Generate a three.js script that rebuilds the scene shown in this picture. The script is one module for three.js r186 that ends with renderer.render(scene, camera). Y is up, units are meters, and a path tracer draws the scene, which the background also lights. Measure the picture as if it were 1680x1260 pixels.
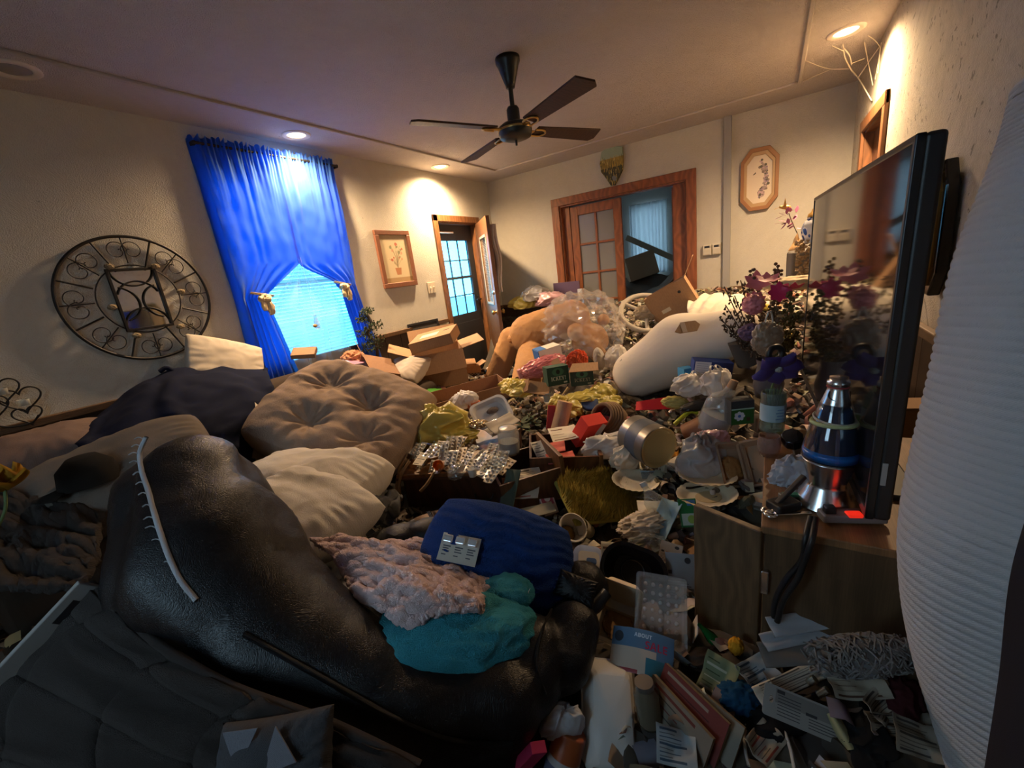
import * as THREE from 'three';
import { RoundedBoxGeometry } from 'three/addons/geometries/RoundedBoxGeometry.js';
import * as BGU from 'three/addons/utils/BufferGeometryUtils.js';
import { MarchingCubes } from 'three/addons/objects/MarchingCubes.js';
import { ImprovedNoise } from 'three/addons/math/ImprovedNoise.js';
import { RectAreaLightUniformsLib } from 'three/addons/lights/RectAreaLightUniformsLib.js';

// ---------- camera, sky, exposure ----------
RectAreaLightUniformsLib.init();
const scene = new THREE.Scene();
const renderer = new THREE.WebGLRenderer({ antialias: true });
renderer.toneMapping = THREE.LinearToneMapping;
renderer.toneMappingExposure = 1.45;
renderer.shadowMap.enabled = true;
const FOCAL = 675.65, EYE = new THREE.Vector3(3.117, 1.31, 4.788);
const camera = new THREE.PerspectiveCamera(2 * Math.atan(630 / FOCAL) * 180 / Math.PI, 4 / 3, 0.02, 60);
camera.position.copy(EYE);
camera.rotation.set(-0.26184, 0.57829, -0.12818, 'YXZ');
camera.updateMatrixWorld(true);
// overcast daylight outside (blue against the warm lamps)
scene.background = new THREE.Color().setRGB(0.52, 0.79, 1.0);
scene.backgroundIntensity = 6.0;
const LAMP = new THREE.Color().setRGB(1, 0.66, 0.36), LAMP_CD = 17;

// ---------- helpers ----------
function seeded(s) { return () => { s |= 0; s = s + 0x6D2B79F5 | 0; let t = Math.imul(s ^ s >>> 15, 1 | s); t = t + Math.imul(t ^ t >>> 7, 61 | t) ^ t; return ((t ^ t >>> 14) >>> 0) / 4294967296; }; }
const rnd = seeded(11), rr = (a, b) => a + (b - a) * rnd();
const perlin = new ImprovedNoise(), N3 = (x, y, z) => perlin.noise(x + 31.7, y + 11.3, z + 57.1);
const fbm = (x, y, z, o = 3) => { let s = 0, a = 1; for (let i = 0; i < o; i++) { s += a * N3(x, y, z); x *= 2.03; y *= 2.03; z *= 2.03; a *= .5; } return s; };
const ridge = (x, y, z) => 1 - 2 * Math.abs(N3(x, y, z));
const V = (x, y, z) => new THREE.Vector3(x, y, z);
const D = Math.PI / 180;
const lin = (r, g, b) => new THREE.Color().setRGB(r, g, b);
const clamp = (x, a, b) => Math.min(b, Math.max(a, x)), mixf = (a, b, t) => a + (b - a) * t;
const sstep = (a, b, x) => { const t = clamp((x - a) / (b - a), 0, 1); return t * t * (3 - 2 * t); };
// a measured point: the line of sight through a photograph pixel cut with a world plane of known x, y or z
function sight(px, py) { return V((px - 840) / FOCAL, -(py - 630) / FOCAL, -1).applyQuaternion(camera.quaternion); }
function P(px, py, axis, value) { const d = sight(px, py), t = axis === 'd' ? value : (value - EYE[axis]) / d[axis]; return EYE.clone().addScaledVector(d, t); }

const used = {};
function numbered(n) { const k = used[n] = (used[n] ?? -1) + 1; return k ? n + '_' + String(k).padStart(3, '0') : n; }
function shade(o) { o.castShadow = o.receiveShadow = true; return o; }
function obj(name, geo, mat, parent) { const m = shade(new THREE.Mesh(Array.isArray(geo) ? merge(geo) : geo, mat)); m.name = name; parent.add(m); return m; }
function thing(name, label, category, pos, group) { const o = new THREE.Group(); o.name = numbered(name); if (pos) o.position.copy(pos); o.userData = { label, category }; if (group) o.userData.group = group; scene.add(o); return o; }
function one(name, geo, mat, label, category, group) { const m = obj(numbered(name), geo, mat, scene); m.userData = { label, category }; if (group) m.userData.group = group; return m; }
function struct(name, geo, mat) { const m = obj(numbered(name), geo, mat, scene); m.userData.kind = 'structure'; return m; }
function structGroup(name) { const o = new THREE.Group(); o.name = numbered(name); o.userData.kind = 'structure'; scene.add(o); return o; }
function dup(o, label, pos, group) { const c = o.clone(); c.name = numbered(o.name.replace(/_\d{3}$/, '')); c.userData = { ...o.userData, label }; if (group) c.userData.group = group; scene.add(c); if (pos) c.position.copy(pos); return c; }
// turn an object: x axis along ax, y axis as near as possible to ay
function axes(o, ax, ay) { const x = ax.clone().normalize(), z = x.clone().cross(ay).normalize(), y = z.clone().cross(x); o.quaternion.setFromRotationMatrix(new THREE.Matrix4().makeBasis(x, y, z)); return o; }
function span(o, c, xp, yp) { o.position.copy(c); return axes(o, xp.clone().sub(c), yp.clone().sub(c)); }
function turn(o, yaw, pitch = 0, roll = 0) { o.rotation.set(pitch * D, yaw * D, roll * D, 'YXZ'); return o; }
function at(o, p) { o.position.copy(p); return o; }

// ---------- geometry kit ----------
const ATTR = ['position', 'normal', 'uv', 'color'];
function merge(list) {
  const withColor = list.some((g) => g.attributes.color);
  const l = list.map((g) => {
    let h = g.index ? g.toNonIndexed() : g;
    for (const k of Object.keys(h.attributes)) if (!ATTR.includes(k)) h.deleteAttribute(k);
    if (!h.attributes.uv) h.setAttribute('uv', new THREE.BufferAttribute(new Float32Array(h.attributes.position.count * 2), 2));
    if (!h.attributes.normal) h.computeVertexNormals();
    if (withColor && !h.attributes.color) h.setAttribute('color', new THREE.BufferAttribute(new Float32Array(h.attributes.position.count * 3).fill(1), 3));
    return h;
  });
  return l.length === 1 ? l[0] : BGU.mergeGeometries(l);
}
const mv = (g, x, y, z) => g.translate(x, y, z);
const rot = (g, x = 0, y = 0, z = 0) => g.rotateX(x * D).rotateY(y * D).rotateZ(z * D);
function box(w, h, d, r = 0, seg = 2) { return r ? new RoundedBoxGeometry(w, h, d, seg, Math.min(r, w / 2.01, h / 2.01, d / 2.01)) : new THREE.BoxGeometry(w, h, d); }
function boxAt(x0, x1, y0, y1, z0, z1, r = 0) { return mv(box(x1 - x0, y1 - y0, z1 - z0, r), (x0 + x1) / 2, (y0 + y1) / 2, (z0 + z1) / 2); }
function cyl(r1, r2, h, s = 20, open = false) { return new THREE.CylinderGeometry(r1, r2, h, s, 1, open); }
function lathe(pts, s = 28) { return new THREE.LatheGeometry(pts.map((p) => new THREE.Vector2(p[0], p[1])), s); }
function tube(pts, r, n = 24, s = 6, closed = false) { return new THREE.TubeGeometry(new THREE.CatmullRomCurve3(pts, closed), n, r, s, closed); }
function bar(a, b, r, s = 6) { const g = cyl(r, r, a.distanceTo(b), s); g.applyQuaternion(new THREE.Quaternion().setFromUnitVectors(V(0, 1, 0), b.clone().sub(a).normalize())); const m = a.clone().add(b).multiplyScalar(.5); return mv(g, m.x, m.y, m.z); }
function shapeOf(pts) { return new THREE.Shape(pts.map((p) => new THREE.Vector2(p[0], p[1]))); }
function ext(shape, depth, bevel = 0) { return new THREE.ExtrudeGeometry(Array.isArray(shape) ? shapeOf(shape) : shape, { depth, bevelEnabled: bevel > 0, bevelSize: bevel, bevelThickness: bevel, bevelSegments: 2, curveSegments: 16 }); }
function rrShape(w, h, r) { const s = new THREE.Shape(), x = -w / 2, y = -h / 2; s.moveTo(x + r, y); s.lineTo(x + w - r, y); s.quadraticCurveTo(x + w, y, x + w, y + r); s.lineTo(x + w, y + h - r); s.quadraticCurveTo(x + w, y + h, x + w - r, y + h); s.lineTo(x + r, y + h); s.quadraticCurveTo(x, y + h, x, y + h - r); s.lineTo(x, y + r); s.quadraticCurveTo(x, y, x + r, y); return s; }
function warp(g, fn) { const p = g.attributes.position, v = V(0, 0, 0); for (let i = 0; i < p.count; i++) { v.fromBufferAttribute(p, i); fn(v, i); p.setXYZ(i, v.x, v.y, v.z); } p.needsUpdate = true; g.computeVertexNormals(); return g; }
// closed or open grid surface f(u,v) in 0..1, with its uv in metres (wu x wv)
function grid(nu, nv, f, wu = 1, wv = 1) {
  const pos = [], uv = [], idx = [];
  for (let j = 0; j <= nv; j++) for (let i = 0; i <= nu; i++) { const p = f(i / nu, j / nv); pos.push(p.x, p.y, p.z); uv.push(i / nu * wu, j / nv * wv); }
  for (let j = 0; j < nv; j++) for (let i = 0; i < nu; i++) { const a = j * (nu + 1) + i, b = a + 1, c = a + nu + 1, d = c + 1; idx.push(a, b, d, a, d, c); }
  const g = new THREE.BufferGeometry(); g.setAttribute('position', new THREE.Float32BufferAttribute(pos, 3)); g.setAttribute('uv', new THREE.Float32BufferAttribute(uv, 2)); g.setIndex(idx); g.computeVertexNormals(); return g;
}
// a sheet with thickness: mid surface f(u,v), offset both ways along its normal and closed at the rim
function sheet(nu, nv, f, th = .002, wu = 1, wv = 1) {
  const g = grid(nu, nv, f, wu, wv), p = g.attributes.position, n = g.attributes.normal, m = p.count, pos = [], uv = [], idx = [...g.index.array];
  for (const s of [1, -1]) for (let i = 0; i < m; i++) { pos.push(p.getX(i) + s * th / 2 * n.getX(i), p.getY(i) + s * th / 2 * n.getY(i), p.getZ(i) + s * th / 2 * n.getZ(i)); uv.push(g.attributes.uv.getX(i), g.attributes.uv.getY(i)); }
  const k = g.index.array; for (let i = 0; i < k.length; i += 3) idx.push(k[i] + m, k[i + 2] + m, k[i + 1] + m);
  const rim = []; for (let i = 0; i <= nu; i++) rim.push(i); for (let j = 1; j <= nv; j++) rim.push(j * (nu + 1) + nu); for (let i = nu - 1; i >= 0; i--) rim.push(nv * (nu + 1) + i); for (let j = nv - 1; j > 0; j--) rim.push(j * (nu + 1));
  for (let i = 0; i < rim.length; i++) { const a = rim[i], b = rim[(i + 1) % rim.length]; idx.push(a, a + m, b, b, a + m, b + m); }
  const o = new THREE.BufferGeometry(); o.setAttribute('position', new THREE.Float32BufferAttribute(pos, 3)); o.setAttribute('uv', new THREE.Float32BufferAttribute(uv, 2)); o.setIndex(idx); o.computeVertexNormals(); return o;
}
// stuffed pillow in the xy plane: w x h, thickness t; tufts = [[u,v,depth,radius]]
function pillow(w, h, t, o = {}) {
  const n = o.n ?? 44, seed = o.seed ?? 1, wr = o.wrinkle ?? .012, tufts = o.tufts ?? [], pw = o.power ?? 2.2, ears = o.ears ?? .10;
  const side = (s) => grid(n, n, (a, b) => {
    const u = a * 2 - 1, v = b * 2 - 1;
    let k = Math.pow(Math.max(0, (1 - Math.pow(Math.abs(u), pw)) * (1 - Math.pow(Math.abs(v), pw))), o.soft ?? .42);
    const rd = o.round ?? .25, x = u * w / 2 * (1 - ears * (1 - v * v)) * Math.sqrt(1 - rd * v * v / 2), y = v * h / 2 * (1 - ears * (1 - u * u)) * Math.sqrt(1 - rd * u * u / 2);
    let z = t / 2 * k;
    const e = Math.max(Math.abs(u), Math.abs(v)), ang = Math.atan2(v, u);
    z += wr * k * (fbm(x * 7 + seed * 3, y * 7, seed + s * 5, 3) + .7 * Math.sin(ang * 23 + seed + 3 * N3(u * 2, v * 2, seed)) * sstep(.55, .97, e) * k);
    if (o.folds) z += o.folds * k * ridge(x * 3.1 + seed, y * 5.5 + N3(x * 4, y * 4, seed) * .6, seed + s);
    for (const [tu, tv, td, tr] of tufts) { const dx = u - tu, dy = v - tv, r2 = (dx * dx + dy * dy) / (tr * tr), q = Math.atan2(dy, dx); z -= td * Math.exp(-r2 * 1.6) * k; z += td * .18 * Math.sin(q * 9 + seed) * Math.exp(-r2 * .8) * Math.min(1, r2 * 3) * k; }
    return V(x * (s > 0 ? 1 : 1), y, s * z);
  }, w, h);
  const A = side(1), B = side(-1); const ib = B.index.array; for (let i = 0; i < ib.length; i += 3) { const q = ib[i + 1]; ib[i + 1] = ib[i + 2]; ib[i + 2] = q; } B.computeVertexNormals();
  const g = BGU.mergeVertices(BGU.mergeGeometries([A, B]).deleteAttribute('normal'), 1e-5); g.computeVertexNormals(); return g;
}
function metreUV(g, s = 1) { // box-projected uv in metres from the shape itself
  const h = g.index ? g.toNonIndexed() : g; const p = h.attributes.position, n = h.attributes.normal, uv = new Float32Array(p.count * 2);
  for (let i = 0; i < p.count; i += 3) { let ax = 0, ay = 0, az = 0; for (let k = 0; k < 3; k++) { ax += n.getX(i + k); ay += n.getY(i + k); az += n.getZ(i + k); } ax = Math.abs(ax); ay = Math.abs(ay); az = Math.abs(az);
    for (let k = 0; k < 3; k++) { const x = p.getX(i + k), y = p.getY(i + k), z = p.getZ(i + k); uv[(i + k) * 2] = (ax > ay && ax > az ? z : x) / s; uv[(i + k) * 2 + 1] = (ay >= ax && ay >= az ? z : y) / s; } }
  h.setAttribute('uv', new THREE.BufferAttribute(uv, 2)); return h;
}
// crumpled lump: noise-folded ball, sx/sy/sz half sizes
// soft plastic bag: a few broad folds with sharp valleys
function baggy(sx, sy, sz, o = {}) { const s = o.seed ?? rr(0, 99), am = o.amp ?? .4; let g = BGU.mergeVertices(new THREE.IcosahedronGeometry(1, o.detail ?? 16).deleteAttribute('normal').deleteAttribute('uv'), 1e-4); return warp(g, (v) => { const q = N3(v.x * 1.1 + s, v.y * 1.1, v.z * 1.1), a = Math.atan2(v.z, v.x), f = 1 - Math.abs(Math.sin(a * 2.5 + s + 3.2 * q + v.y * 1.3)), k = 1 + am * (.8 * q + .45 * f * f - .18 + .16 * ridge(v.x * 2.7 + s, v.y * 2.7, v.z * 2.7)); v.set(v.x * k * sx, v.y * k * sy, v.z * k * sz); if (v.y < -sy * .6) v.y = -sy * .6 + (v.y + sy * .6) * .15; }); }
function lump(sx, sy, sz, o = {}) {
  const s = o.seed ?? rr(0, 99), fr = o.freq ?? 2.6, am = o.amp ?? .34; let g = BGU.mergeVertices(new THREE.IcosahedronGeometry(1, o.detail ?? 12).deleteAttribute('normal').deleteAttribute('uv'), 1e-4);
  g = warp(g, (v) => { const k = 1 + am * (ridge(v.x * fr + s, v.y * fr, v.z * fr) * .55 + .45 * ridge(v.x * fr * 2.3, v.y * fr * 2.3 + s, v.z * fr * 2.3)) - am * .3; v.multiplyScalar(k); v.set(v.x * sx, v.y * sy, v.z * sz); if (o.flat && v.y < -sy * o.flat) v.y = -sy * o.flat + (v.y + sy * o.flat) * .15; });
  return o.crease ? BGU.toCreasedNormals(g, o.crease) : g;
}
// distance field meshed with marching cubes inside the box centre +- half
function fieldMesh(f, c, half, res = 64) {
  const mc = new MarchingCubes(res, new THREE.MeshBasicMaterial(), false, false, 400000); mc.isolation = 0;
  const hs = res / 2; for (let k = 0; k < res; k++) for (let j = 0; j < res; j++) for (let i = 0; i < res; i++) mc.field[i + j * res + k * res * res] = -f(c.x + (i - hs) / hs * half, c.y + (j - hs) / hs * half, c.z + (k - hs) / hs * half);
  mc.update(); const n = mc.count, pos = new Float32Array(n * 3); for (let i = 0; i < n; i++) { pos[i * 3] = c.x + mc.positionArray[i * 3] * half; pos[i * 3 + 1] = c.y + mc.positionArray[i * 3 + 1] * half; pos[i * 3 + 2] = c.z + mc.positionArray[i * 3 + 2] * half; }
  let g = new THREE.BufferGeometry(); g.setAttribute('position', new THREE.BufferAttribute(pos, 3)); g = BGU.mergeVertices(g, 1e-5); g.computeVertexNormals(); return g;
}
const smin = (a, b, k) => { const h = Math.max(k - Math.abs(a - b), 0) / k; return Math.min(a, b) - h * h * k * .25; };
function capsule(p, a, b, ra, rb) { const bx = b.x - a.x, by = b.y - a.y, bz = b.z - a.z, px = p.x - a.x, py = p.y - a.y, pz = p.z - a.z; const t = clamp((px * bx + py * by + pz * bz) / (bx * bx + by * by + bz * bz || 1), 0, 1); return Math.hypot(px - bx * t, py - by * t, pz - bz * t) - mixf(ra, rb, t); }
// open tray: rounded rectangle rings lofted; rings = [[w,d,y,r]] from outer bottom up and over to the inner bottom
function ringLoft(rings, seg = 6) {
  const pts = (w, d, r) => { const o = []; r = Math.min(r, w / 2 - 1e-4, d / 2 - 1e-4); for (const [cx, cz, a0] of [[w / 2 - r, d / 2 - r, 0], [-w / 2 + r, d / 2 - r, 90], [-w / 2 + r, -d / 2 + r, 180], [w / 2 - r, -d / 2 + r, 270]]) for (let i = 0; i <= seg; i++) { const a = (a0 + i * 90 / seg) * D; o.push([cx + r * Math.cos(a), cz + r * Math.sin(a)]); } return o; };
  const pos = [], idx = [], m = 4 * (seg + 1);
  for (const [w, d, y, r] of rings) for (const q of pts(w, d, r)) pos.push(q[0], y, q[1]);
  for (let j = 0; j < rings.length - 1; j++) for (let i = 0; i < m; i++) { const a = j * m + i, b = j * m + (i + 1) % m, c = a + m, d = b + m; idx.push(a, c, b, b, c, d); }
  for (const [j, flip] of [[0, 1], [rings.length - 1, 0]]) { const c = pos.length / 3; pos.push(0, rings[j][2], 0); for (let i = 0; i < m; i++) { const a = j * m + i, b = j * m + (i + 1) % m; flip ? idx.push(c, a, b) : idx.push(c, b, a); } }
  const g = new THREE.BufferGeometry(); g.setAttribute('position', new THREE.Float32BufferAttribute(pos, 3)); g.setIndex(idx); g.computeVertexNormals(); return BGU.toCreasedNormals(g, .7);
}
function tray(w, d, h, o = {}) { const t = o.t ?? .002, r = o.r ?? .02, k = o.taper ?? .85, lip = o.lip ?? .006; return ringLoft([[w * k, d * k, 0, r], [w, d, h, r], [w + lip * 2, d + lip * 2, h, r], [w + lip * 2, d + lip * 2, h + t, r], [w - t * 2, d - t * 2, h + t, r], [w * k - t * 2, d * k - t * 2, t, r]]); }

// ---------- textures ----------
function tex(size, fn, srgb = false, rep = 1) {
  const a = new Uint8Array(size * size * 4); for (let y = 0; y < size; y++) for (let x = 0; x < size; x++) { const c = fn(x / size, y / size), i = (y * size + x) * 4; a[i] = clamp(c[0], 0, 1) * 255; a[i + 1] = clamp(c[1] ?? c[0], 0, 1) * 255; a[i + 2] = clamp(c[2] ?? c[0], 0, 1) * 255; a[i + 3] = 255; }
  const t = new THREE.DataTexture(a, size, size); t.wrapS = t.wrapT = THREE.RepeatWrapping; t.magFilter = THREE.LinearFilter; t.minFilter = THREE.LinearMipmapLinearFilter; t.generateMipmaps = true; t.repeat.set(rep, rep); if (srgb) t.colorSpace = THREE.SRGBColorSpace; t.needsUpdate = true; return t;
}
const per = (u, v, f, s = 0) => { const a = u * 2 * Math.PI, b = v * 2 * Math.PI; return N3(Math.cos(a) * f + s, Math.sin(a) * f + Math.cos(b) * f * .9, Math.sin(b) * f + s * 2.3); }; // tiles in u and v
const hash = seeded(77), cells = Array.from({ length: 65536 }, hash);
const grain = (u, v, n) => cells[((Math.floor(v * n) * 197 + Math.floor(u * n) * 3571) >>> 0) % 65536];
const T = {
  orange: tex(512, (u, v) => [.5 + .25 * per(u, v, 9) + .2 * per(u, v, 19, 4) + .15 * (grain(u, v, 256) - .5)]),
  popcorn: tex(512, (u, v) => [.4 + .5 * Math.max(0, per(u, v, 14)) + .35 * Math.max(0, per(u, v, 24, 7)) + .25 * (grain(u, v, 200) - .5)]),
  wall: tex(512, (u, v) => { const k = 1 - .05 * Math.max(0, per(u, v, 2.5)) - .03 * per(u, v, 8, 3); const spot = per(u, v, 7, 9) > .80 ? .6 : 1, s = k * spot * (1 - .03 * grain(u, v, 300)); return [s, s * .995, s * .985]; }),
  grime: tex(512, (u, v) => { const k = 1 - .18 * Math.max(0, per(u, v, 3)) - .1 * per(u, v, 9, 3); const spot = per(u, v, 6, 9) > .42 && per(u, v, 15, 2) > .05 ? .45 : 1, s = k * spot * (1 - .08 * grain(u, v, 300)); return [s, s * .96, s * .9]; }),
  wood: tex(512, (u, v) => { const w = Math.sin((u * 26 + 2.2 * per(u, v, .8) + .6 * per(u, v * .4, 2.5, 5)) * 2 * Math.PI * .5), f = .5 * (grain(u, Math.floor(v * 9) / 40, 512) - .5); const k = .80 + .07 * w + .20 * f + .05 * per(u, v * .3, 3, 8); return [k, k * .96, k * .9]; }, true),
  leather: tex(512, (u, v) => [.55 + .28 * per(u, v, 26) + .22 * per(u, v, 34, 5) - .3 * Math.max(0, .12 - Math.abs(per(u, v, 5, 8))) * 6]),
  cloth: tex(256, (u, v) => [.5 + .25 * Math.sin(u * 128 * Math.PI) * Math.sin(v * 128 * Math.PI) + .3 * (grain(u, v, 128) - .5) + .2 * per(u, v, 6)]),
  fur: tex(512, (u, v) => [.5 + .35 * per(u, v, 16) + .3 * per(u, v, 30, 3) + .3 * (grain(u, v, 256) - .5)]),
  kraft: tex(256, (u, v) => { const k = .9 + .07 * per(u, v, 5) + .08 * (grain(u, v, 200) - .5) - .05 * (Math.sin(u * 60 * Math.PI) > .8); return [k, k * .99, k * .96]; }),
  crumple: tex(512, (u, v) => [.5 + .5 * (1 - 2 * Math.abs(per(u, v, 4))) * .6 + .3 * (1 - 2 * Math.abs(per(u, v, 9, 4)))]),
};
function rep(t, k, l = k) { const c = t.clone(); c.repeat.set(k, l); c.needsUpdate = true; return c; }

// ---------- materials ----------
function mat(c, o = {}) { const { tint, ...q } = o; const m = new THREE.MeshPhysicalMaterial({ color: Array.isArray(c) ? lin(...c) : c, roughness: .75, side: THREE.DoubleSide, ...q }); return m; }
const clothBump = rep(T.cloth, 6), furBump = rep(T.fur, 5), kraftMap = rep(T.kraft, 2), leatherBump = rep(T.leather, 5);
const fabric = (c, o) => mat(c, { roughness: .95, specularIntensity: .2, bumpMap: clothBump, bumpScale: .0015, ...o });
const plush = (c, o) => mat(c, { roughness: 1, bumpMap: furBump, bumpScale: .006, sheen: .5, sheenRoughness: .6, sheenColor: lin(...c), ...o });
const paper = (c, o) => mat(c, { roughness: .85, ...o });
const plastic = (c, o) => mat(c, { roughness: .3, ...o });
const clearFilm = (c, o) => mat(c, { roughness: .12, transmission: .82, thickness: 0, ior: 1.4, ...o });
const M = {
  wall: mat([.54, .52, .46], { map: rep(T.wall, .5), bumpMap: rep(T.orange, 3), bumpScale: .004, roughness: .9 }),
  wallR: mat([.50, .475, .42], { map: rep(T.grime, .8), bumpMap: rep(T.orange, 3), bumpScale: .003, roughness: .9 }),
  ceil: mat([.62, .57, .55], { map: rep(T.wall, .35), bumpMap: rep(T.popcorn, 2.2), bumpScale: .016, roughness: .95 }),
  oakRed: mat([.36, .125, .045], { map: rep(T.wood, 1.2, 1.2), roughness: .45 }),
  oak: mat([.30, .135, .055], { map: rep(T.wood, 1.5, 1.5), roughness: .5 }),
  oakDull: mat([.17, .10, .055], { map: rep(T.wood, 2, 2), roughness: .5 }),
  walnut: mat([.10, .042, .026], { map: rep(T.wood, 1.4, 1.4), roughness: .45 }),
  panel: mat([.055, .03, .022], { map: rep(T.wood, 2, 2), roughness: .6 }),
  kraft: mat([.40, .235, .125], { map: kraftMap, roughness: .85 }),
  kraftDark: mat([.27, .145, .08], { map: kraftMap, roughness: .85 }),
  black: mat([.012, .012, .014], { roughness: .45 }), blackGloss: mat([.008, .008, .01], { roughness: .12 }),
  iron: mat([.018, .017, .018], { roughness: .5, metalness: .4 }), chrome: mat([.75, .75, .75], { roughness: .15, metalness: 1 }), brass: mat([.55, .36, .12], { roughness: .3, metalness: 1 }),
  leather: mat([.0065, .0065, .008], { roughness: .36, specularIntensity: .55, bumpMap: leatherBump, bumpScale: .0011 }),
  white: paper([.68, .66, .62]), cream: paper([.62, .55, .42]), glass: mat([.95, .97, .97], { roughness: .03, transmission: 1, thickness: 0 }),
};
// ---------- the room ----------
const H = 2.44, W = 3.65, DEPTH = 5.75;
function wallShape(w, h, holes) { const s = shapeOf([[0, 0], [w, 0], [w, h], [0, h]]); for (const [a, b, c, d] of holes) s.holes.push(new THREE.Path([[a, c], [a, d], [b, d], [b, c]].map((p) => new THREE.Vector2(...p)))); return s; }
const floorM = mat([.06, .05, .045], { bumpMap: rep(T.fur, 4), bumpScale: .004 });
struct('floor', boxAt(-.12, W + .12, -.1, 0, -.12, DEPTH + .12), floorM);
struct('ceiling', metreUV(boxAt(-.12, W + .12, H, H + .12, -.12, DEPTH + .12)), M.ceil);
// walls: openings [from, to, bottom, top]
const WIN = [2.36, 3.26, .76, 2.14], DOOR = [.38, 1.085, 0, 1.945], FD = [.965, 2.355, 0, 1.985], RD = [.56, 1.26, 0, 1.97], RW = [1.8, 2.6, 1.0, 2.0];
{ const g = ext(wallShape(DEPTH, H, [WIN, DOOR]), .12); g.rotateY(-Math.PI / 2); struct('wall_left', g, M.wall); }          // z runs along the shape's x
{ const g = ext(wallShape(W, H, [FD]), .12); mv(g, 0, 0, -.12); struct('wall_back', g, M.wall); }
{ const g = ext(wallShape(DEPTH, H, [RD]), .12); g.rotateY(-Math.PI / 2); mv(g, W + .12, 0, 0); struct('wall_right', g, M.wallR); }
{ const g = ext(wallShape(W + .24, H, [RW]), .12); mv(g, -.12, 0, DEPTH); struct('wall_rear', g, M.wall); }
// plaster mouldings on the ceiling, the grey corner strip, the dark wainscot and its rails
const moulding = mat([.55, .5, .46], { bumpMap: rep(T.orange, 3), bumpScale: .002 });
struct('trim_1', [boxAt(.415, .44, H - .016, H + .001, .45, 5.3, .006)], moulding);
struct('trim_2', [boxAt(.415, 3.255, H - .016, H + .001, .44, .465, .006)], moulding);
struct('trim_3', [boxAt(3.232, 3.257, H - .016, H + .001, .45, 5.3, .006)], moulding);
struct('trim_4', boxAt(2.69, 2.755, .9, H, -.001, .035, .004), mat([.30, .30, .30], { roughness: .8 }));
const plank = M.panel;
function wainscot(n, from, to, put) { // separate upright planks under a rail
  const g = structGroup(n); const w = .2; let i = 0; for (let s = from; s < to - .01; s += w, i++) { const e = Math.min(to, s + w); const p = obj('plank', boxAt(s + .002, e - .002, 0, .87, 0, .012, .003), plank, g); }
  obj('rail', boxAt(from, to, .865, .905, 0, .03, .006), M.oakDull, g); put(g); return g;
}
wainscot('baseboard_left', 0, 5.7, (g) => { g.rotation.y = Math.PI / 2; g.position.set(0, 0, 5.72); for (const c of g.children) if (c.name === 'rail') c.scale.x = 1; });
wainscot('baseboard_back', 2.44, W, (g) => g.position.set(0, 0, .0));
wainscot('baseboard_back', 0, .87, (g) => g.position.set(0, 0, .0));
wainscot('baseboard_right', 0, 4.35, (g) => { g.rotation.y = -Math.PI / 2; g.position.set(W, 0, 1.345); });
// the planks may not cross the window and the street door: drop those that would
{ const g = scene.getObjectByName('baseboard_left'); for (const c of [...g.children]) { c.geometry.computeBoundingBox(); const b = c.geometry.boundingBox, z0 = 5.72 - b.max.x, z1 = 5.72 - b.min.x; if (c.name === 'plank' && z1 > .3 && z0 < 1.17) g.remove(c); if (c.name === 'rail') { g.remove(c); } }
  for (const [a, b] of [[0, 2.38], [3.36, 4.54], [5.43, 5.7]]) obj('rail', boxAt(a, b, .865, .905, 0, .03, .006), M.oakDull, g); }

const tinted = mat([.42, .82, .98], { roughness: .03, transmission: 1, thickness: 0 }); // blue-green tinted glazing
// window in the wall with the blue curtains
{ const w = structGroup('window_1'), [z0, z1, y0, y1] = WIN, fr = mat([.62, .6, .56], { roughness: .5 });
  obj('window_frame', [boxAt(-.12, .012, y0 - .05, y0, z0 - .05, z1 + .05), boxAt(-.12, .012, y1, y1 + .05, z0 - .05, z1 + .05), boxAt(-.12, .012, y0, y1, z0 - .05, z0), boxAt(-.12, .012, y0, y1, z1, z1 + .05), boxAt(-.09, -.06, (y0 + y1) / 2 - .02, (y0 + y1) / 2 + .02, z0, z1)], fr, w);
  obj('pane', boxAt(-.078, -.074, y0, (y0 + y1) / 2 - .02, z0, z1), tinted, w); obj('pane', boxAt(-.078, -.074, (y0 + y1) / 2 + .02, y1, z0, z1), tinted, w); }
// window in the wall behind the photographer
{ const w = structGroup('window_2'), [x0, x1, y0, y1] = [RW[0] - .12, RW[1] - .12, RW[2], RW[3]], fr = mat([.62, .6, .56], { roughness: .5 }), a = DEPTH - .012, b = DEPTH + .12;
  obj('window_frame', [boxAt(x0 - .05, x1 + .05, y0 - .05, y0, a, b), boxAt(x0 - .05, x1 + .05, y1, y1 + .05, a, b), boxAt(x0 - .05, x0, y0, y1, a, b), boxAt(x1, x1 + .05, y0, y1, a, b)], fr, w);
  obj('pane', boxAt(x0, x1, y0, y1, DEPTH + .06, DEPTH + .064), mat([.8, .8, .8], { roughness: .05, transmission: 1, thickness: 0 }), w); }

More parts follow.
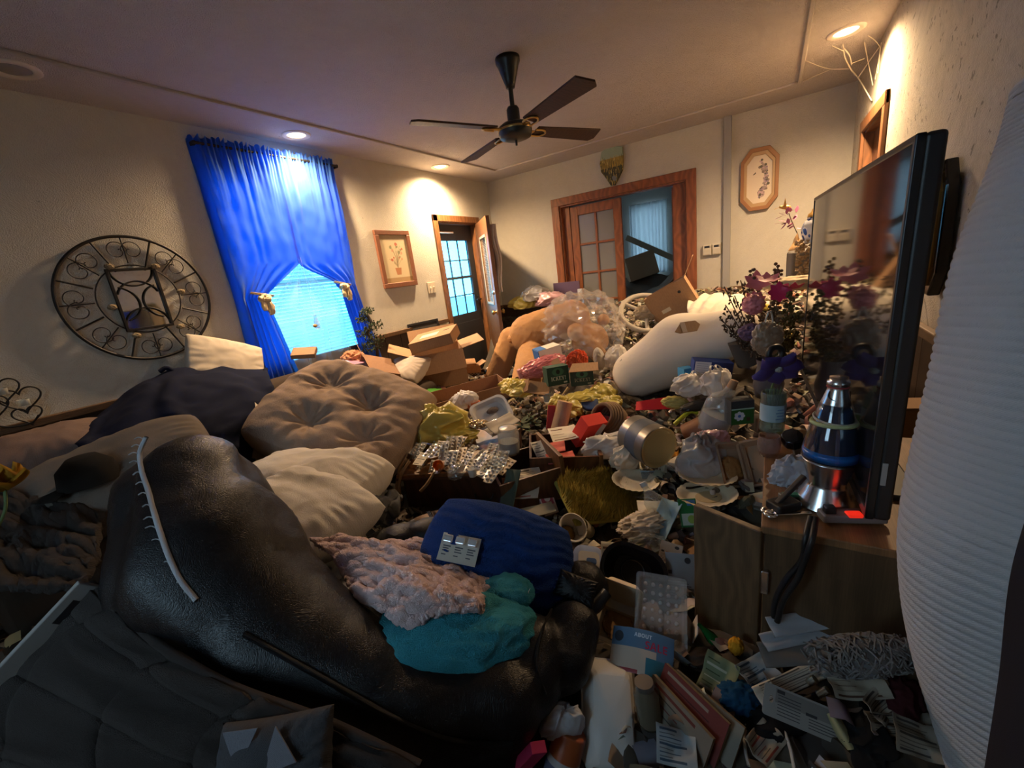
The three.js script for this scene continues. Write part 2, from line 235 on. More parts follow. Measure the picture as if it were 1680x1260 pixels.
// street door: casing, dark storm door, inner door standing open
{ const d = structGroup('door_1'), [z0, z1, , y1] = DOOR;
  obj('casing', [boxAt(0, .02, 0, y1 + .07, z1, z1 + .075, .005), boxAt(0, .02, y1, y1 + .07, z0, z1 + .075, .005), boxAt(0, .02, 0, y1 + .07, z0 - .075, z0, .005), boxAt(-.12, 0, 0, y1, z1 - .012, z1), boxAt(-.12, 0, 0, y1, z0, z0 + .012), boxAt(-.12, 0, y1 - .012, y1, z0, z1)].map((g) => metreUV(g)), M.oak, d); }
{ const s = thing('storm_door', 'dark grey storm door with a gridded window in the open street doorway', 'door', V(-.085, 0, 0)), dk = mat([.022, .024, .027], { roughness: .55 });
  const z0 = .395, z1 = 1.07, y1 = 1.93, g0 = .50, g1 = 1.045, gy0 = .90, gy1 = 1.755;
  obj('frame', [boxAt(-.015, .015, 0, gy0, z0, z1), boxAt(-.015, .015, gy1, y1, z0, z1), boxAt(-.015, .015, gy0, gy1, z0, g0), boxAt(-.015, .015, gy0, gy1, g1, z1), boxAt(.015, .02, .12, .8, z0 + .08, z1 - .08, .004), boxAt(-.018, .022, 1.315, 1.345, g0, g1)], dk, s);
  for (const y of [1.12, 1.53]) obj('muntin', boxAt(-.006, .010, y - .006, y + .006, g0, g1), dk, s);
  for (const z of [g0 + (g1 - g0) / 3, g0 + (g1 - g0) * 2 / 3]) obj('muntin', boxAt(-.006, .010, gy0, gy1, z - .005, z + .005), dk, s);
  obj('pane', boxAt(-.003, 0, 1.345, gy1, g0, g1), tinted, s); obj('pane', boxAt(-.003, 0, gy0, 1.315, g0, g1), tinted, s);
  const h = obj('handle', [boxAt(.02, .035, .99, 1.09, z0 + .03, z0 + .06, .006), mv(box(.02, .02, .09, .006), .055, 1.04, z0 + .075)], M.iron, s); 
  obj('closer', [mv(rot(cyl(.016, .016, .26), 90), .05, 1.84, .93), boxAt(.015, .06, 1.83, 1.85, .80, .815)], M.chrome, s); }
{ // the inner door turns about its hinge at z = .40, into the room
  const d = thing('entry_door', 'brown wooden entry door with a glazed window, standing open into the room', 'door', V(.022, 0, .372)); d.rotation.y = -45 * D;
  const w = .69, y1 = 1.93, wd = mat([.30, .15, .075], { map: rep(T.wood, 1.5, 1.5), roughness: .45 });
  const g = wallShape(w, y1, [[.17, .55, 1.0, 1.74]]); const dg = ext(g, .04); mv(dg, 0, 0, -.02); obj('slab', dg, wd, d);
  const fw = mat([.45, .36, .24], { roughness: .5 }); for (const s of [-1, 1]) { obj('window_frame', [boxAt(.15, .57, .98, 1.005, -.004, .004), boxAt(.15, .57, 1.735, 1.76, -.004, .004), boxAt(.15, .175, .98, 1.76, -.004, .004), boxAt(.545, .57, .98, 1.76, -.004, .004)].map((q) => mv(q, 0, 0, s * .022)), fw, d); }
  obj('pane', boxAt(.17, .55, 1, 1.74, .008, .011), M.glass, d); const sl = mat([.75, .76, .72], { roughness: .5 });
  for (let i = 0; i < 42; i++) obj('slat', mv(rot(box(.37, .0012, .014), 55), .36, 1.01 + i * .0173, -.006), sl, d);
  const kn = (y, n) => { const k = obj(n, [...[-1, 1].map((s) => mv(rot(lathe([[.0001, .055], [.02, .052], [.027, .04], [.02, .024], [.01, .014], [.01, .004], [.028, .003], [.028, 0]]), s * 90), .63, y, s * .02))], M.brass, d); return k; };
  kn(.90, 'knob'); obj('deadbolt', [...[-1, 1].map((s) => mv(rot(lathe([[.0001, .022], [.014, .02], [.024, .008], [.026, 0]]), s * 90), .63, 1.12, s * .02))], M.chrome, d); obj('lock_plate', boxAt(.684, .692, 1.08, 1.16, -.012, .012), M.chrome, d);
  obj('edge_seal', boxAt(.690, .696, .02, 1.92, -.018, .018), mat([.12, .055, .035]), d); }

// French doors to the next room
{ const d = structGroup('door_2'), [x0, x1, , y1] = FD;
  obj('casing', [boxAt(x0 - .095, x0, 0, y1 + .08, 0, .022, .005), boxAt(x1, x1 + .095, 0, y1 + .08, 0, .022, .005), boxAt(x0 - .095, x1 + .095, y1, y1 + .085, 0, .024, .005), boxAt(x0, x0 + .015, 0, y1, -.12, 0), boxAt(x1 - .015, x1, 0, y1, -.12, 0), boxAt(x0, x1, y1 - .015, y1, -.12, 0)].map((g) => metreUV(g)), M.oakRed, d);
  obj('side_panel', metreUV(boxAt(x0 + .015, x0 + .10, 0, y1 - .015, -.09, -.05)), M.oakRed, d); obj('side_panel', metreUV(boxAt(x1 - .135, x1 - .015, 0, y1 - .015, -.09, -.05)), M.oakRed, d); }
function frenchLeaf(o, w, y1, glassM) { const st = .09, cols = 2, rows = 5, gw = (w - 2 * st) / cols, y0 = .22, gh = (y1 - .1 - y0) / rows;
  obj('stile', metreUV(boxAt(0, st, 0, y1, -.02, .02, .004)), M.oakRed, o); obj('stile', metreUV(boxAt(w - st, w, 0, y1, -.02, .02, .004)), M.oakRed, o);
  obj('rail', metreUV(boxAt(st, w - st, y1 - .1, y1, -.02, .02, .004)), M.oakRed, o); obj('rail', metreUV(boxAt(st, w - st, 0, y0, -.02, .02, .004)), M.oakRed, o);
  for (let r = 1; r < rows; r++) obj('muntin', boxAt(st, w - st, y0 + r * gh - .012, y0 + r * gh + .012, -.016, .016, .003), M.oakRed, o);
  obj('muntin', boxAt(st + gw - .012, st + gw + .012, y0, y1 - .1, -.017, .017, .003), M.oakRed, o);
  for (let r = 0; r < rows; r++) for (let c = 0; c < cols; c++) obj('pane', boxAt(st + c * gw, st + (c + 1) * gw, y0 + r * gh, y0 + (r + 1) * gh, -.002, .002), glassM, o); }
const dusty = mat([.42, .42, .40], { roughness: .25, transmission: .55, thickness: 0 });
{ const a = thing('french_door', 'reddish wood French door leaf with dusty panes, closed half of the pair', 'door', V(1.075, 0, -.07)); frenchLeaf(a, .60, 1.955, dusty);
  const b = thing('french_door', 'reddish wood French door leaf swung open into the dark next room', 'door', V(2.215, 0, -.11)); frenchLeaf(b, .55, 1.955, dusty); b.rotation.y = 99 * D; }

// the dark room beyond
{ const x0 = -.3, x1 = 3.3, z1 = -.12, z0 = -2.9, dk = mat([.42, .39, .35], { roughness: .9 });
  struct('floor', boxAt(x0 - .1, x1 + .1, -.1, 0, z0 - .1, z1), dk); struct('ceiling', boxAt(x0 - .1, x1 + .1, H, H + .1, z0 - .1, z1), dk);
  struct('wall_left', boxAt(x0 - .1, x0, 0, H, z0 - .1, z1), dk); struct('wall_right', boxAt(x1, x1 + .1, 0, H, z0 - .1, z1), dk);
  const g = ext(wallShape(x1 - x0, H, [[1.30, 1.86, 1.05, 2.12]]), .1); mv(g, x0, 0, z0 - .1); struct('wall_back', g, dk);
  const c = one('sheer_curtain', sheet(60, 8, (u, v) => V(.98 + u * .62, 1.0 + v * 1.16, z0 + .05 + .018 * Math.sin(u * 55 + Math.sin(u * 9) * 2)), .002), mat([.62, .66, .68], { roughness: 1, transmission: .42, thickness: 0 }), 'thin pale curtain over the lit window of the dark next room', 'curtain');
  const bd = one('board', metreUV(mv(rot(box(.9, .09, .03, .004), 0, 0, -30), 1.36, 1.42, z0 + .25)), mat([.27, .18, .11]), 'board leaning slantwise across the pale window of the next room', 'board');
  const hp = grid(40, 30, (u, v) => { const x = x0 + .03 + u * (x1 - x0 - .06), z = z0 + .02 + v * (-.75 - z0), y = .72 + .22 * fbm(x * 1.7, 3, z * 1.7, 4) + .22 * Math.exp(-((x - 1.2) ** 2 + (z + 1.6) ** 2) * 4) + .25 * sstep(1.6, 2.4, x); return V(x, Math.max(.05, y), z); });
  const h = one('belongings_heap', hp, mat([.30, .26, .22], { roughness: .9 }), 'dimly seen heaped belongings filling the room beyond the French doors', 'heap'); h.userData.kind = 'stuff';
  const bx = one('storage_box', mv(rot(box(.42, .34, .34, .01), 0, 25, 14), 1.45, 1.16, -1.6), mat([.36, .23, .13]), 'tilted box on the heap beyond the French doors', 'box'); }

// wood-cased doorway in the wall behind the television, with a closed-in hall
{ const d = structGroup('door_3'), [z0, z1, , y1] = RD;
  obj('casing', [boxAt(W - .022, W, 0, y1 + .075, z1, z1 + .075, .005), boxAt(W - .022, W, 0, y1 + .075, z0 - .075, z0, .005), boxAt(W - .024, W, y1, y1 + .075, z0 - .075, z1 + .075, .005), boxAt(W, W + .12, 0, y1, z1 - .012, z1), boxAt(W, W + .12, 0, y1, z0, z0 + .012), boxAt(W, W + .12, y1 - .012, y1, z0, z1)].map((g) => metreUV(g)), M.oak, d);
  obj('slab', metreUV(boxAt(W + .05, W + .085, 0, y1 - .014, z0 + .014, z1 - .014)), mat([.20, .075, .03], { map: rep(T.wood, 1.5, 1.5) }), d); }

// ground outside the house
{ const g = struct('ground', mv(box(60, .1, 60), 0, -.5, 0), mat([.45, .46, .46])); }
// unlit filler above and beside: closed outside walls of the next room are its own walls

// ---------- ceiling lights ----------
function canLight(p, lit, label) {
  const t = thing('recessed_light', label, 'light', p, 'recessed lights in the ceiling border');
  obj('trim_ring', lathe([[.062, 0], [.064, -.006], [.085, -.010], [.096, -.004], [.096, .0005]], 36), mat([.62, .55, .48], { roughness: .4 }), t);
  const lens = mat(lit ? [.9, .85, .75] : [.25, .22, .2], lit ? { emissive: lin(1, .72, .4), emissiveIntensity: 3.2, roughness: .4 } : { roughness: .5 });
  obj('bulb', lathe([[.0001, -.014], [.03, -.012], [.05, -.006], [.062, .0]], 32), lens, t);
  if (lit) { const s = new THREE.SpotLight(LAMP, LAMP_CD, 0, 82 * D, 1, 2); s.position.set(0, -.03, 0); s.target.position.set(0, -1, 0); s.castShadow = true; s.shadow.radius = 2.2; s.shadow.mapSize.set(1024, 1024); s.name = 'lamp'; t.add(s, s.target); s.target.name = 'lamp_aim'; }
}
canLight(V(.205, H, 2.70), true, 'lit recessed light above the blue curtained window');
canLight(V(.20, H, 1.13), true, 'lit recessed light above the street door');
canLight(V(3.44, H, 1.19), true, 'lit recessed light with cobwebs hanging beside it');
canLight(V(.25, H, 4.06), false, 'unlit recessed light with a sooty ring, nearest the iron wall mirror');
// ---------- on the window wall ----------
{ // blind
  const b = thing('window_blind', 'white horizontal slat blind lowered behind the blue curtains', 'blind', V(-.03, 0, 0)), sm = mat([.90, .92, .92], { roughness: .9, transmission: .6, thickness: 0 });
  const [z0, z1, y0, y1] = WIN, sl = box(.030, .0016, z1 - z0 - .02).rotateZ(38 * D);
  obj('head_rail', boxAt(-.018, .018, y1 - .035, y1 - .003, z0 + .008, z1 - .008, .003), mat([.7, .7, .7]), b);
  for (let y = y0 + .02, i = 0; y < y1 - .04; y += .0262, i++) { const s = obj('slat', sl, sm, b); s.position.set(0, y, (z0 + z1) / 2); }
  for (const f of [.2, .8]) obj('cord', cyl(.0012, .0012, y1 - y0 - .05, 5).translate(.014, (y0 + y1) / 2, z0 + (z1 - z0) * f), mat([.7, .7, .66]), b);
}
{ // rod
  const r = thing('curtain_rod', 'thin dark rod threaded through the gathered top of the blue curtains', 'curtain rod', V(.055, 2.325, 2.8));
  obj('rod', cyl(.009, .009, 1.04, 12).rotateX(Math.PI / 2), M.iron, r); for (const s of [-1, 1]) { obj('bracket', boxAt(-.052, .004, -.012, .012, s * .515 - .008, s * .515 + .008, .003), M.iron, r); }
}
const curtainM = mat([.10, .33, .80], { roughness: 1, specularIntensity: .2, transmission: .86, thickness: 0, bumpMap: rep(T.cloth, 8), bumpScale: .0006 });
function curtainPanel(keys, label, seed, knot) {
  const t = thing('blue_curtain', label, 'curtain');
  const row = (v) => { let i = 0; while (i < keys.length - 2 && v > keys[i + 1][0]) i++; const a = keys[i], b = keys[i + 1], k = sstep(0, 1, clamp((v - a[0]) / (b[0] - a[0]), 0, 1)), kl = clamp((v - a[0]) / (b[0] - a[0]), 0, 1); return [mixf(a[1], b[1], kl), mixf(a[2], b[2], k), mixf(a[3], b[3], kl), mixf(a[4], b[4], k)]; };
  obj('panel', sheet(110, 90, (u, v) => { const [y, zo, zi, am] = row(v); const top = Math.exp(-v * 16), uu = u + .012 * Math.sin(v * 7 + u * 20);
    const fold = Math.sin(uu * 38 + seed + 1.6 * Math.sin(uu * 9 + seed)) * (.0065 + am) * (1 - .55 * sstep(.05, .4, v) * (1 - am * 18)) + top * .014 * Math.sin(uu * 120 + seed);
    const hem = sstep(0, .07, knot.z > 2.8 ? u : 1 - u); return V(.012 + .05 * hem + fold * hem + .012 * N3(u * 3, v * 5, seed) + .006 * N3(u * 9, v * 14, seed), y + top * .012 * Math.sin(uu * 95 + seed * 2), mixf(zo, zi, u)); }, .0016, .5, 1.6), curtainM, t);
  const k = obj('tie_back', [at2(baggy(.034, .03, .04, { seed: seed + 3, amp: .5, detail: 10 }), knot), at2(baggy(.018, .07, .024, { seed: seed + 5, amp: .5, detail: 10 }), knot.clone().add(V(.012, -.07, -.02))), at2(baggy(.014, .05, .02, { seed: seed + 7, amp: .5, detail: 10 }), knot.clone().add(V(.016, -.05, .022))), rot(mv(sheet(10, 3, (u, v) => V(-.02 + .02 * v, (v - .5) * .012, (u - .5) * .16), .002), 0, 0, 0), -14).translate(knot.x, knot.y + .03, knot.z)], fabric([.62, .52, .34]), t); k.userData.label = 'knotted cream tie-back';
  return t;
}
function at2(g, p) { return mv(g, p.x, p.y, p.z); }
curtainPanel([[0, 2.365, 3.335, 2.80, 0], [.48, 1.585, 3.335, 2.81, .0], [.62, 1.37, 3.33, 3.14, .012], [.66, 1.33, 3.33, 3.14, .012], [1, .70, 3.36, 3.04, .012]], 'blue curtain panel gathered to its tie beside the round iron mirror', 2.1, V(.09, 1.35, 3.17));
curtainPanel([[0, 2.365, 2.81, 2.30, 0], [.48, 1.585, 2.83, 2.30, 0], [.62, 1.39, 2.54, 2.34, .012], [.66, 1.34, 2.50, 2.34, .014], [1, .70, 2.46, 2.22, .012]], 'blue curtain panel gathered to its tie beside the framed flower print', 5.7, V(.09, 1.37, 2.50));
{ const sh = mat([.96, .97, .97], { roughness: .4, transmission: .94, thickness: 0 });
  const g = sheet(40, 30, (u, v) => { const y = 1.56 - v * .78, zc = 2.82, w0 = mixf(.02, .30, Math.min(1, v * 2.6)); return V(.03 + .008 * Math.sin(u * 22 + 2 * v) + .01 * N3(u * 3, v * 3, 2), y, zc + (.5 - u) * 2 * w0); }, .001);
  one('sheer_curtain', g, sh, 'see-through white sheer hanging in the gap between the blue curtains', 'curtain'); }
{ // small sun catcher hanging in the window gap
  const c = thing('sun_catcher', 'small glass bottle charm hanging in the window gap on a thread', 'ornament', P(522, 540, 'x', .07));
  obj('bottle', lathe([[.0001, 0], [.02, .002], [.022, .02], [.02, .06], [.012, .09], [.012, .11], [.015, .112]], 16), mat([.8, .9, .92], { roughness: .08, transmission: .7, thickness: 0 }), c);
  obj('thread', bar(V(0, .11, 0), V(0, .55, 0), .0008, 4), M.white, c); obj('flower', at2(lump(.014, .012, .014, { amp: .6, detail: 4 }), V(0, .03, .018)), paper([.6, .3, .1]), c); }
{ // round wrought-iron mirror, radius .345
  const t = thing('iron_wall_mirror', 'round black wrought iron wall ornament of scrolls around a rectangular mirror', 'mirror', V(.02, 1.43, 3.825)); t.rotation.y = Math.PI / 2; // local x -> -z, so local +x runs toward the street door
  const R = .345, q = (x, y, z = 0) => V(x, y, z);
  obj('outer_ring', new THREE.TorusGeometry(R, .008, 8, 80), M.iron, t); obj('inner_ring', new THREE.TorusGeometry(.19, .0035, 6, 60), M.iron, t);
  const mw = .105, mh = .165;
  obj('mirror_frame', [boxAt(-mw - .008, mw + .008, mh - .006, mh + .008, -.008, .012, .002), boxAt(-mw - .008, mw + .008, -mh - .008, -mh + .006, -.008, .012, .002), boxAt(-mw - .008, -mw + .005, -mh, mh, -.008, .012, .002), boxAt(mw - .005, mw + .008, -mh, mh, -.008, .012, .002)], M.iron, t);
  obj('mirror_glass', boxAt(-mw, mw, -mh, mh, -.010, -.004), mat([.85, .86, .87], { metalness: 1, roughness: .04 }), t);
  const arc = (cx, cy, r, a0, a1) => tube(Array.from({ length: 14 }, (_, i) => { const a = (a0 + (a1 - a0) * i / 13) * D; return q(cx + r * Math.cos(a), cy + r * Math.sin(a), .006); }), .0042, 26, 5);
  obj('arc', arc(0, mh + .01, .1, 190, 350), M.iron, t); obj('arc', arc(0, -mh + .01, .105, 10, 170), M.iron, t); obj('arc', arc(0, .0, .1, 20, 160), M.iron, t); obj('arc', arc(-mw, -.02, .095, -75, 75), M.iron, t); obj('arc', arc(mw, -.02, .095, 105, 255), M.iron, t);
  for (let i = 0; i < 8; i++) { const a = (i * 45 + 22.5) * D, c = Math.cos(a), s = Math.sin(a); const r0 = i % 4 === 1 || i % 4 === 2 ? .17 : .2; obj('spoke', bar(q(c * r0, s * r0), q(c * R, s * R), .005, 6), M.iron, t); }
  for (let i = 0; i < 8; i++) for (const sgn of [-1, 1]) { const a0 = i * 45 * D, rc = .265; const pts = []; for (let k = 0; k <= 26; k++) { const th = k / 26 * 2.6 * Math.PI, r = .056 * (1 - k / 30), lx = sgn * (.012 + .030 * (1 - k / 40)) + sgn * r * Math.cos(th + Math.PI), ly = r * Math.sin(th) * 1.05; const x = rc + ly, y = lx; pts.push(q(x * Math.cos(a0) - y * Math.sin(a0), x * Math.sin(a0) + y * Math.cos(a0), .003)); } obj('scroll', tube(pts, .0026, 56, 5), M.iron, t); }
  for (let i = 0; i < 8; i++) { const a = i * 45 * D; obj('leaf_bar', bar(q(Math.cos(a) * .2, Math.sin(a) * .2), q(Math.cos(a) * R, Math.sin(a) * R), .0035, 5), M.iron, t); }
  const tw = fabric([.26, .21, .14]); for (const [x, y] of [[-.09, .185], [.115, .175], [-.14, -.03], [.2, .02], [.14, -.185], [-.08, -.2]]) obj('bow', at2(lump(.017, .012, .010, { amp: .7, detail: 6 }), V(x, y, .012)), tw, t);
}
{ const pc = P(650, 425, 'x', .012), t = thing('framed_print', 'rectangular wood-framed print of a vase of flowers above the light switch', 'picture', pc); t.rotation.y = Math.PI / 2; const w = .44, h = .53, f = .045;
  const fm = mat([.34, .15, .095], { map: rep(T.wood, 2), roughness: .45 }); for (const s of [-1, 1]) { obj('frame_rail', boxAt(-w / 2, w / 2, s * (h / 2 - f / 2) - f / 2, s * (h / 2 - f / 2) + f / 2, -.01, .018, .005), fm, t); obj('frame_stile', boxAt(s * (w / 2 - f / 2) - f / 2, s * (w / 2 - f / 2) + f / 2, -h / 2 + f, h / 2 - f, -.01, .018, .005), fm, t); }
  const cv = document.createElement('canvas'); cv.width = 256; cv.height = 320; const c = cv.getContext('2d'); c.fillStyle = '#cdbd9a'; c.fillRect(0, 0, 256, 320); c.fillStyle = '#a98d63'; c.fillRect(0, 286, 256, 34); c.fillStyle = '#b07a55'; c.beginPath(); c.moveTo(100, 220); c.lineTo(160, 220); c.lineTo(150, 268); c.lineTo(110, 268); c.fill();
  const k = seeded(5); for (let i = 0; i < 26; i++) { const x = 128 + (k() - .5) * 150, y = 60 + k() * 120; c.strokeStyle = '#77694a'; c.lineWidth = 1.5; c.beginPath(); c.moveTo(130, 222); c.quadraticCurveTo(130, y + 40, x, y); c.stroke(); c.fillStyle = ['#b5654f', '#c79a7d', '#8a8a68', '#d8c4a0'][i % 4]; c.beginPath(); c.arc(x, y, 4 + k() * 8, 0, 7); c.fill(); }
  const tx = new THREE.CanvasTexture(cv); tx.colorSpace = THREE.SRGBColorSpace; const pl = new THREE.PlaneGeometry(w - 2 * f, h - 2 * f).translate(0, 0, .004); obj('print', pl, mat([1, 1, 1], { map: tx, roughness: .6 }), t); obj('backing', boxAt(-w / 2 + .01, w / 2 - .01, -h / 2 + .01, h / 2 - .01, -.01, .002), M.cream, t); }
{ const t = thing('light_switch', 'cream double switch plate between the flower print and the street door', 'switch', P(708, 472, 'x', .004)); t.rotation.y = Math.PI / 2; const m = plastic([.6, .54, .42]); obj('plate', box(.115, .115, .008, .003), m, t); for (const x of [-.024, .024]) obj('toggle', mv(rot(box(.01, .024, .016, .003), x > 0 ? 25 : -25), x, 0, .008), m, t); for (const x of [-.024, .024]) for (const y of [-.03, .03]) obj('screw', mv(cyl(.003, .003, .002, 8).rotateX(Math.PI / 2), x, y, .005), M.brass, t); }
// net curtain hooked over the edge of the open entry door
{ const a = V(.022 + .67 * Math.cos(45 * D), 0, .372 + .67 * Math.sin(45 * D)), n = V(.7, 0, -.7); one('door_net', sheet(16, 40, (u, v) => { const y = 1.84 - v * .72, w = .10 + .03 * Math.sin(v * 3); return V(a.x + n.x * (.03 + w * u * .6) - .7 * .02 + .02 * Math.sin(u * 15 + v * 3), y, a.z + n.z * (.03 + w * u * .6) + .02 * Math.sin(v * 9)); }, .001), mat([.5, .42, .38], { roughness: .8, transmission: .35, thickness: 0 }), 'limp greyish net curtain hanging from the edge of the open entry door', 'curtain'); }

// ---------- on the far wall ----------
{ const t = thing('octagonal_picture', 'elongated octagonal wood-framed floral picture on the far wall', 'picture', V(2.985, 1.852, .012)), oc = (w, h, c) => [[-w + c, -h], [w - c, -h], [w, -h + c * 1.25], [w, h - c * 1.25], [w - c, h], [-w + c, h], [-w, h - c * 1.25], [-w, -h + c * 1.25]];
  const ring = (w1, h1, c1, w2, h2, c2, d) => { const s = shapeOf(oc(w1, h1, c1)); s.holes.push(new THREE.Path(oc(w2, h2, c2).reverse().map((p) => new THREE.Vector2(...p)))); return ext(s, d, .003); };
  obj('outer_frame', ring(.148, .262, .075, .125, .235, .066, .022), mat([.30, .14, .055], { roughness: .4 }), t); obj('liner', ring(.127, .237, .067, .103, .205, .056, .012), mat([.42, .28, .14], { roughness: .45 }), t);
  const cv = document.createElement('canvas'); cv.width = 200; cv.height = 400; const c = cv.getContext('2d'), k = seeded(9); c.fillStyle = '#d3c6b4'; c.fillRect(0, 0, 200, 400); for (let i = 0; i < 130; i++) { const a = -1.25 + 2.5 * k(), r = 92 + 40 * (k() - .5); const x = 70 + Math.cos(a) * r * .9, y = 200 + Math.sin(a) * r * 1.55; c.fillStyle = ['#7b6d66', '#9a8a86', '#8f7f92', '#b69aa0', '#5e5b50'][i % 5]; c.beginPath(); c.arc(x, y, 3 + k() * 9, 0, 7); c.fill(); }
  c.fillStyle = '#4a4038'; for (const [x, y] of [[62, 150], [110, 278]]) { c.beginPath(); c.ellipse(x, y, 12, 4, -.5, 0, 7); c.fill(); c.beginPath(); c.ellipse(x + 4, y - 6, 3, 10, .6, 0, 7); c.fill(); }
  const tx = new THREE.CanvasTexture(cv); tx.colorSpace = THREE.SRGBColorSpace; const g = new THREE.ShapeGeometry(shapeOf(oc(.105, .207, .057))); const p = g.attributes.position, uv = g.attributes.uv; for (let i = 0; i < p.count; i++) uv.setXY(i, p.getX(i) / .21 + .5, p.getY(i) / .414 + .5); mv(g, 0, 0, .004); obj('print', g, mat([1, 1, 1], { map: tx }), t); obj('backing', mv(ext(oc(.14, .25, .07), .006), 0, 0, -.01), M.cream, t); }
for (const [x, w, l] of [[2.548, .085, 'small cream wall thermostat beside the French door casing'], [2.633, .08, 'small cream wall control box nearest the grey corner strip']]) { const t = thing('thermostat', l, 'thermostat', V(x, 1.285, .018)); obj('body', box(w - .004, .105, .034, .006), plastic([.55, .50, .40]), t); obj('display', mv(box(w * .55, .02, .004, .001), 0, .03, .017), M.black, t); obj('lower_cover', mv(box(w - .016, .05, .006, .002), 0, -.02, .017), plastic([.5, .45, .35]), t); obj('dial', mv(box(.008, .02, .006, .002), w * .36, .03, .018), plastic([.4, .36, .3]), t); }
{ // painted wall ornament above the French doors, hanging forward from the wall
  const t = thing('wall_ornament', 'painted shield-shaped landscape wall plaque above the French doors', 'plaque', V(1.628, 2.255, .02)); const pts = [[-.10, .165], [-.06, .185], [.07, .18], [.115, .165], [.12, .05], [.105, -.05], [.06, -.12], [.02, -.175], [-.02, -.17], [-.06, -.10], [-.115, -.02], [-.125, .06]];
  const cv = document.createElement('canvas'); cv.width = cv.height = 256; const c = cv.getContext('2d'), k = seeded(3); c.fillStyle = '#8fa08f'; c.fillRect(0, 0, 256, 90); c.fillStyle = '#8d7a36'; c.fillRect(0, 70, 256, 70); c.fillStyle = '#2b2c1a'; c.fillRect(0, 130, 256, 126); for (let i = 0; i < 240; i++) { const x = k() * 256, y = 50 + k() * 200; c.strokeStyle = ['#b99b3d', '#5e5a26', '#d4c07a', '#2a2e16', '#77713a'][i % 5]; c.lineWidth = 2 + k() * 3; c.beginPath(); c.moveTo(x, y); c.lineTo(x + (k() - .5) * 16, y + 10 + k() * 26); c.stroke(); } c.fillStyle = '#6a7480'; c.beginPath(); c.ellipse(150, 205, 26, 16, .4, 0, 7); c.fill();
  const tx = new THREE.CanvasTexture(cv); tx.colorSpace = THREE.SRGBColorSpace; let g = ext(pts, .018, .006); const p = g.attributes.position, uv = g.attributes.uv; for (let i = 0; i < p.count; i++) uv.setXY(i, p.getX(i) / .26 + .5, p.getY(i) / .38 + .5); obj('plaque', g, mat([1, 1, 1], { map: tx, roughness: .5 }), t); obj('hanger', boxAt(-.01, .01, .1, .12, -.018, 0), M.iron, t); }

// ---------- ceiling fan ----------
{ const t = thing('ceiling_fan', 'dark four-blade ceiling fan with brass band hanging on a rod', 'ceiling fan', V(1.844, H, 2.468)); const dk = mat([.022, .024, .022], { roughness: .4, metalness: .3 });
  obj('canopy', lathe([[.0001, 0], [.068, 0], [.068, -.022], [.058, -.04], [.03, -.125], [.024, -.145], [.0001, -.145]]), dk, t); obj('downrod', mv(cyl(.013, .013, .14), 0, -.2, 0), dk, t); 
  obj('motor_neck', lathe([[.0001, -.235], [.028, -.236], [.036, -.25], [.036, -.315], [.05, -.325]]), dk, t); const mo = obj('motor', lathe([[.0001, -.315], [.07, -.32], [.092, -.335], [.096, -.352], [.096, -.372], [.088, -.392], [.05, -.405], [.0001, -.407]]), dk, t); obj('band', lathe([[.0955, -.348], [.0975, -.350], [.0975, -.358], [.0955, -.360]]), M.brass, mo); obj('switch_nub', mv(cyl(.008, .006, .03, 10), 0, -.418, 0), dk, t);
  const bm = mat([.075, .032, .022], { map: rep(T.wood, 3), roughness: .55, bumpMap: furBump, bumpScale: .001 });
  for (let i = 0; i < 4; i++) { const b = new THREE.Group(); const sh = shapeOf([[.145, -.038], [.60, -.062], [.625, .03], [.60, .062], [.145, .048]]); const g = ext(sh, .006, .002).rotateX(-Math.PI / 2); rot(g, -11); mv(g, 0, -.352, 0); g.rotateY(-(27 + 90 * i) * D); obj('blade', g, bm, t);
    const ir = [boxAt(.085, .13, -.36, -.352, -.014, .014, .003), mv(rot(tube([V(0, 0, -.03), V(.06, 0, -.028), V(.085, 0, 0), V(.06, 0, .028), V(0, 0, .03)], .006, 20, 6), -11), .125, -.360, 0)]; const gi = merge(ir); gi.rotateY(-(27 + 90 * i) * D); obj('blade_iron', gi, M.brass, t); } }

// ---------- cobwebs by the lit corner ----------
{ const t = thing('cobweb', 'dusty cobweb strands hanging from the ceiling beside the lamp', 'cobweb'); const wm = mat([.75, .68, .55], { roughness: 1 }); const c = (px, py, dn) => P(px, py, 'y', H - dn), wl = (px, py) => P(px, py, 'x', W - .008);
  const k = [[c(1322, 100, .004), c(1362, 113, .05), c(1393, 113, .09)], [c(1318, 133, .004), c(1360, 115, .05)], [c(1383, 72, .004), c(1385, 90, .05), c(1395, 112, .09), c(1408, 128, .12), wl(1430, 165)], [c(1365, 75, .004), c(1384, 84, .04)], [c(1418, 70, .01), c(1423, 95, .07), wl(1432, 140)], [wl(1442, 78), c(1432, 92, .06), c(1408, 127, .12)], [c(1424, 58, .006), c(1435, 66, .03), wl(1444, 80), wl(1440, 120)], [c(1395, 105, .08), c(1418, 96, .07)], [c(1385, 80, .03), c(1393, 90, .06), c(1397, 106, .085)], [wl(1446, 70), wl(1442, 95), wl(1436, 130)]];
  k.forEach((pts, i) => obj('strand', tube(pts, .0024 + .0008 * (i % 3), 20, 5), wm, t)); }
// ---------- measured helpers for cloth and cushions ----------
const CR = V(1, 0, 0).applyQuaternion(camera.quaternion), CU = V(0, 1, 0).applyQuaternion(camera.quaternion);
// smooth sheet through a net of world points (rows of points)
function netSheet(net, nu, nv, th, fold) {
  const rows = net.map((r) => new THREE.CatmullRomCurve3(r));
  return sheet(nu, nv, (u, v) => { const p = new THREE.CatmullRomCurve3(rows.map((c) => c.getPoint(u))).getPoint(v); return fold ? fold(p, u, v) : p; }, th, 1, 1);
}
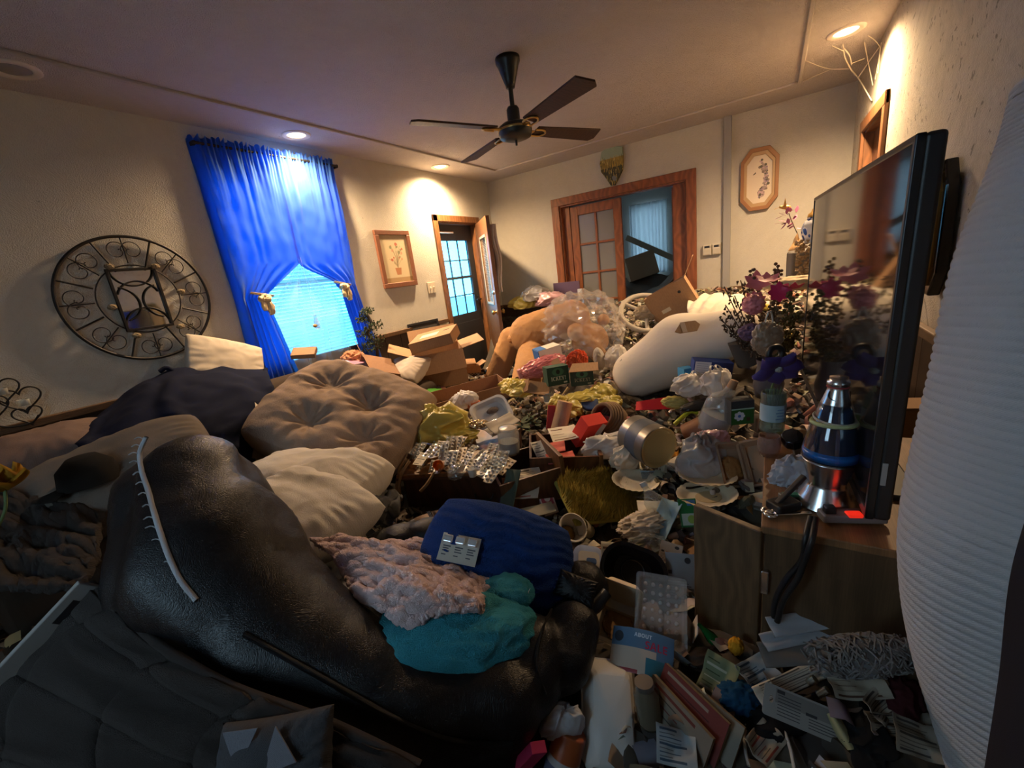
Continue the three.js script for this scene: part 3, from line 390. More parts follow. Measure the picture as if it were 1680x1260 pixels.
// the first point of a distance field along a line of sight
function hit(f, px, py, from = .3) { const d = sight(px, py).normalize(); let t = from; for (let i = 0; i < 200; i++) { const p = EYE.clone().addScaledVector(d, t), s = f(p.x, p.y, p.z); if (s < .001) return p; t += s * .7; if (t > 6) break; } return null; }

// ---------- sofa along the window wall ----------
{ const t = thing('sofa', 'dark brown fabric sofa along the window wall, buried under cushions', 'sofa', V(.04, 0, 0)), m = fabric([.055, .042, .034]);
  obj('base', boxAt(.05, .86, .08, .30, 2.62, 4.6, .04), m, t); obj('backrest', boxAt(0.01, .24, .1, .80, 2.62, 4.6, .08), m, t); for (const z of [2.96, 3.62, 4.27]) obj('seat_cushion', boxAt(.22, .90, .28, .45, z - .32, z + .32, .06), m, t);
  obj('arm', boxAt(.02, .86, .08, .58, 2.42, 2.64, .08), m, t); obj('arm', boxAt(.02, .86, .08, .58, 4.58, 4.78, .08), m, t); for (const [x, z] of [[.1, 2.5], [.8, 2.5], [.1, 4.7], [.8, 4.7]]) obj('foot', mv(cyl(.03, .025, .1, 10), x, .05, z), M.walnut, t); }

const tanM = fabric([.27, .20, .155], { bumpMap: rep(T.cloth, 3), bumpScale: .002 });
{ const A = P(500, 578, 'x', .68), B = P(706, 668, 'y', .60), C = P(640, 782, 'y', .47), Dd = P(425, 742, 'x', .98), c = A.clone().add(B).add(C).add(Dd).multiplyScalar(.25), xp = B.clone().add(C).multiplyScalar(.5), yp = A.clone().add(B).multiplyScalar(.5);
  const w = A.clone().add(Dd).multiplyScalar(.5).distanceTo(xp) * 1.1, h = yp.distanceTo(C.clone().add(Dd).multiplyScalar(.5)) * 1.1;
  span(one('tufted_cushion', pillow(w, h, .27, { n: 90, ears: .0, power: 4, round: .4, soft: .36, wrinkle: .012, folds: .012, seed: 3, tufts: [[-.38, .3, .075, .3], [.28, .12, .075, .28], [-.2, -.5, .065, .28], [.55, -.5, .06, .26]] }), tanM, 'big tan tufted seat cushion leaning beside the navy garment', 'cushion'), c, xp, yp);
  // brown cover hanging below it
  one('throw_cover', netSheet([[P(425, 700, 'x', .92), P(500, 700, 'x', 1.0), P(590, 735, 'x', 1.15), P(650, 760, 'y', .42)], [P(415, 740, 'x', .95), P(500, 740, 'x', 1.1), P(580, 765, 'x', 1.25), P(640, 790, 'y', .36)], [P(410, 775, 'x', 1.0), P(500, 790, 'x', 1.15), P(570, 800, 'x', 1.3), P(620, 815, 'y', .32)]], 50, 24, .006, (p, u, v) => p.add(V(.02, .02, 0).multiplyScalar(Math.sin(u * 30 + v * 5)))), fabric([.14, .105, .075]), 'brown wrinkled cover hanging under the tan tufted cushion', 'blanket'); }
span(one('throw_pillow', pillow(.46, .40, .15, { seed: 8, ears: .05 }), fabric([.52, .46, .38]), 'cream pillow wedged against the wall behind the navy garment', 'pillow'), P(372, 602, 'x', .22), P(440, 612, 'x', .24), P(362, 560, 'x', .14));
{ const fm = fabric([.006, .009, .026], { bumpScale: .001 });
  const net = [[P(128, 712, 'x', .34), P(200, 655, 'x', .30), P(270, 612, 'x', .28), P(350, 606, 'x', .28), P(436, 606, 'x', .34)], [P(122, 728, 'x', .55), P(205, 672, 'x', .55), P(280, 640, 'x', .58), P(360, 634, 'x', .60), P(445, 632, 'x', .62)], [P(135, 745, 'x', .72), P(220, 715, 'x', .78), P(300, 690, 'x', .82), P(370, 680, 'x', .84), P(454, 664, 'x', .80)], [P(150, 790, 'x', .80), P(240, 765, 'x', .9), P(320, 745, 'x', .95), P(380, 735, 'x', .95), P(428, 728, 'x', .92)], [P(170, 840, 'x', .82), P(260, 810, 'x', .95), P(340, 800, 'x', 1.0), P(390, 785, 'x', 1.0), P(432, 772, 'x', .96)]];
  const t = thing('navy_garment', 'navy blue garment spread over the sofa back below the iron mirror', 'garment'); obj('cloth', netSheet(net, 90, 60, .008, (p, u, v) => p.add(V(.6, .8, 0).multiplyScalar(.016 * Math.sin(u * 26 + 4 * N3(u * 3, v * 3, 1)) * ridge(u * 3, v * 6, 2) + .012 * ridge(u * 5 + v * 3, v * 4, 7)))), fm, t);
  obj('collar', tube([P(262, 610, 'x', .30), P(272, 604, 'x', .30), P(285, 610, 'x', .30)], .012, 14, 8), fm, t); obj('hem', tube([P(436, 606, 'x', .36), P(428, 640, 'x', .64), P(456, 664, 'x', .82)], .014, 20, 6), fm, t);
  const g = one('paper_tag', netSheet([[P(418, 660, 'x', .86), P(452, 690, 'x', .90)], [P(420, 672, 'x', .90), P(446, 702, 'x', .92)]], 8, 6, .001), paper([.62, .56, .45]), 'cream paper tag sticking out of the navy garment', 'tag'); }
span(one('throw_pillow', pillow(.74, .44, .24, { seed: 12, n: 50, round: .5, power: 3 }), fabric([.13, .11, .095]), 'dim taupe pillow lying behind the black recliner back', 'pillow'), P(185, 790, 'x', 1.02), P(320, 730, 'x', 1.10), P(165, 715, 'x', .74));
span(one('throw_pillow', pillow(.46, .34, .16, { seed: 14 }), fabric([.17, .12, .105]), 'small brown pillow against the wainscot near the wire hearts', 'pillow'), P(75, 735, 'x', .45), P(125, 722, 'x', .47), P(70, 705, 'x', .25));
{ const c = P(585, 770, 'y', .55); span(one('bed_pillow', pillow(.62, .40, .22, { seed: 21, n: 50, folds: .008, round: .45, power: 3, ears: .04 }), fabric([.56, .52, .46]), 'long white bed pillow lying below the tan tufted cushion', 'pillow'), P(512, 792, 'y', .60), P(625, 800, 'y', .58), P(500, 755, 'y', .60));
  span(one('bed_pillow', pillow(.52, .36, .18, { seed: 25, n: 50, folds: .01, round: .45, power: 3, ears: .04 }), fabric([.60, .56, .50]), 'stained white bed pillow squeezed behind the black recliner', 'pillow'), P(500, 838, 'y', .61), P(592, 890, 'y', .57), P(545, 800, 'y', .62)); }
one('grey_sweatshirt', netSheet([[P(590, 800, 'y', .48), P(625, 805, 'y', .50), P(660, 815, 'y', .46)], [P(560, 825, 'y', .52), P(610, 835, 'y', .54), P(655, 840, 'y', .48)], [P(570, 850, 'y', .46), P(610, 862, 'y', .48), P(650, 862, 'y', .42)]], 40, 30, .01, (p, u, v) => p.add(V(0, .018 * ridge(u * 4, v * 5, 3) + .012 * Math.sin(u * 25 + v * 9), 0))), fabric([.085, .085, .09]), 'charcoal sweatshirt crumpled between the white pillows and coffee table', 'garment');

// ---------- black leather recliner ----------
const RC = { A: P(318, 815, 'd', 1.15), B: P(352, 935, 'd', 1.02), C: P(475, 1065, 'd', .95), E: P(690, 1165, 'd', .86), F: P(820, 1150, 'd', .87), g0: P(785, 1135, 'd', .90), g1: P(872, 1065, 'd', .96), g2: P(862, 1110, 'd', .92), h1: P(938, 1030, 'd', 1.02), h2: P(926, 1085, 'd', .96), k: P(955, 965, 'd', 1.14), s1: P(600, 1010, 'd', 1.18), s2: P(840, 1050, 'd', 1.10), f1: P(625, 905, 'd', 1.36), f2: P(700, 885, 'd', 1.32), f3: P(900, 955, 'd', 1.24), b1: V(2.12, .24, 4.38), b2: V(2.55, .24, 4.22) };
const wrinkle = (p, q) => .0;
const recliner = (x, y, z) => { const p = { x, y, z }; let d = capsule(p, RC.A, RC.B, .165, .185); d = smin(d, capsule(p, RC.B, RC.C, .18, .155), .06); d = smin(d, capsule(p, RC.C, RC.E, .15, .105), .05); d = smin(d, capsule(p, RC.E, RC.F, .105, .092), .03);
  d = smin(d, capsule(p, RC.s1, RC.s2, .13, .11), .05); d = smin(d, capsule(p, RC.g0, RC.g0, .098, .098), .012); d = smin(d, capsule(p, RC.g1, RC.g2, .078, .082), .008); d = smin(d, capsule(p, RC.h1, RC.h2, .07, .066), .008); d = smin(d, capsule(p, RC.k, RC.k, .075, .075), .016);
  d = smin(d, capsule(p, RC.f1, RC.f2, .072, .07), .012); d = smin(d, capsule(p, RC.f2, RC.f3, .066, .066), .02); d = smin(d, capsule(p, RC.b1, RC.b2, .20, .20), .06);
  const along = (p.y - RC.B.y) * 9 + (p.x - RC.B.x) * 7; d += .011 * Math.sin(along * 3.2 + 4 * N3(x * 4, y * 4, z * 4)) * sstep(.1, .35, y - .35) * sstep(2.35, 2.0, x) + .004 * ridge(x * 9, y * 11, z * 9); return d; };
const LEATHERS = [];
{ const t = thing('leather_recliner', 'puffy black leather recliner with frayed piping, seat full of cushions', 'armchair'); const c = V(2.22, .50, 4.28); let g = fieldMesh(recliner, c, .78, 96); obj('upholstery', metreUV(g), M.leather, t);
  const seam = [[240, 717], [230, 740], [232, 770], [243, 805], [254, 845], [265, 880], [280, 920], [298, 955], [322, 985]].map(([x, y]) => hit(recliner, x, y) ?? P(x, y, 'd', 1.05)); const pipe = obj('piping', tube(seam, .0055, 60, 7), fabric([.52, .54, .58]), t);
  const fz = fabric([.42, .43, .45]); for (let i = 1; i < seam.length; i++) for (let k = 0; k < 2; k++) { const p = seam[i - 1].clone().lerp(seam[i], k * .5 + .2), q = p.clone().addScaledVector(CR, -.022 - .01 * rnd()).addScaledVector(CU, -.006 + .012 * rnd()); obj('frayed_thread', tube([p, p.clone().lerp(q, .6).addScaledVector(CU, .006), q], .0016, 6, 4), fz, pipe); }
  const s2 = [[400, 1040], [480, 1085], [560, 1130], [650, 1180], [740, 1215], [840, 1222]].map(([x, y]) => hit(recliner, x, y)).filter(Boolean); if (s2.length > 2) obj('side_seam', tube(s2, .006, 50, 6), M.leather, t);
  const s3 = [[905, 1000], [888, 1040], [880, 1090], [895, 1140]].map(([x, y]) => hit(recliner, x, y)).filter(Boolean); if (s3.length > 2) obj('roll_seam', tube(s3, .004, 30, 6), M.leather, t);
  obj('pull_handle', tube([P(996, 972, 'd', 1.06), P(985, 985, 'd', 1.05), P(972, 1000, 'd', 1.04)], .014, 12, 8), M.black, t); for (const [x, z] of [[1.95, 4.6], [1.95, 4.2], [2.5, 4.4], [2.5, 4.05]]) obj('foot', mv(cyl(.03, .03, .1, 10), x, .05, z), M.walnut, t); }

// cushions and covers in its seat
{ const tm = plush([.03, .26, .33]); const o = thing('plush_cushion', 'turquoise plush cushion in the recliner seat under the pink throw', 'cushion'); const fz = (g) => warp(g, (v) => { v.x += .0025 * N3(v.y * 90, v.z * 90, 3); v.y += .004 * N3(v.x * 80, v.y * 80, v.z * 80); });
  o.position.copy(P(738, 1040, 'd', .955)); axes(o, CR.clone().addScaledVector(CU, .12), V(-.05, .9, -.25)); obj('cover', metreUV(fz(lump(.195, .085, .125, { seed: 31, amp: .10, freq: 1.3, detail: 28 }))), tm, o); obj('corner_lobe', metreUV(fz(at2(lump(.075, .045, .06, { seed: 33, amp: .1, freq: 1.4, detail: 16 }), V(.13, .045, -.06)))), tm, o); }
{ const bm = fabric([.014, .040, .16], { bumpMap: rep(T.fur, 3), bumpScale: .004 }); const o = thing('navy_pillow', 'navy blue knitted pillow with a white tag on the recliner', 'pillow'); o.position.copy(P(815, 925, 'd', 1.14)); axes(o, CR.clone().addScaledVector(CU, -.27), V(-.3, .9, -.65));
  obj('cover', warp(pillow(.43, .32, .21, { seed: 35, n: 80, ears: .0, power: 2.4, soft: .5, round: .6, wrinkle: .006 }), (v) => { v.z += .0022 * Math.sin(v.y * 210 + 9 * N3(v.x * 7, v.y * 7, 1)) + .006 * N3(v.x * 14, v.y * 14, 6) * sstep(.2, .1, Math.abs(v.y)); }), bm, o);
  const tg = obj('tag', netSheet([[P(836, 988, 'd', 1.00), P(852, 990, 'd', .99), P(870, 965, 'd', .985)], [P(832, 1006, 'd', .99), P(850, 1010, 'd', .98), P(862, 985, 'd', .98)]].map((r) => r.map((p) => o.worldToLocal(p.clone()))), 10, 6, .001), paper([.55, .56, .58]), o); o.updateMatrixWorld(); }
{ const pm = plush([.86, .64, .63], { bumpMap: rep(T.fur, 4), bumpScale: .006 });
  const net = [[[512, 890, 1.18], [570, 884, 1.2], [630, 893, 1.2], [700, 893, 1.2], [760, 915, 1.16], [802, 950, 1.08]], [[545, 915, 1.12], [600, 905, 1.12], [655, 905, 1.11], [715, 915, 1.1], [770, 935, 1.07], [812, 968, 1.02]], [[570, 955, 1.06], [620, 940, 1.04], [672, 935, 1.03], [725, 945, 1.02], [770, 962, 1.0], [800, 985, .97]], [[590, 985, 1.0], [632, 980, .95], [675, 975, .925], [722, 980, .915], [760, 988, .91], [796, 1000, .905]], [[612, 995, .99], [640, 1012, .91], [672, 1036, .885], [700, 1024, .885], [735, 1010, .885], [788, 1006, .895]]].map((r) => r.map(([x, y, d]) => P(x, y, 'd', d)));
  one('pink_throw', netSheet(net, 150, 110, .012, (p, u, v) => p.add(V(-.1, 1, .3).multiplyScalar(.016 * ridge(u * 4 + v * 2, v * 5, 3) + .013 * N3(u * 12, v * 13, 5) + .007 * N3(u * 28, v * 27, 8) + .003 * N3(u * 70, v * 66, 1)))), pm, 'fluffy pale pink throw crumpled over the turquoise cushion', 'blanket'); }
// blister pack lying on the throw
function blisterTex(dark) { const cv = document.createElement('canvas'); cv.width = 256; cv.height = 160; const c = cv.getContext('2d'); c.fillStyle = '#b9b4a8'; c.fillRect(0, 0, 256, 160); c.fillStyle = '#4a4d55'; for (let i = 0; i < 3; i++) { c.save(); c.translate(20 + i * 82, 70); c.fillRect(0, 0, 52, 7); c.fillRect(0, 14, 40, 6); c.fillRect(0, 28, 48, 6); c.fillRect(0, 50, 30, 6); c.restore(); } const t = new THREE.CanvasTexture(cv); t.colorSpace = THREE.SRGBColorSpace; return t; }
{ const o = thing('blister_pack', 'printed foil pill blister pack lying between pink throw and navy pillow', 'pill pack'); span(o, P(753, 901, 'd', 1.055), P(788, 908, 'd', 1.04), P(762, 880, 'd', 1.07)); obj('card', box(.105, .068, .0015, .0006), mat([.9, .9, .9], { map: blisterTex(), roughness: .35, metalness: .3 }), o); for (let i = 0; i < 3; i++) obj('blister', mv(box(.026, .02, .010, .004), -.034 + i * .034, .02, .005), mat([.75, .78, .8], { roughness: .1, metalness: .7 }), o); }

// ---------- near the photographer's left ----------
{ const net = [[[150, 962, .92], [240, 1045, .83], [370, 1125, .76], [540, 1190, .70], [690, 1262, .66]], [[70, 1050, .88], [180, 1120, .79], [320, 1205, .72], [490, 1262, .67], [640, 1310, .63]], [[-60, 1160, .84], [90, 1210, .76], [250, 1285, .70], [420, 1330, .65], [580, 1370, .61]], [[-160, 1290, .80], [20, 1330, .73], [180, 1380, .67], [350, 1410, .63], [520, 1440, .59]]].map((r) => r.map(([x, y, d]) => P(x, y, 'd', d)));
  const t = thing('grey_quilt', 'grey brown quilt with stitched seams spread behind the recliner', 'quilt'); obj('cloth', netSheet(net, 90, 60, .02, (p, u, v) => p.add(V(0, 1, .2).multiplyScalar(.010 * ridge(u * 4, v * 4, 9) - .012 * Math.exp(-(((u * 4.2 + .3 * Math.sin(v * 5)) % 1 - .5) ** 2) * 500) - .012 * Math.exp(-(((v * 3.1) % 1 - .5) ** 2) * 500)))), fabric([.045, .039, .037], { bumpMap: rep(T.fur, 5), bumpScale: .003 }), t);
  obj('binding', tube(net[0].map((p) => p.clone().add(V(0, .004, 0))), .010, 60, 8), fabric([.06, .052, .05]), t); }
{ const a = P(-60, 1185, 'd', .80), b = P(150, 958, 'd', .90), o = thing('pale_board', 'long pale board sticking up beside the grey quilt', 'board'); span(o, a.clone().add(b).multiplyScalar(.5), b, a.clone().add(b).multiplyScalar(.5).add(V(0, 1, 1))); const L = a.distanceTo(b); obj('board', metreUV(box(L, .05, .012, .003)), mat([.22, .21, .20]), o); obj('end_slot', mv(box(.05, .016, .002), L / 2 - .06, 0, .0065), M.black, o); }
{ const t = thing('patterned_cushion', 'dark cushion with pale triangle pattern lying beneath the recliner side', 'cushion'); span(t, P(450, 1265, 'd', .66), P(545, 1250, 'd', .65), P(430, 1190, 'd', .69)); obj('cover', pillow(.22, .16, .07, { seed: 41, n: 36 }), fabric([.05, .05, .055]), t); for (const [x, y, r] of [[.03, .03, 10], [.08, -.02, 190], [-.04, .05, 60]]) obj('patch', mv(rot(ext([[-.03, -.02], [.03, -.02], [0, .035]], .002), 0, 0, r), x, y, .034), fabric([.13, .13, .15]), t); }
{ // wire hearts with tea lights on the wall, at the very edge of view
  const o = thing('heart_candle_holder', 'black wire heart-shaped wall candle holder with glass cups', 'candle holder', P(18, 655, 'x', .04)); o.rotation.y = Math.PI / 2; const heart = (cx, cy, s) => tube(Array.from({ length: 24 }, (_, i) => { const a = i / 24 * Math.PI * 2; return V(cx + s * .0625 * 16 * Math.sin(a) ** 3, cy + s * .0625 * (13 * Math.cos(a) - 5 * Math.cos(2 * a) - 2 * Math.cos(3 * a) - Math.cos(4 * a)), 0); }), .004, 60, 6, true);
  for (const [x, y, s] of [[-.02, .05, .065], [.03, -.01, .07], [-.08, -.02, .07], [.03, -.09, .05]]) obj('wire_heart', heart(x, y, s), M.iron, o); for (const [x, y] of [[-.02, .03], [.03, -.04], [-.08, -.05]]) obj('glass_cup', mv(lathe([[.0001, 0], [.02, .001], [.022, .03], [.021, .03], [.019, .003], [.0001, .003]], 16), x, y, .03), mat([.8, .82, .8], { roughness: .05, transmission: .6, thickness: 0 }), o); obj('scroll_foot', tube([V(-.09, -.1, 0), V(-.03, -.13, 0), V(.03, -.13, .01), V(.06, -.1, .02)], .004, 24, 6), M.iron, o); }
{ const o = thing('silk_flower', 'yellow silk flower lying by the taupe pillow', 'flower', P(8, 800, 'x', 1.25)); const pm = fabric([.55, .28, .02], { transmission: .2, thickness: 0 }); for (let i = 0; i < 10; i++) { const p = obj('petal', sheet(6, 8, (u, v) => V((u - .5) * .05 * Math.sin(v * Math.PI * .9 + .2), .02 * v * v + .01 * Math.sin(u * 6), v * .07), .001), pm, o); p.rotation.set(-.3 - (i % 2) * .4, i * .63, 0, 'YXZ'); } obj('heart', mv(lump(.012, .012, .012, { detail: 4 }), 0, .012, 0), fabric([.3, .12, .02]), o); obj('stem', tube([V(0, 0, 0), V(.02, -.06, .02), V(.01, -.12, .06)], .004, 10, 6), mat([.06, .10, .03]), o); }
{ const o = thing('baseball_cap', 'dark cap lying on the taupe pillow', 'cap', P(150, 790, 'x', 1.12)); o.rotation.y = -.6; const m = fabric([.02, .019, .018]); obj('crown', lathe([[.0001, .10], [.04, .095], [.075, .06], [.085, 0]], 24), m, o); obj('peak', sheet(14, 8, (u, v) => { const a = (u - .5) * 2.2; const r = .085 + v * .065 * Math.cos((u - .5) * 2.2); return V(Math.sin(a) * r, .004 - v * .012, Math.cos(a) * r); }, .003), m, o); }
{ const o = thing('dark_shawl', 'dark shaggy shawl heaped below the yellow silk flower', 'shawl'); obj('cloth', netSheet([[[-60, 800, 1.35], [60, 830, 1.38], [170, 850, 1.40]], [[-80, 880, 1.25], [50, 900, 1.26], [165, 920, 1.26]], [[-120, 960, 1.14], [20, 985, 1.12], [140, 985, 1.14]]].map((r) => r.map(([x, y, d]) => P(x, y, 'd', d))), 60, 40, .02, (p, u, v) => p.add(V(0, .03 * ridge(u * 4, v * 4, 6) + .015 * ridge(u * 11, v * 10, 8), 0))), plush([.035, .028, .026]), o); }
// ---------- the heap of belongings that covers the floor ----------
const HP = [[3.0, 4.7, .16], [2.75, 4.6, .14], [2.9, 4.2, .24], [3.15, 4.28, .32], [3.4, 4.2, .38], [3.3, 3.98, .47], [3.12, 4.02, .40], [2.8, 3.75, .27], [2.6, 3.35, .27], [2.9, 3.4, .28], [2.4, 3.45, .22], [2.75, 2.9, .38], [3.0, 2.9, .45], [3.4, 3.0, .42], [2.35, 2.7, .38], [2.35, 2.3, .46], [2.8, 2.3, .50], [3.2, 2.3, .62], [2.7, 1.7, .62], [3.25, 1.6, .74], [2.6, 1.0, .78], [3.25, .9, .84], [3.3, .35, .88], [2.4, .4, .86], [1.9, .4, .84], [1.5, .45, .78], [2.0, 1.2, .72], [1.5, 1.4, .56], [1.1, 1.6, .40], [1.9, 2.0, .52], [1.6, 2.5, .42], [1.2, 2.3, .38], [.6, 1.1, .16], [.3, .8, .10], [.75, .75, .25], [.9, .3, .80], [.4, .25, .75], [.35, 1.7, .40], [.45, 2.2, .52], [1.9, 3.3, .24], [1.4, 3.2, .28], [1.25, 3.9, .34], [1.4, 4.8, .30], [.5, 3.2, .20], [.5, 4.4, .24], [2.1, 4.3, .12], [2.1, 5.2, .10], [1.0, 5.3, .3], [3.3, 5.2, .10], [2.0, 2.9, .30]];
function heapH(x, z) { let s = 0, w = 0; for (const [a, b, h] of HP) { const d2 = (x - a) ** 2 + (z - b) ** 2, k = Math.exp(-d2 * 9) + 1e-4 / (d2 + .02); s += k * h; w += k; } return s / w + .035 * fbm(x * 3.1, 2, z * 3.1, 3); }
function on(px, py) { const d = sight(px, py); let t = .3; for (; t < 8; t += .01) { const x = EYE.x + d.x * t, y = EYE.y + d.y * t, z = EYE.z + d.z * t; if (z < 0 || x < 0 || x > W || y < heapH(x, z)) return V(clamp(x, .02, W - .02), y, Math.max(z, .02)); } return V(EYE.x + d.x * t, EYE.y + d.y * t, EYE.z + d.z * t); }
const CF = sight(840, 630);
function mpp(p) { return p.clone().sub(EYE).dot(CF) / FOCAL; } // metres that one photograph pixel spans at p
let HEAP;
{ const nx = 150, nz = 220, g = grid(nx, nz, (u, v) => { const x = .02 + u * (W - .06), z = .02 + v * 5.6; return V(x, Math.max(.004, heapH(x, z) - .02 + .03 * ridge(x * 9, 1, z * 9) + .02 * ridge(x * 21, 5, z * 21)), z); });
  const n = g.attributes.position.count, c = new Float32Array(n * 3), p = g.attributes.position; for (let i = 0; i < n; i++) { const x = p.getX(i), z = p.getZ(i), a = fbm(x * 7, 4, z * 7, 2), b = N3(x * 13, 8, z * 13), k = .55 + .5 * a; c[i * 3] = .10 * k + .03 * Math.max(0, b); c[i * 3 + 1] = .082 * k + .02 * Math.max(0, b); c[i * 3 + 2] = .064 * k + .02 * Math.max(0, -b); }
  g.setAttribute('color', new THREE.BufferAttribute(c, 3)); HEAP = thing('rubbish_heap', 'compacted rubbish and litter covering the whole floor', 'rubbish'); HEAP.userData.kind = 'stuff'; obj('packed_layer', BGU.toCreasedNormals(g, .6), mat([1, 1, 1], { vertexColors: true, roughness: .9 }), HEAP); }

// ---------- makers of common things ----------
const YAW = 33.13;
function item(name, label, category, px, py, build, o = {}) { const p = o.at ?? on(px, py), k = mpp(p), t = thing(name, label, category, p, o.group); turn(t, YAW + (o.yaw ?? 0), o.pitch ?? 0, o.roll ?? 0); if (o.lift) t.position.y += o.lift; build(t, k, p); return t; }
const texCanvas = (w, h, draw) => { const cv = document.createElement('canvas'); cv.width = w; cv.height = h; draw(cv.getContext('2d'), w, h); const t = new THREE.CanvasTexture(cv); t.colorSpace = THREE.SRGBColorSpace; return t; };
function carton(t, w, h, d, m, o = {}) { const e = .004; // upright box standing on y = 0, open at the top when o.flaps
  const pn = (n, g) => obj(n, metreUV(g), m, t); pn('bottom', boxAt(-w / 2, w / 2, 0, e, -d / 2, d / 2)); pn('side', boxAt(-w / 2, w / 2, 0, h, d / 2 - e, d / 2)); pn('side', boxAt(-w / 2, w / 2, 0, h, -d / 2, -d / 2 + e)); pn('side', boxAt(-w / 2, -w / 2 + e, 0, h, -d / 2, d / 2)); pn('side', boxAt(w / 2 - e, w / 2, 0, h, -d / 2, d / 2));
  if (!o.flaps) { if (!o.lidless) pn('top', boxAt(-w / 2, w / 2, h - e, h, -d / 2, d / 2)); return; }
  const f = o.flaps, fl = (n, len, wid, x, z, ry, ang) => { const g = new THREE.Group(); g.position.set(x, h, z); g.rotation.set(0, ry, 0); g.name = 'flap_hinge'; const mm = metreUV(boxAt(-wid / 2, wid / 2, -e / 2, e / 2, 0, len).rotateX(-ang * D)); mm.rotateY(ry); mm.translate(x, h, z); obj('flap', mm, m, t); };
  if (f[0] != null) fl('f', d * .5, w, 0, d / 2, 0, f[0]); if (f[1] != null) fl('f', w * .45, d, w / 2, 0, Math.PI / 2, f[1]); if (f[2] != null) fl('f', d * .5, w, 0, -d / 2, Math.PI, f[2]); if (f[3] != null) fl('f', w * .45, d, -w / 2, 0, -Math.PI / 2, f[3]); }
function printBox(t, w, h, d, base, front, o = {}) { obj('carton', mv(box(w, h, d, .0015, 1), 0, h / 2, 0), paper(base, o.mat), t); if (front) { const g = new THREE.PlaneGeometry(w * .94, h * .94).translate(0, h / 2, d / 2 + .0006); obj('front_print', g, mat([1, 1, 1], { map: front, roughness: .6 }), t); } if (o.top) { const g = new THREE.PlaneGeometry(w * .94, d * .94).rotateX(-Math.PI / 2).translate(0, h + .0006, 0); obj('top_print', g, mat([1, 1, 1], { map: o.top, roughness: .6 }), t); } }
function leafSheet(w, h, curl, seed, th = .0012) { return sheet(12, 12, (u, v) => V((u - .5) * w, .5 * curl * ((u - .5) ** 2 + .4 * (v - .5) * (u - .3)) * 2 + .25 * curl * N3(u * 2.4, v * 2.4, seed) + .002, (v - .5) * h), th, 1, 1); }
function bag(t, sx, sy, sz, m, o = {}) { obj('bag', at2(baggy(sx, sy, sz, { seed: o.seed, amp: o.amp ?? .42, detail: o.detail ?? 16 }), V(0, sy * .6, 0)), m, t); if (o.handles) for (const s of o.handles) obj('handle', sheet(14, 3, (u, v) => { const a = u * Math.PI; return V(s * sx * .35 + Math.cos(a) * sx * .25 + (v - .5) * .006, sy * 1.25 + Math.sin(a) * sy * .7, (v - .5) * sz * .16 + .01 * Math.sin(u * 9)); }, .001), m, t); }
const F = { // films and papers that many things share
  yellow: mat([.66, .55, .12], { roughness: .35, transmission: .4, thickness: 0, bumpMap: rep(T.crumple, 5), bumpScale: .006 }), white: mat([.72, .69, .66], { roughness: .4, transmission: .45, thickness: 0, bumpMap: rep(T.crumple, 5), bumpScale: .006 }), grey: mat([.60, .60, .62], { roughness: .3, transmission: .5, thickness: 0, bumpMap: rep(T.crumple, 5), bumpScale: .006 }), pink: mat([.66, .42, .48], { roughness: .3, transmission: .35, thickness: 0 }), clear: clearFilm([.92, .93, .93]), foil: mat([.72, .72, .74], { roughness: .22, metalness: .95, bumpMap: rep(T.crumple, 6), bumpScale: .003 }), clearPet: mat([.86, .90, .90], { roughness: .06, transmission: .85, thickness: 0 }) };
// ---------- by the street door and window: cartons, plant, pillow ----------
{ const t = thing('large_carton', 'large open cardboard carton with raised flaps near the street door', 'box', V(.70, .47, 2.18)); turn(t, YAW + 12, 3, 2); carton(t, .42, .30, .34, M.kraft, { flaps: [-60, 10, 60, 26] });
  const s = thing('shallow_carton', 'shallow cardboard mailer box lying on the large carton', 'box', V(.80, .83, 2.28)); turn(s, YAW - 8, 9, 9); carton(s, .36, .085, .26, M.kraft); obj('shipping_label', mv(box(.15, .0012, .09), -.03, .0856, .01), paper([.55, .48, .40]), s); obj('slot', mv(box(.05, .001, .012), .11, .0858, -.03), M.black, s);
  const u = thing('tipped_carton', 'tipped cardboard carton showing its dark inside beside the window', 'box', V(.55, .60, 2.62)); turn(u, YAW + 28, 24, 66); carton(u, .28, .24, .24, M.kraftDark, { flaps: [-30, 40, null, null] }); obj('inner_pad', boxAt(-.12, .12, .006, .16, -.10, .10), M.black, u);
  const v = thing('small_carton', 'small opened carton with printed side beside the bear legs', 'box', P(772, 618, 'y', .42)); turn(v, YAW + 20, 0, -6); carton(v, .16, .11, .13, M.kraft, { flaps: [-70, 30, 40, null] }); obj('printed_side', mv(box(.15, .05, .002), 0, .045, .066), mat([1, 1, 1], { map: texCanvas(128, 48, (c, w, h) => { c.fillStyle = '#3b2a25'; c.fillRect(0, 0, w, h); c.strokeStyle = '#c9b79c'; c.lineWidth = 5; for (let i = 0; i < 5; i++) { c.beginPath(); c.arc(14 + i * 25, 24, 11, 0, 5); c.stroke(); } }) }), v); }
span(one('throw_pillow', pillow(.37, .30, .16, { seed: 51, ears: .05, n: 50, power: 3 }), fabric([.50, .43, .36]), 'beige square throw pillow propped against the cartons', 'pillow'), P(667, 608, 'y', .66), P(718, 607, 'y', .66), P(670, 570, 'y', .80));
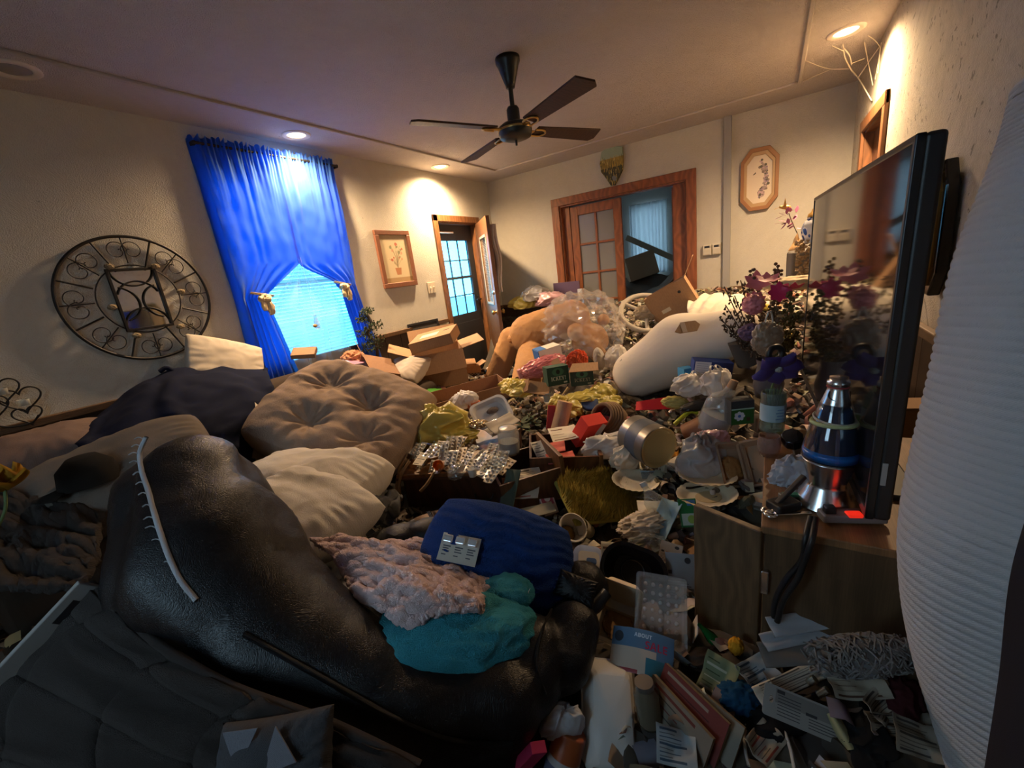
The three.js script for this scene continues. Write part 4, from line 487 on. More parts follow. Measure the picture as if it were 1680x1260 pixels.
{ const t = thing('artificial_bonsai', 'small dark green artificial bonsai tree by the window', 'plant', P(612, 562, 'x', .32)); obj('trunk', tube([V(0, -.2, 0), V(.03, 0, .0), V(-.02, .08, .02), V(.03, .16, 0), V(0, .24, .01)], .013, 30, 8), mat([.05, .035, .025]), t); const gm = mat([.035, .055, .022], { roughness: .9 });
  for (const [x, y, z, s] of [[0, .26, 0, .05], [-.045, .20, .02, .045], [.06, .14, .0, .06], [-.05, .09, .02, .055], [.05, .03, .03, .075], [-.02, -.03, .0, .08]]) { const l = []; for (let i = 0; i < 60; i++) { const q = rot(new THREE.ConeGeometry(.006, .03, 4), rr(0, 180), rr(0, 360), 0); l.push(mv(q, x + rr(-1, 1) * s, y + rr(-.5, .5) * s, z + rr(-1, 1) * s)); } obj('foliage', l, gm, t); }
  obj('pot', mv(cyl(.07, .05, .09, 20), 0, -.23, 0), M.blackGloss, t); }
{ const t = thing('wire_tray', 'black flat wire tray standing against the wall under the switch', 'tray', P(696, 540, 'x', .10)); turn(t, YAW + 20, -8, 3); const w = .30, h = .20; obj('back_panel', boxAt(-w / 2, w / 2, -h / 2, h / 2 - .03, -.004, .002, .001), mat([.05, .045, .04]), t); obj('rim', [boxAt(-w / 2, w / 2, h / 2 - .045, h / 2 - .02, -.012, .02, .004), boxAt(-w / 2, w / 2, -h / 2 - .01, -h / 2 + .01, -.012, .02, .004), boxAt(-w / 2 - .01, -w / 2 + .01, -h / 2, h / 2 - .02, -.012, .02, .004), boxAt(w / 2 - .01, w / 2 + .01, -h / 2, h / 2 - .02, -.012, .02, .004)], M.black, t); for (let i = 0; i < 3; i++) obj('hanging_wire', tube([V(-.1 + i * .03, .09, .02), V(-.11 + i * .03, .03, .03), V(-.09 + i * .035, -.04, .03)], .0015, 12, 4), M.iron, t); obj('leg', boxAt(-.10, .10, -.34, -.10, -.012, -.004), M.black, t); }
{ const t = thing('paper_bag', 'crumpled kraft paper bag on the window sill', 'bag', P(580, 590, 'x', .30)); obj('bag', lump(.075, .06, .07, { seed: 61, amp: .7, freq: 1.8, detail: 7, crease: .3 }), mat([.46, .22, .11], { roughness: .85 }), t); }
{ const t = thing('gift_box', 'pale pink and blue printed flat box on the window sill', 'box', P(570, 598, 'x', .36)); turn(t, YAW + 36, 8, -5); printBox(t, .26, .05, .17, [.55, .40, .48], null, { top: texCanvas(128, 96, (c, w, h) => { c.fillStyle = '#c9c4d8'; c.fillRect(0, 0, w, h); c.fillStyle = '#c07a90'; c.fillRect(70, 0, 58, h); c.fillStyle = '#8fb4d8'; c.fillRect(0, 50, 60, 40); }) }); t.position.y -= .03; }
{ const t = thing('kraft_mailer', 'small kraft mailer flap poking above the tan cushion', 'box', P(500, 582, 'x', .42)); turn(t, YAW + 10, 20, -6); carton(t, .15, .03, .11, M.kraft); }
for (const [px, py, l, c] of [[596, 622, 'small red white carton below the tipped carton', [.45, .08, .07]], [615, 655, 'orange and cream snack packet below the beige pillow', [.62, .25, .06]]]) item('snack_box', l, 'box', px, py, (t, k) => { printBox(t, 30 * k, 12 * k, 18 * k, c, null, { top: texCanvas(64, 64, (g) => { g.fillStyle = '#d8c8b0'; g.fillRect(0, 0, 64, 64); g.fillStyle = '#d46a2a'; g.fillRect(8, 20, 48, 18); }) }); }, { yaw: 20, pitch: 8, at: P(px, py, 'y', .52), lift: -.03 });
item('green_packet', 'green plastic packet lying in the open tray below the beige pillow', 'packet', 702, 645, (t, k) => obj('packet', lump(28 * k, 6 * k, 12 * k, { seed: 4, amp: .3, detail: 7 }), plastic([.06, .25, .03]), t), { at: P(702, 645, 'y', .50), yaw: -10 });
{ // long low cardboard tray between pillow and yellow bags
  const a = P(740, 655, 'y', .46), t = thing('cardboard_tray', 'long low open cardboard tray in front of the bear legs', 'box', P(765, 660, 'y', .44)); turn(t, YAW + 16, 0, 4); carton(t, .62, .10, .34, M.kraftDark, { lidless: true }); }

// ---------- plush bear in its plastic bag ----------
const bear = { hip: P(868, 548, 'z', 1.75), sh: P(938, 522, 'z', 1.55), head: P(968, 560, 'z', 1.60), l1: P(850, 565, 'z', 1.80), f1: P(806, 640, 'y', .34), l2: P(872, 585, 'z', 1.95), f2: P(860, 645, 'y', .46), arm: P(990, 590, 'z', 1.75), s2: P(945, 545, 'z', 1.8), kn: P(838, 555, 'z', 1.72), sn: P(985, 590, 'z', 1.70), ear: P(990, 525, 'z', 1.5) };
{ const f = (x, y, z) => { const p = { x, y, z }; let d = capsule(p, bear.hip, bear.sh, .165, .155); d = smin(d, capsule(p, bear.head, bear.head, .15, .15), .05); d = smin(d, capsule(p, bear.kn, bear.f1, .10, .095), .035); d = smin(d, capsule(p, bear.l2, bear.f2, .12, .11), .03); d = smin(d, capsule(p, bear.s2, bear.arm, .07, .06), .03); d = smin(d, capsule(p, bear.sn, bear.sn, .06, .06), .02); d = smin(d, capsule(p, bear.ear, bear.ear, .05, .05), .02); return d + .005 * N3(x * 34, y * 34, z * 34) + .003 * N3(x * 80, y * 80, z * 80); };
  const t = thing('plush_bear', 'giant tan plush bear sprawled face down, head in a plastic bag', 'plush toy'); const c = bear.hip.clone().add(bear.sh).multiplyScalar(.5).add(V(0, -.10, .05)); obj('body', metreUV(fieldMesh(f, c, .66, 110)), plush([.68, .37, .16]), t); obj('tail', at2(lump(.035, .035, .035, { amp: .2, detail: 6 }), P(840, 556, 'z', 1.84)), plush([.58, .30, .13]), t);
  const bagM = mat([.90, .88, .86], { roughness: .07, transmission: .8, thickness: 0, ior: 1.5 }); const b = thing('clear_plastic_bag', 'clear crinkled plastic bag pulled over the bear head and shoulders', 'bag'); const bc = P(955, 540, 'z', 1.66); obj('film', at2(lump(.30, .27, .24, { seed: 71, amp: .36, freq: 1.9, detail: 12, crease: .25 }), bc), bagM, b); }
one('purple_folder', mv(box(.34, .22, .012, .002), 0, 0, 0), mat([.10, .06, .12]), 'purple folder standing against the French door casing behind the bear', 'folder').position.copy(P(930, 478, 'z', .12)); 
item('white_carton', 'white box standing behind the bagged bear before the glass door', 'box', 950, 476, (t) => printBox(t, .05, .12, .04, [.55, .6, .7], null), { at: P(952, 484, 'z', .25), yaw: -20, lift: -.05 });

// ---------- packets around the bear ----------
item('soda_carton', 'white and blue carton lying beside the bear leg', 'box', 898, 575, (t, k) => { printBox(t, 38 * k, 18 * k, 30 * k, [.62, .58, .52], null, { mat: {} }); obj('blue_end', mv(box(2 * k, 17 * k, 29 * k), -19 * k, 9 * k, 0), paper([.03, .14, .42]), t); obj('blue_panel', mv(box(14 * k, 1 * k, 29 * k), -12 * k, 18 * k, 0), paper([.03, .14, .42]), t); }, { at: P(900, 586, 'z', 2.15), yaw: 14, roll: 8 });
item('pink_bread_pack', 'pink plastic wrapped pack lying against the bear leg', 'packet', 893, 600, (t, k) => { obj('wrapper', at2(lump(38 * k, 15 * k, 17 * k, { seed: 81, amp: .22, detail: 12, crease: .5 }), V(0, 10 * k, 0)), plastic([.50, .16, .18], { roughness: .25 }), t); obj('printed_panel', mv(rot(box(34 * k, 14 * k, 1 * k), -20), 8 * k, 12 * k, 16 * k), paper([.45, .28, .18]), t); obj('seal', mv(box(6 * k, 18 * k, 8 * k, .003), -40 * k, 10 * k, 0), plastic([.55, .25, .28]), t); }, { at: P(893, 610, 'z', 2.25), yaw: 14, roll: 10 });
item('orange_packet', 'bright orange foil snack packet sticking up behind the beer cartons', 'packet', 950, 588, (t, k) => obj('packet', at2(lump(16 * k, 15 * k, 7 * k, { seed: 83, amp: .35, detail: 12, crease: .4 }), V(0, 10 * k, 0)), plastic([.75, .085, .02], { roughness: .3 }), t), { at: P(949, 600, 'z', 2.35), yaw: 6, roll: 8 });
item('torn_cardboard', 'torn cardboard flap lying over the green beer cartons', 'cardboard', 955, 608, (t, k) => obj('flap', metreUV(ext([[-26 * k, -8 * k], [22 * k, -12 * k], [26 * k, 8 * k], [-16 * k, 12 * k]], .004)), M.kraft, t), { at: P(957, 603, 'z', 2.52), yaw: 0, pitch: -62 });
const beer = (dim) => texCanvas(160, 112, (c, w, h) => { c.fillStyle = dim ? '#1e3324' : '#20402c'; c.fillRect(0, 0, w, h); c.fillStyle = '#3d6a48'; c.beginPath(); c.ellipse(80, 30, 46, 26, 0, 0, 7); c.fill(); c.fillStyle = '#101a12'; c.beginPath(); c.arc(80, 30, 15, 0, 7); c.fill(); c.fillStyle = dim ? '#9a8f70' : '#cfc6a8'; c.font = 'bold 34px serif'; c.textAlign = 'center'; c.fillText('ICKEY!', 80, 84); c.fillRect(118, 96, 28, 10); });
item('beer_carton', 'dark green printed beer carton lit on its front by the torn flap', 'box', 912, 622, (t, k) => { printBox(t, 36 * k, 30 * k, 26 * k, [.02, .06, .035], beer(false)); }, { at: P(914, 632, 'z', 2.55), yaw: 10, pitch: -4, lift: .01 });
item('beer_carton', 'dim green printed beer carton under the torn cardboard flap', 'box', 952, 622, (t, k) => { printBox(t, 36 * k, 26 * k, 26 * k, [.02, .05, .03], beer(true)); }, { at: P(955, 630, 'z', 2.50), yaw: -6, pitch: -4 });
item('folded_cardboard', 'folded brown cardboard piece between yellow bags and beer carton', 'cardboard', 888, 628, (t, k) => { obj('leaf', metreUV(mv(rot(box(40 * k, .004, 26 * k), 0, 0, -18), 0, .01, 0)), M.kraft, t); obj('leaf', metreUV(mv(rot(box(30 * k, .004, 26 * k), 0, 0, 30), -26 * k, .02, 0)), M.kraftDark, t); }, { at: P(882, 638, 'z', 2.65), yaw: -14, pitch: 34 });

// ---------- white foam body pillow, sheet, cardboard, hoop ----------
{ const a = P(1046, 612, 'y', .60), m = P(1120, 572, 'y', .74), b = P(1205, 545, 'y', .86), f = (x, y, z) => { const p = { x, y, z }; let d = capsule(p, a, m, .155, .205); d = smin(d, capsule(p, m, b, .20, .13), .05); return d + .006 * Math.max(0, N3(x * 3, y * 3, z * 3)); };
  const t = thing('foam_bolster', 'big smooth white foam bolster lying on the heap', 'pillow'); obj('foam', metreUV(fieldMesh(f, m, .62, 64)), mat([.68, .60, .49], { roughness: .8 }), t); obj('end_seam', tube([[1003, 640], [1000, 625], [1006, 605], [1020, 590]].map(([x, y]) => hit(f, x, y, 1.5)).filter(Boolean), .004, 20, 5), fabric([.6, .55, .48]), t); }
one('white_sheet', netSheet([[[1130, 492, .985], [1165, 484, 1.0], [1215, 486, .98], [1240, 500, .95]], [[1128, 510, .97], [1165, 500, 1.0], [1210, 502, .98], [1235, 515, .93]], [[1135, 527, .93], [1170, 522, .95], [1205, 522, .94], [1228, 530, .90]], [[1150, 540, .88], [1178, 535, .90], [1205, 538, .89], [1225, 545, .85]]].map((r) => r.map(([x, y, h]) => P(x, y, 'y', Math.min(h, 1.0) - .06))), 70, 50, .008, (p, u, v) => p.add(V(0, .012 * ridge(u * 5 + v * 3, v * 6, 2) + .008 * Math.sin(u * 32 + v * 14), 0))), fabric([.64, .59, .50]), 'rumpled white sheet bunched over the end of the foam bolster', 'sheet');
{ const t = thing('tall_carton', 'brown cardboard carton standing tilted before the French doors', 'box', P(1128, 535, 'z', 1.30)); turn(t, YAW - 30, 8, 27); carton(t, .34, .36, .10, M.kraft, { flaps: [null, 40, null, null] }); for (const [x, y] of [[-.10, .10], [.09, .28], [-.02, .06]]) obj('hole', mv(cyl(.012, .012, .002, 12).rotateX(Math.PI / 2), x, y, .0505), M.black, t); obj('sticker', mv(box(.07, .03, .001), -.06, .2, .051), M.cream, t); }
item('cardboard_scrap', 'six-sided cardboard scrap resting on the foam bolster', 'cardboard', 1126, 535, (t, k) => { obj('scrap', metreUV(ext([[-22 * k, -6 * k], [-8 * k, 10 * k], [16 * k, 10 * k], [22 * k, 2 * k], [14 * k, -9 * k], [-14 * k, -10 * k]], .004)), M.kraft, t); obj('tape', mv(box(8 * k, 19 * k, .001), -6 * k, 0, .005), mat([.5, .38, .28], { roughness: .3 }), t); }, { at: P(1127, 537, 'y', .93), pitch: -38 });
{ const t = thing('hoop_lid', 'dusty white ring with spokes and a cloth wrapped hub', 'wheel', P(1060, 513, 'z', 1.35)); axes(t, CR.clone().addScaledVector(CU, .18), V(-.25, .62, -.72)); const m = mat([.42, .38, .32], { roughness: .7 }); obj('rim', new THREE.TorusGeometry(.20, .021, 10, 60), m, t); for (const a of [15, 135, 255]) obj('spoke', bar(V(0, 0, 0), V(.19 * Math.cos(a * D), .19 * Math.sin(a * D), 0), .016, 8), m, t); obj('hub_cloth', lump(.085, .07, .035, { seed: 91, amp: .4, detail: 10 }), fabric([.38, .31, .23]), t); }
item('glass_knob', 'clear glass ball knob beside the tilted carton', 'knob', 1117, 470, (t) => { obj('ball', new THREE.SphereGeometry(.028, 16, 12), mat([.9, .9, .9], { roughness: .05, transmission: .6, thickness: 0 }), t); obj('stalk', mv(cyl(.012, .012, .05), 0, -.04, 0), M.brass, t); }, { at: P(1116, 473, 'z', .95) });
// ---------- coffee table with pulled-out drawers ----------
const TY = .45;
{ const fl = P(652, 776, 'y', TY), fr = P(828, 770, 'y', TY), dx = fr.clone().sub(fl).normalize(), dz = V(dx.z, 0, -dx.x), t = thing('coffee_table', 'reddish brown wooden coffee table buried in pill packs and wrappers', 'table', fl); axes(t, dx, V(0, 1, 0)); // local x along the front edge, local -z away from the viewer
  const w = fl.distanceTo(fr), d = .62; t.position.y = 0; obj('top', metreUV(boxAt(0, w, TY - .025, TY, -d, .02, .006)), mat([.24, .105, .04], { map: rep(T.wood, 2), roughness: .4 }), t); const pn = obj('front_panel', metreUV(boxAt(.02, w - .02, .08, TY - .025, -.02, 0, .003)), M.walnut, t); obj('back_panel', metreUV(boxAt(.02, w - .02, .08, TY - .025, -d + .02, -d + .04)), M.walnut, t); obj('side_panel', metreUV(boxAt(.02, .04, .08, TY - .025, -d + .03, -.02)), M.walnut, t); obj('side_panel', metreUV(boxAt(w - .04, w - .02, .08, TY - .025, -d + .03, -.02)), M.walnut, t);
  obj('edge_moulding', boxAt(-.004, w + .004, TY - .03, TY - .018, .018, .026, .003), M.walnut, t); for (const [x, z] of [[.04, -.04], [w - .04, -.04], [.04, -d + .05], [w - .04, -d + .05]]) obj('leg', boxAt(x - .02, x + .02, 0, .09, z - .02, z + .02, .004), M.walnut, t); obj('handle', tube([V(w * .7, .33, .005), V(w * .72, .31, .02), V(w * .85, .31, .02), V(w * .87, .33, .005)], .004, 16, 6), M.iron, pn); }
function drawer(t, w, h, d, frontH) { const e = .012, m = M.oak, k = M.walnut; obj('bottom', metreUV(boxAt(-w / 2, w / 2, 0, .006, -d / 2, d / 2)), m, t); obj('side', metreUV(boxAt(-w / 2, -w / 2 + e, 0, h, -d / 2, d / 2, .002)), k, t); obj('side', metreUV(boxAt(-w / 2, w / 2, 0, h, -d / 2, -d / 2 + e, .002)), k, t); obj('side', metreUV(boxAt(-w / 2, w / 2, 0, h, d / 2 - e, d / 2, .002)), mat([.14, .055, .025], { map: rep(T.wood, 2), roughness: .4 }), t); const fp = obj('front', metreUV(boxAt(w / 2 - e * 1.5, w / 2, -.01, frontH, -d / 2 - .01, d / 2 + .01, .003)), mat([.20, .085, .03], { map: rep(T.wood, 2), roughness: .4 }), t); obj('knob', mv(rot(lathe([[.0001, .03], [.012, .028], [.014, .02], [.006, .012], [.006, 0]], 14), 0, 0, -90), w / 2, h * .5, 0), M.brass, fp); }
{ const c = P(925, 765, 'y', .34), t = thing('wooden_drawer', 'open wooden drawer full of pamphlets below the red box', 'drawer', c); turn(t, YAW - 4, 0, -4); drawer(t, .34, .12, .30, .13); const c2 = P(865, 805, 'y', .30), u = thing('wooden_drawer', 'open wooden drawer full of papers beside the shaggy green mat', 'drawer', c2); turn(u, YAW + 14, 0, 3); drawer(u, .30, .15, .30, .21); }
const scribble = (bg, inks, seed, rows = 9) => texCanvas(128, 160, (c, w, h) => { const k = seeded(seed); c.fillStyle = bg; c.fillRect(0, 0, w, h); for (let i = 0; i < rows; i++) { c.fillStyle = inks[i % inks.length]; c.fillRect(10, 14 + i * (h - 20) / rows, 40 + k() * 64, 4 + (i % 4 === 0 ? 6 : 0)); } });
const prints = [scribble('#cfc7b6', ['#5d5a55', '#8d877c'], 1), scribble('#c8b8a4', ['#a3473a', '#5d5a55'], 2, 6), scribble('#b8c3c9', ['#3e5a74', '#6c7680'], 3), scribble('#d5ccb8', ['#6b4a3a', '#9c9484'], 4, 5), scribble('#b24a42', ['#e2cdb8', '#6d1f1c'], 5, 5), scribble('#8f9a74', ['#e0dcc4', '#47552f'], 6, 6)].map((m) => mat([1, 1, 1], { map: m, roughness: .7 }));
function pamphlet(px, py, h, w, l, m, label, o = {}) { const p = P(px, py, 'y', h), k = mpp(p), t = thing(o.name ?? 'pamphlet', label, o.cat ?? 'paper', p, o.group); turn(t, YAW + (o.yaw ?? 0), o.pitch ?? 12, o.roll ?? 0); obj('sheet', leafSheet(w * k, l * k, o.curl ?? .02, px, o.th ?? .003), m, t); return t; }
pamphlet(925, 712, .48, 46, 34, prints[3], 'cream pamphlet lying on top of the drawer below the red box', { yaw: 8, pitch: 20 });
pamphlet(905, 735, .46, 44, 28, prints[4], 'red pamphlet in the drawer below the red box', { yaw: -6, pitch: 14 });
pamphlet(920, 752, .44, 46, 26, prints[4], 'pink and cream booklet at the near end of the drawer', { yaw: 4, pitch: 10 });
pamphlet(886, 742, .46, 20, 40, prints[0], 'upright folded leaflet at the corner of the table and drawer', { yaw: 20, pitch: 40 });
pamphlet(868, 785, .40, 44, 40, prints[0], 'printed white leaflet in the drawer beside the green mat', { yaw: 10, pitch: 24 });
pamphlet(860, 805, .38, 50, 34, prints[1], 'leaflet with red headings in the drawer beside the green mat', { yaw: -14, pitch: 20 });
pamphlet(838, 800, .42, 26, 60, mat([.05, .07, .05]), 'dark green folder standing at the end of the coffee table', { yaw: -30, pitch: 50, name: 'folder', cat: 'folder' });
pamphlet(875, 840, .33, 70, 26, paper([.42, .38, .28]), 'cream cloth strip draped below the drawer beside the green mat', { yaw: 10, pitch: 10, name: 'cloth_strip', cat: 'cloth' });
item('cigarette_box', 'open cigarette-size carton with a red and white photograph print', 'box', 905, 855, (t, k) => printBox(t, 26 * k, 40 * k, 14 * k, [.30, .22, .26], texCanvas(64, 96, (c) => { c.fillStyle = '#d8c8b8'; c.fillRect(0, 0, 64, 96); c.fillStyle = '#b04a58'; c.fillRect(6, 8, 52, 50); c.fillStyle = '#e4d8d0'; c.beginPath(); c.arc(34, 30, 14, 0, 7); c.fill(); c.fillStyle = '#7a2630'; c.fillRect(10, 44, 20, 14); })), { yaw: 20, pitch: -35, lift: .03 });

// ---------- on the coffee table ----------
const tb = (px, py, dy = 0) => P(px, py, 'y', TY + dy);
{ const p = tb(728, 722, .02), k = mpp(p), t = thing('yellow_grocery_bag', 'large yellow plastic grocery bag collapsed on the coffee table', 'bag', p); turn(t, YAW + 10); obj('bag', at2(baggy(48 * k, 36 * k, 34 * k, { seed: 101, amp: .5, detail: 24 }), V(0, 20 * k, 0)), F.yellow, t); obj('folded_rim', at2(baggy(36 * k, 12 * k, 20 * k, { seed: 103, amp: .6, detail: 16 }), V(18 * k, 6 * k, 18 * k)), F.yellow, t); obj('handle', tube([V(-44 * k, 4 * k, 20 * k), V(-54 * k, -6 * k, 30 * k), V(-52 * k, -24 * k, 34 * k)], .004, 16, 5), F.yellow, t); }
item('foam_tray', 'grey white plastic meat tray leaning on the rubbish behind the table', 'tray', 810, 665, (t, k) => { obj('tray', tray(58 * k, 44 * k, 9 * k, { r: 12 * k, t: .002, lip: 3 * k }), plastic([.58, .56, .56]), t); obj('residue', mv(lump(9 * k, 3 * k, 5 * k, { detail: 5 }), 4 * k, 4 * k, -4 * k), mat([.12, .09, .08]), t); }, { at: P(806, 680, 'y', .55), yaw: 30, pitch: 42, roll: 14 });
item('white_bag', 'thin white plastic bag behind the yellow grocery bag', 'bag', 772, 660, (t, k) => bag(t, 24 * k, 17 * k, 14 * k, F.white, { seed: 105 }), { at: P(765, 668, 'y', .52), yaw: -15, roll: 20 });
item('orange_box', 'orange carton half hidden behind the plastic meat tray', 'box', 775, 664, (t, k) => printBox(t, 22 * k, 9 * k, 12 * k, [.45, .13, .05], null), { at: P(778, 668, 'y', .52), yaw: 20 });
for (const [px, py, w, h, y, pi, l] of [[824, 695, 60, 26, .53, 30, 'long greyish cardboard sleeve beside the meat tray'], [815, 705, 40, 20, .51, 26, 'short cream cardboard sleeve beside the foil ball']]) pamphlet(px, py, y, w, h, paper([.38, .34, .29]), l, { yaw: 46, pitch: pi, name: 'cardboard_sleeve', cat: 'cardboard', th: .004 });
item('foil_ball', 'shiny crumpled foil ball on the coffee table', 'foil', 813, 695, (t, k) => obj('foil', at2(lump(7 * k, 7 * k, 7 * k, { amp: .5, detail: 8, crease: .2, seed: 107 }), V(0, 4 * k, 0)), F.foil, t), { at: P(813, 700, 'y', .51) });
item('foil_ball', 'gold tinted crumpled foil wrapper beside the yellow grocery bag', 'foil', 785, 695, (t, k) => obj('foil', at2(lump(14 * k, 6 * k, 9 * k, { amp: .5, detail: 10, crease: .2, seed: 109 }), V(0, 4 * k, 0)), mat([.62, .48, .30], { roughness: .25, metalness: .9 }), t), { at: P(784, 700, 'y', .52) });
item('jar_candle', 'glass candle jar half full of grey wax at the table corner', 'candle', 835, 735, (t, k) => { const r = 17 * k; obj('glass', lathe([[.0001, 0], [r, 0], [r * 1.05, 6 * k], [r * 1.05, 34 * k], [r * .92, 40 * k], [r * .92, 44 * k], [r * .86, 44 * k], [r * .86, 40 * k], [r * .98, 34 * k], [r * .98, 2 * k], [.0001, 2 * k]], 28), mat([.85, .86, .84], { roughness: .04, transmission: .85, thickness: 0 }), t); obj('wax', mv(cyl(r * .96, r * .96, 18 * k, 28), 0, 11 * k, 0), mat([.33, .32, .30], { roughness: .5 }), t); obj('lid', mv(lathe([[.0001, 4 * k], [r * .8, 3 * k], [r * .86, 0]], 28), 0, 40 * k, 0), mat([.5, .44, .38], { roughness: .3, transmission: .4, thickness: 0 }), t); }, { at: P(836, 742, 'y', TY + .005), roll: -3 });
item('pill_bottle_cap', 'translucent orange pill bottle base lying among the pill packs', 'pill bottle', 720, 760, (t, k) => obj('cap', lathe([[.0001, 0], [9 * k, 0], [9 * k, 12 * k], [8 * k, 12 * k], [8 * k, 1 * k], [.0001, 1 * k]], 20), plastic([.75, .25, .01], { transmission: .4, thickness: 0 }), t), { at: P(721, 764, 'y', TY + .03), pitch: 60 });
item('medicine_cup', 'tiny white paper medicine cup at the front edge of the table', 'cup', 775, 775, (t, k) => obj('cup', lathe([[.0001, 0], [6 * k, 0], [8 * k, 14 * k], [7.4 * k, 14 * k], [5.6 * k, 1 * k], [.0001, 1 * k]], 18), M.white, t), { at: P(776, 781, 'y', TY) });
item('paper_disc', 'small round white cotton disc beside the medicine cup', 'disc', 790, 772, (t, k) => obj('disc', lathe([[.0001, 0], [9 * k, 0], [9.4 * k, 1.2 * k], [.0001, 2 * k]], 20), M.white, t), { at: P(791, 776, 'y', TY) });
item('dome_cover', 'clear domed plastic cover lying at the table front among pill packs', 'cover', 745, 768, (t, k) => obj('lid', lathe([[.0001, 6 * k], [8 * k, 5 * k], [13 * k, 1 * k], [16 * k, 0], [16 * k, -1 * k]], 24), F.clearPet, t), { at: P(748, 773, 'y', TY + .02), pitch: 35, roll: 10 });
item('phone_card', 'white printed card with a dotted panel lying on the pill packs', 'card', 690, 750, (t, k) => { obj('card', box(20 * k, .002, 26 * k, .001), prints[0], t); }, { at: P(691, 753, 'y', TY + .05), yaw: -30, pitch: 24 });
// the loose pill packs: each a small foil card with blisters
{ const g0 = seeded(404); const bm = [mat([.46, .44, .42], { roughness: .38, metalness: .4 }), mat([.46, .38, .29], { roughness: .55, metalness: .1 }), F.clearPet]; for (let i = 0; i < 64; i++) { const px = 668 + g0() * 165, py = 698 + g0() * 72 + (px > 790 ? 8 : 0), edge = py > 762; const dy = edge ? .012 : .015 + g0() * .075; const p = tb(px, py, dy); if (py + (680 - px) * .35 < 690) continue; const t = thing('pill_pack', 'empty foil pill pack lying in the drift on the coffee table', 'pill pack', p, 'foil pill packs on the coffee table'); turn(t, YAW - 50 + g0() * 40, 10 + g0() * 30, -15 + g0() * 30); const w = .035 + g0() * .03, l = .06 + g0() * .05; const cd = obj('card', leafSheet(w, l, .012, i, .0012), bm[i % 3], t); for (let a = 0; a < 2; a++) for (let b = 0; b < 4; b++) obj('blister', mv(rot(new THREE.SphereGeometry(w * .13, 6, 4, 0, 6.3, 0, 1.6), 0), (a - .5) * w * .5, .004, (b - 1.5) * l * .22), bm[(i + 2) % 3 === 2 ? 0 : (i + 1) % 2], cd); } }
for (const [px, py, y, l] of [[700, 728, .53, 'blue pen lying across the pill packs'], [735, 755, .49, 'dark blue pen at the front of the coffee table']]) { const p = P(px, py, 'y', y), t = thing('pen', l, 'pen', p); turn(t, YAW - 52, 0, 8); obj('barrel', rot(cyl(.0045, .0045, .11, 8), 0, 0, 90), plastic([.03, .07, .35]), t); obj('cap', mv(rot(cyl(.0055, .0055, .035, 8), 0, 0, 90), .05, 0, 0), plastic([.02, .03, .12]), t); }
{ const t = thing('hanging_rag', 'stringy brown rag hanging over the corner of the coffee table', 'rag'); for (const pts of [[[668, 752, .50], [658, 765, .47], [652, 790, .40], [650, 815, .34]], [[672, 756, .49], [660, 775, .45], [655, 800, .38], [658, 822, .33]], [[712, 776, .44], [700, 795, .41], [690, 806, .38]]]) obj('strip', tube(pts.map(([x, y, h]) => P(x, y, 'y', h + .01)), .008, 20, 6), fabric([.30, .20, .12]), t); }

// ---------- between the table and the bolster ----------
item('red_box', 'bright red upright shoe-size box with a torn white corner', 'box', 955, 705, (t, k) => { printBox(t, 40 * k, 52 * k, 22 * k, [.66, .035, .02], null); obj('torn_patch', mv(ext([[-6 * k, -24 * k], [7 * k, -20 * k], [8 * k, 18 * k], [-2 * k, 24 * k], [-5 * k, 8 * k]], .001), 12 * k, 27 * k, 11 * k), paper([.5, .45, .38]), t); }, { at: P(955, 722, 'y', .42), yaw: 24, pitch: 34, roll: -8 });
item('coffee_can', 'large metal can lying on its side, gold bottom facing out', 'can', 1085, 705, (t, k) => { const r = 33 * k, L = 62 * k; obj('wall', lathe([[r * .97, L], [r, L - .004], [r * .985, L - .01], [r * .985, .012], [r, .006], [r * .97, 0]], 40), mat([.22, .20, .18], { roughness: .35, metalness: .6 }), t); obj('label_band', lathe([[r * .992, L * .3], [r * .992, L * .7]], 40), mat([.06, .075, .11], { roughness: .5 }), t); obj('gold_end', lathe([[.0001, L - .008], [r * .84, L - .008], [r * .86, L - .003], [r * .97, L], [r, L - .004]], 40), mat([.60, .44, .19], { roughness: .35, metalness: .45 }), t); obj('inner_end', lathe([[.0001, .008], [r * .97, .008]], 30), M.iron, t); }, { at: P(1040, 712, 'y', .52) });
{ const t = scene.getObjectByName('coffee_can'); axes(t, V(-.2, 1, .3), V(.74, .04, .62)); }
{ const sp = [[1003, 672, 'brown ridged wicker basket lying beside the foam bolster', .46]]; item('wicker_basket', sp[0][2], 'basket', 1003, 690, (t, k) => { const l = []; for (let i = 0; i < 9; i++) { const y = i * 5.4 * k, r = (24 - Math.abs(i - 4) * 1.5) * k; l.push(new THREE.TorusGeometry(r, 3.2 * k, 6, 30).rotateX(Math.PI / 2).translate(0, y, 0)); } obj('weave', l, mat([.16, .095, .05], { roughness: .8 }), t); obj('base', mv(cyl(20 * k, 20 * k, 3 * k, 24), 0, 0, 0), mat([.12, .07, .04]), t); }, { at: P(1012, 690, 'y', .45), yaw: 40, roll: 60 }); }
item('round_tin', 'round dark blue tin top leaning behind the red box', 'tin', 968, 658, (t, k) => obj('lid', lathe([[.0001, 0], [14 * k, 0], [15 * k, -3 * k], [14 * k, -7 * k], [13 * k, -3 * k], [.0001, -2 * k]], 26), plastic([.03, .06, .16]), t), { at: P(968, 660, 'y', .55), pitch: 26 });
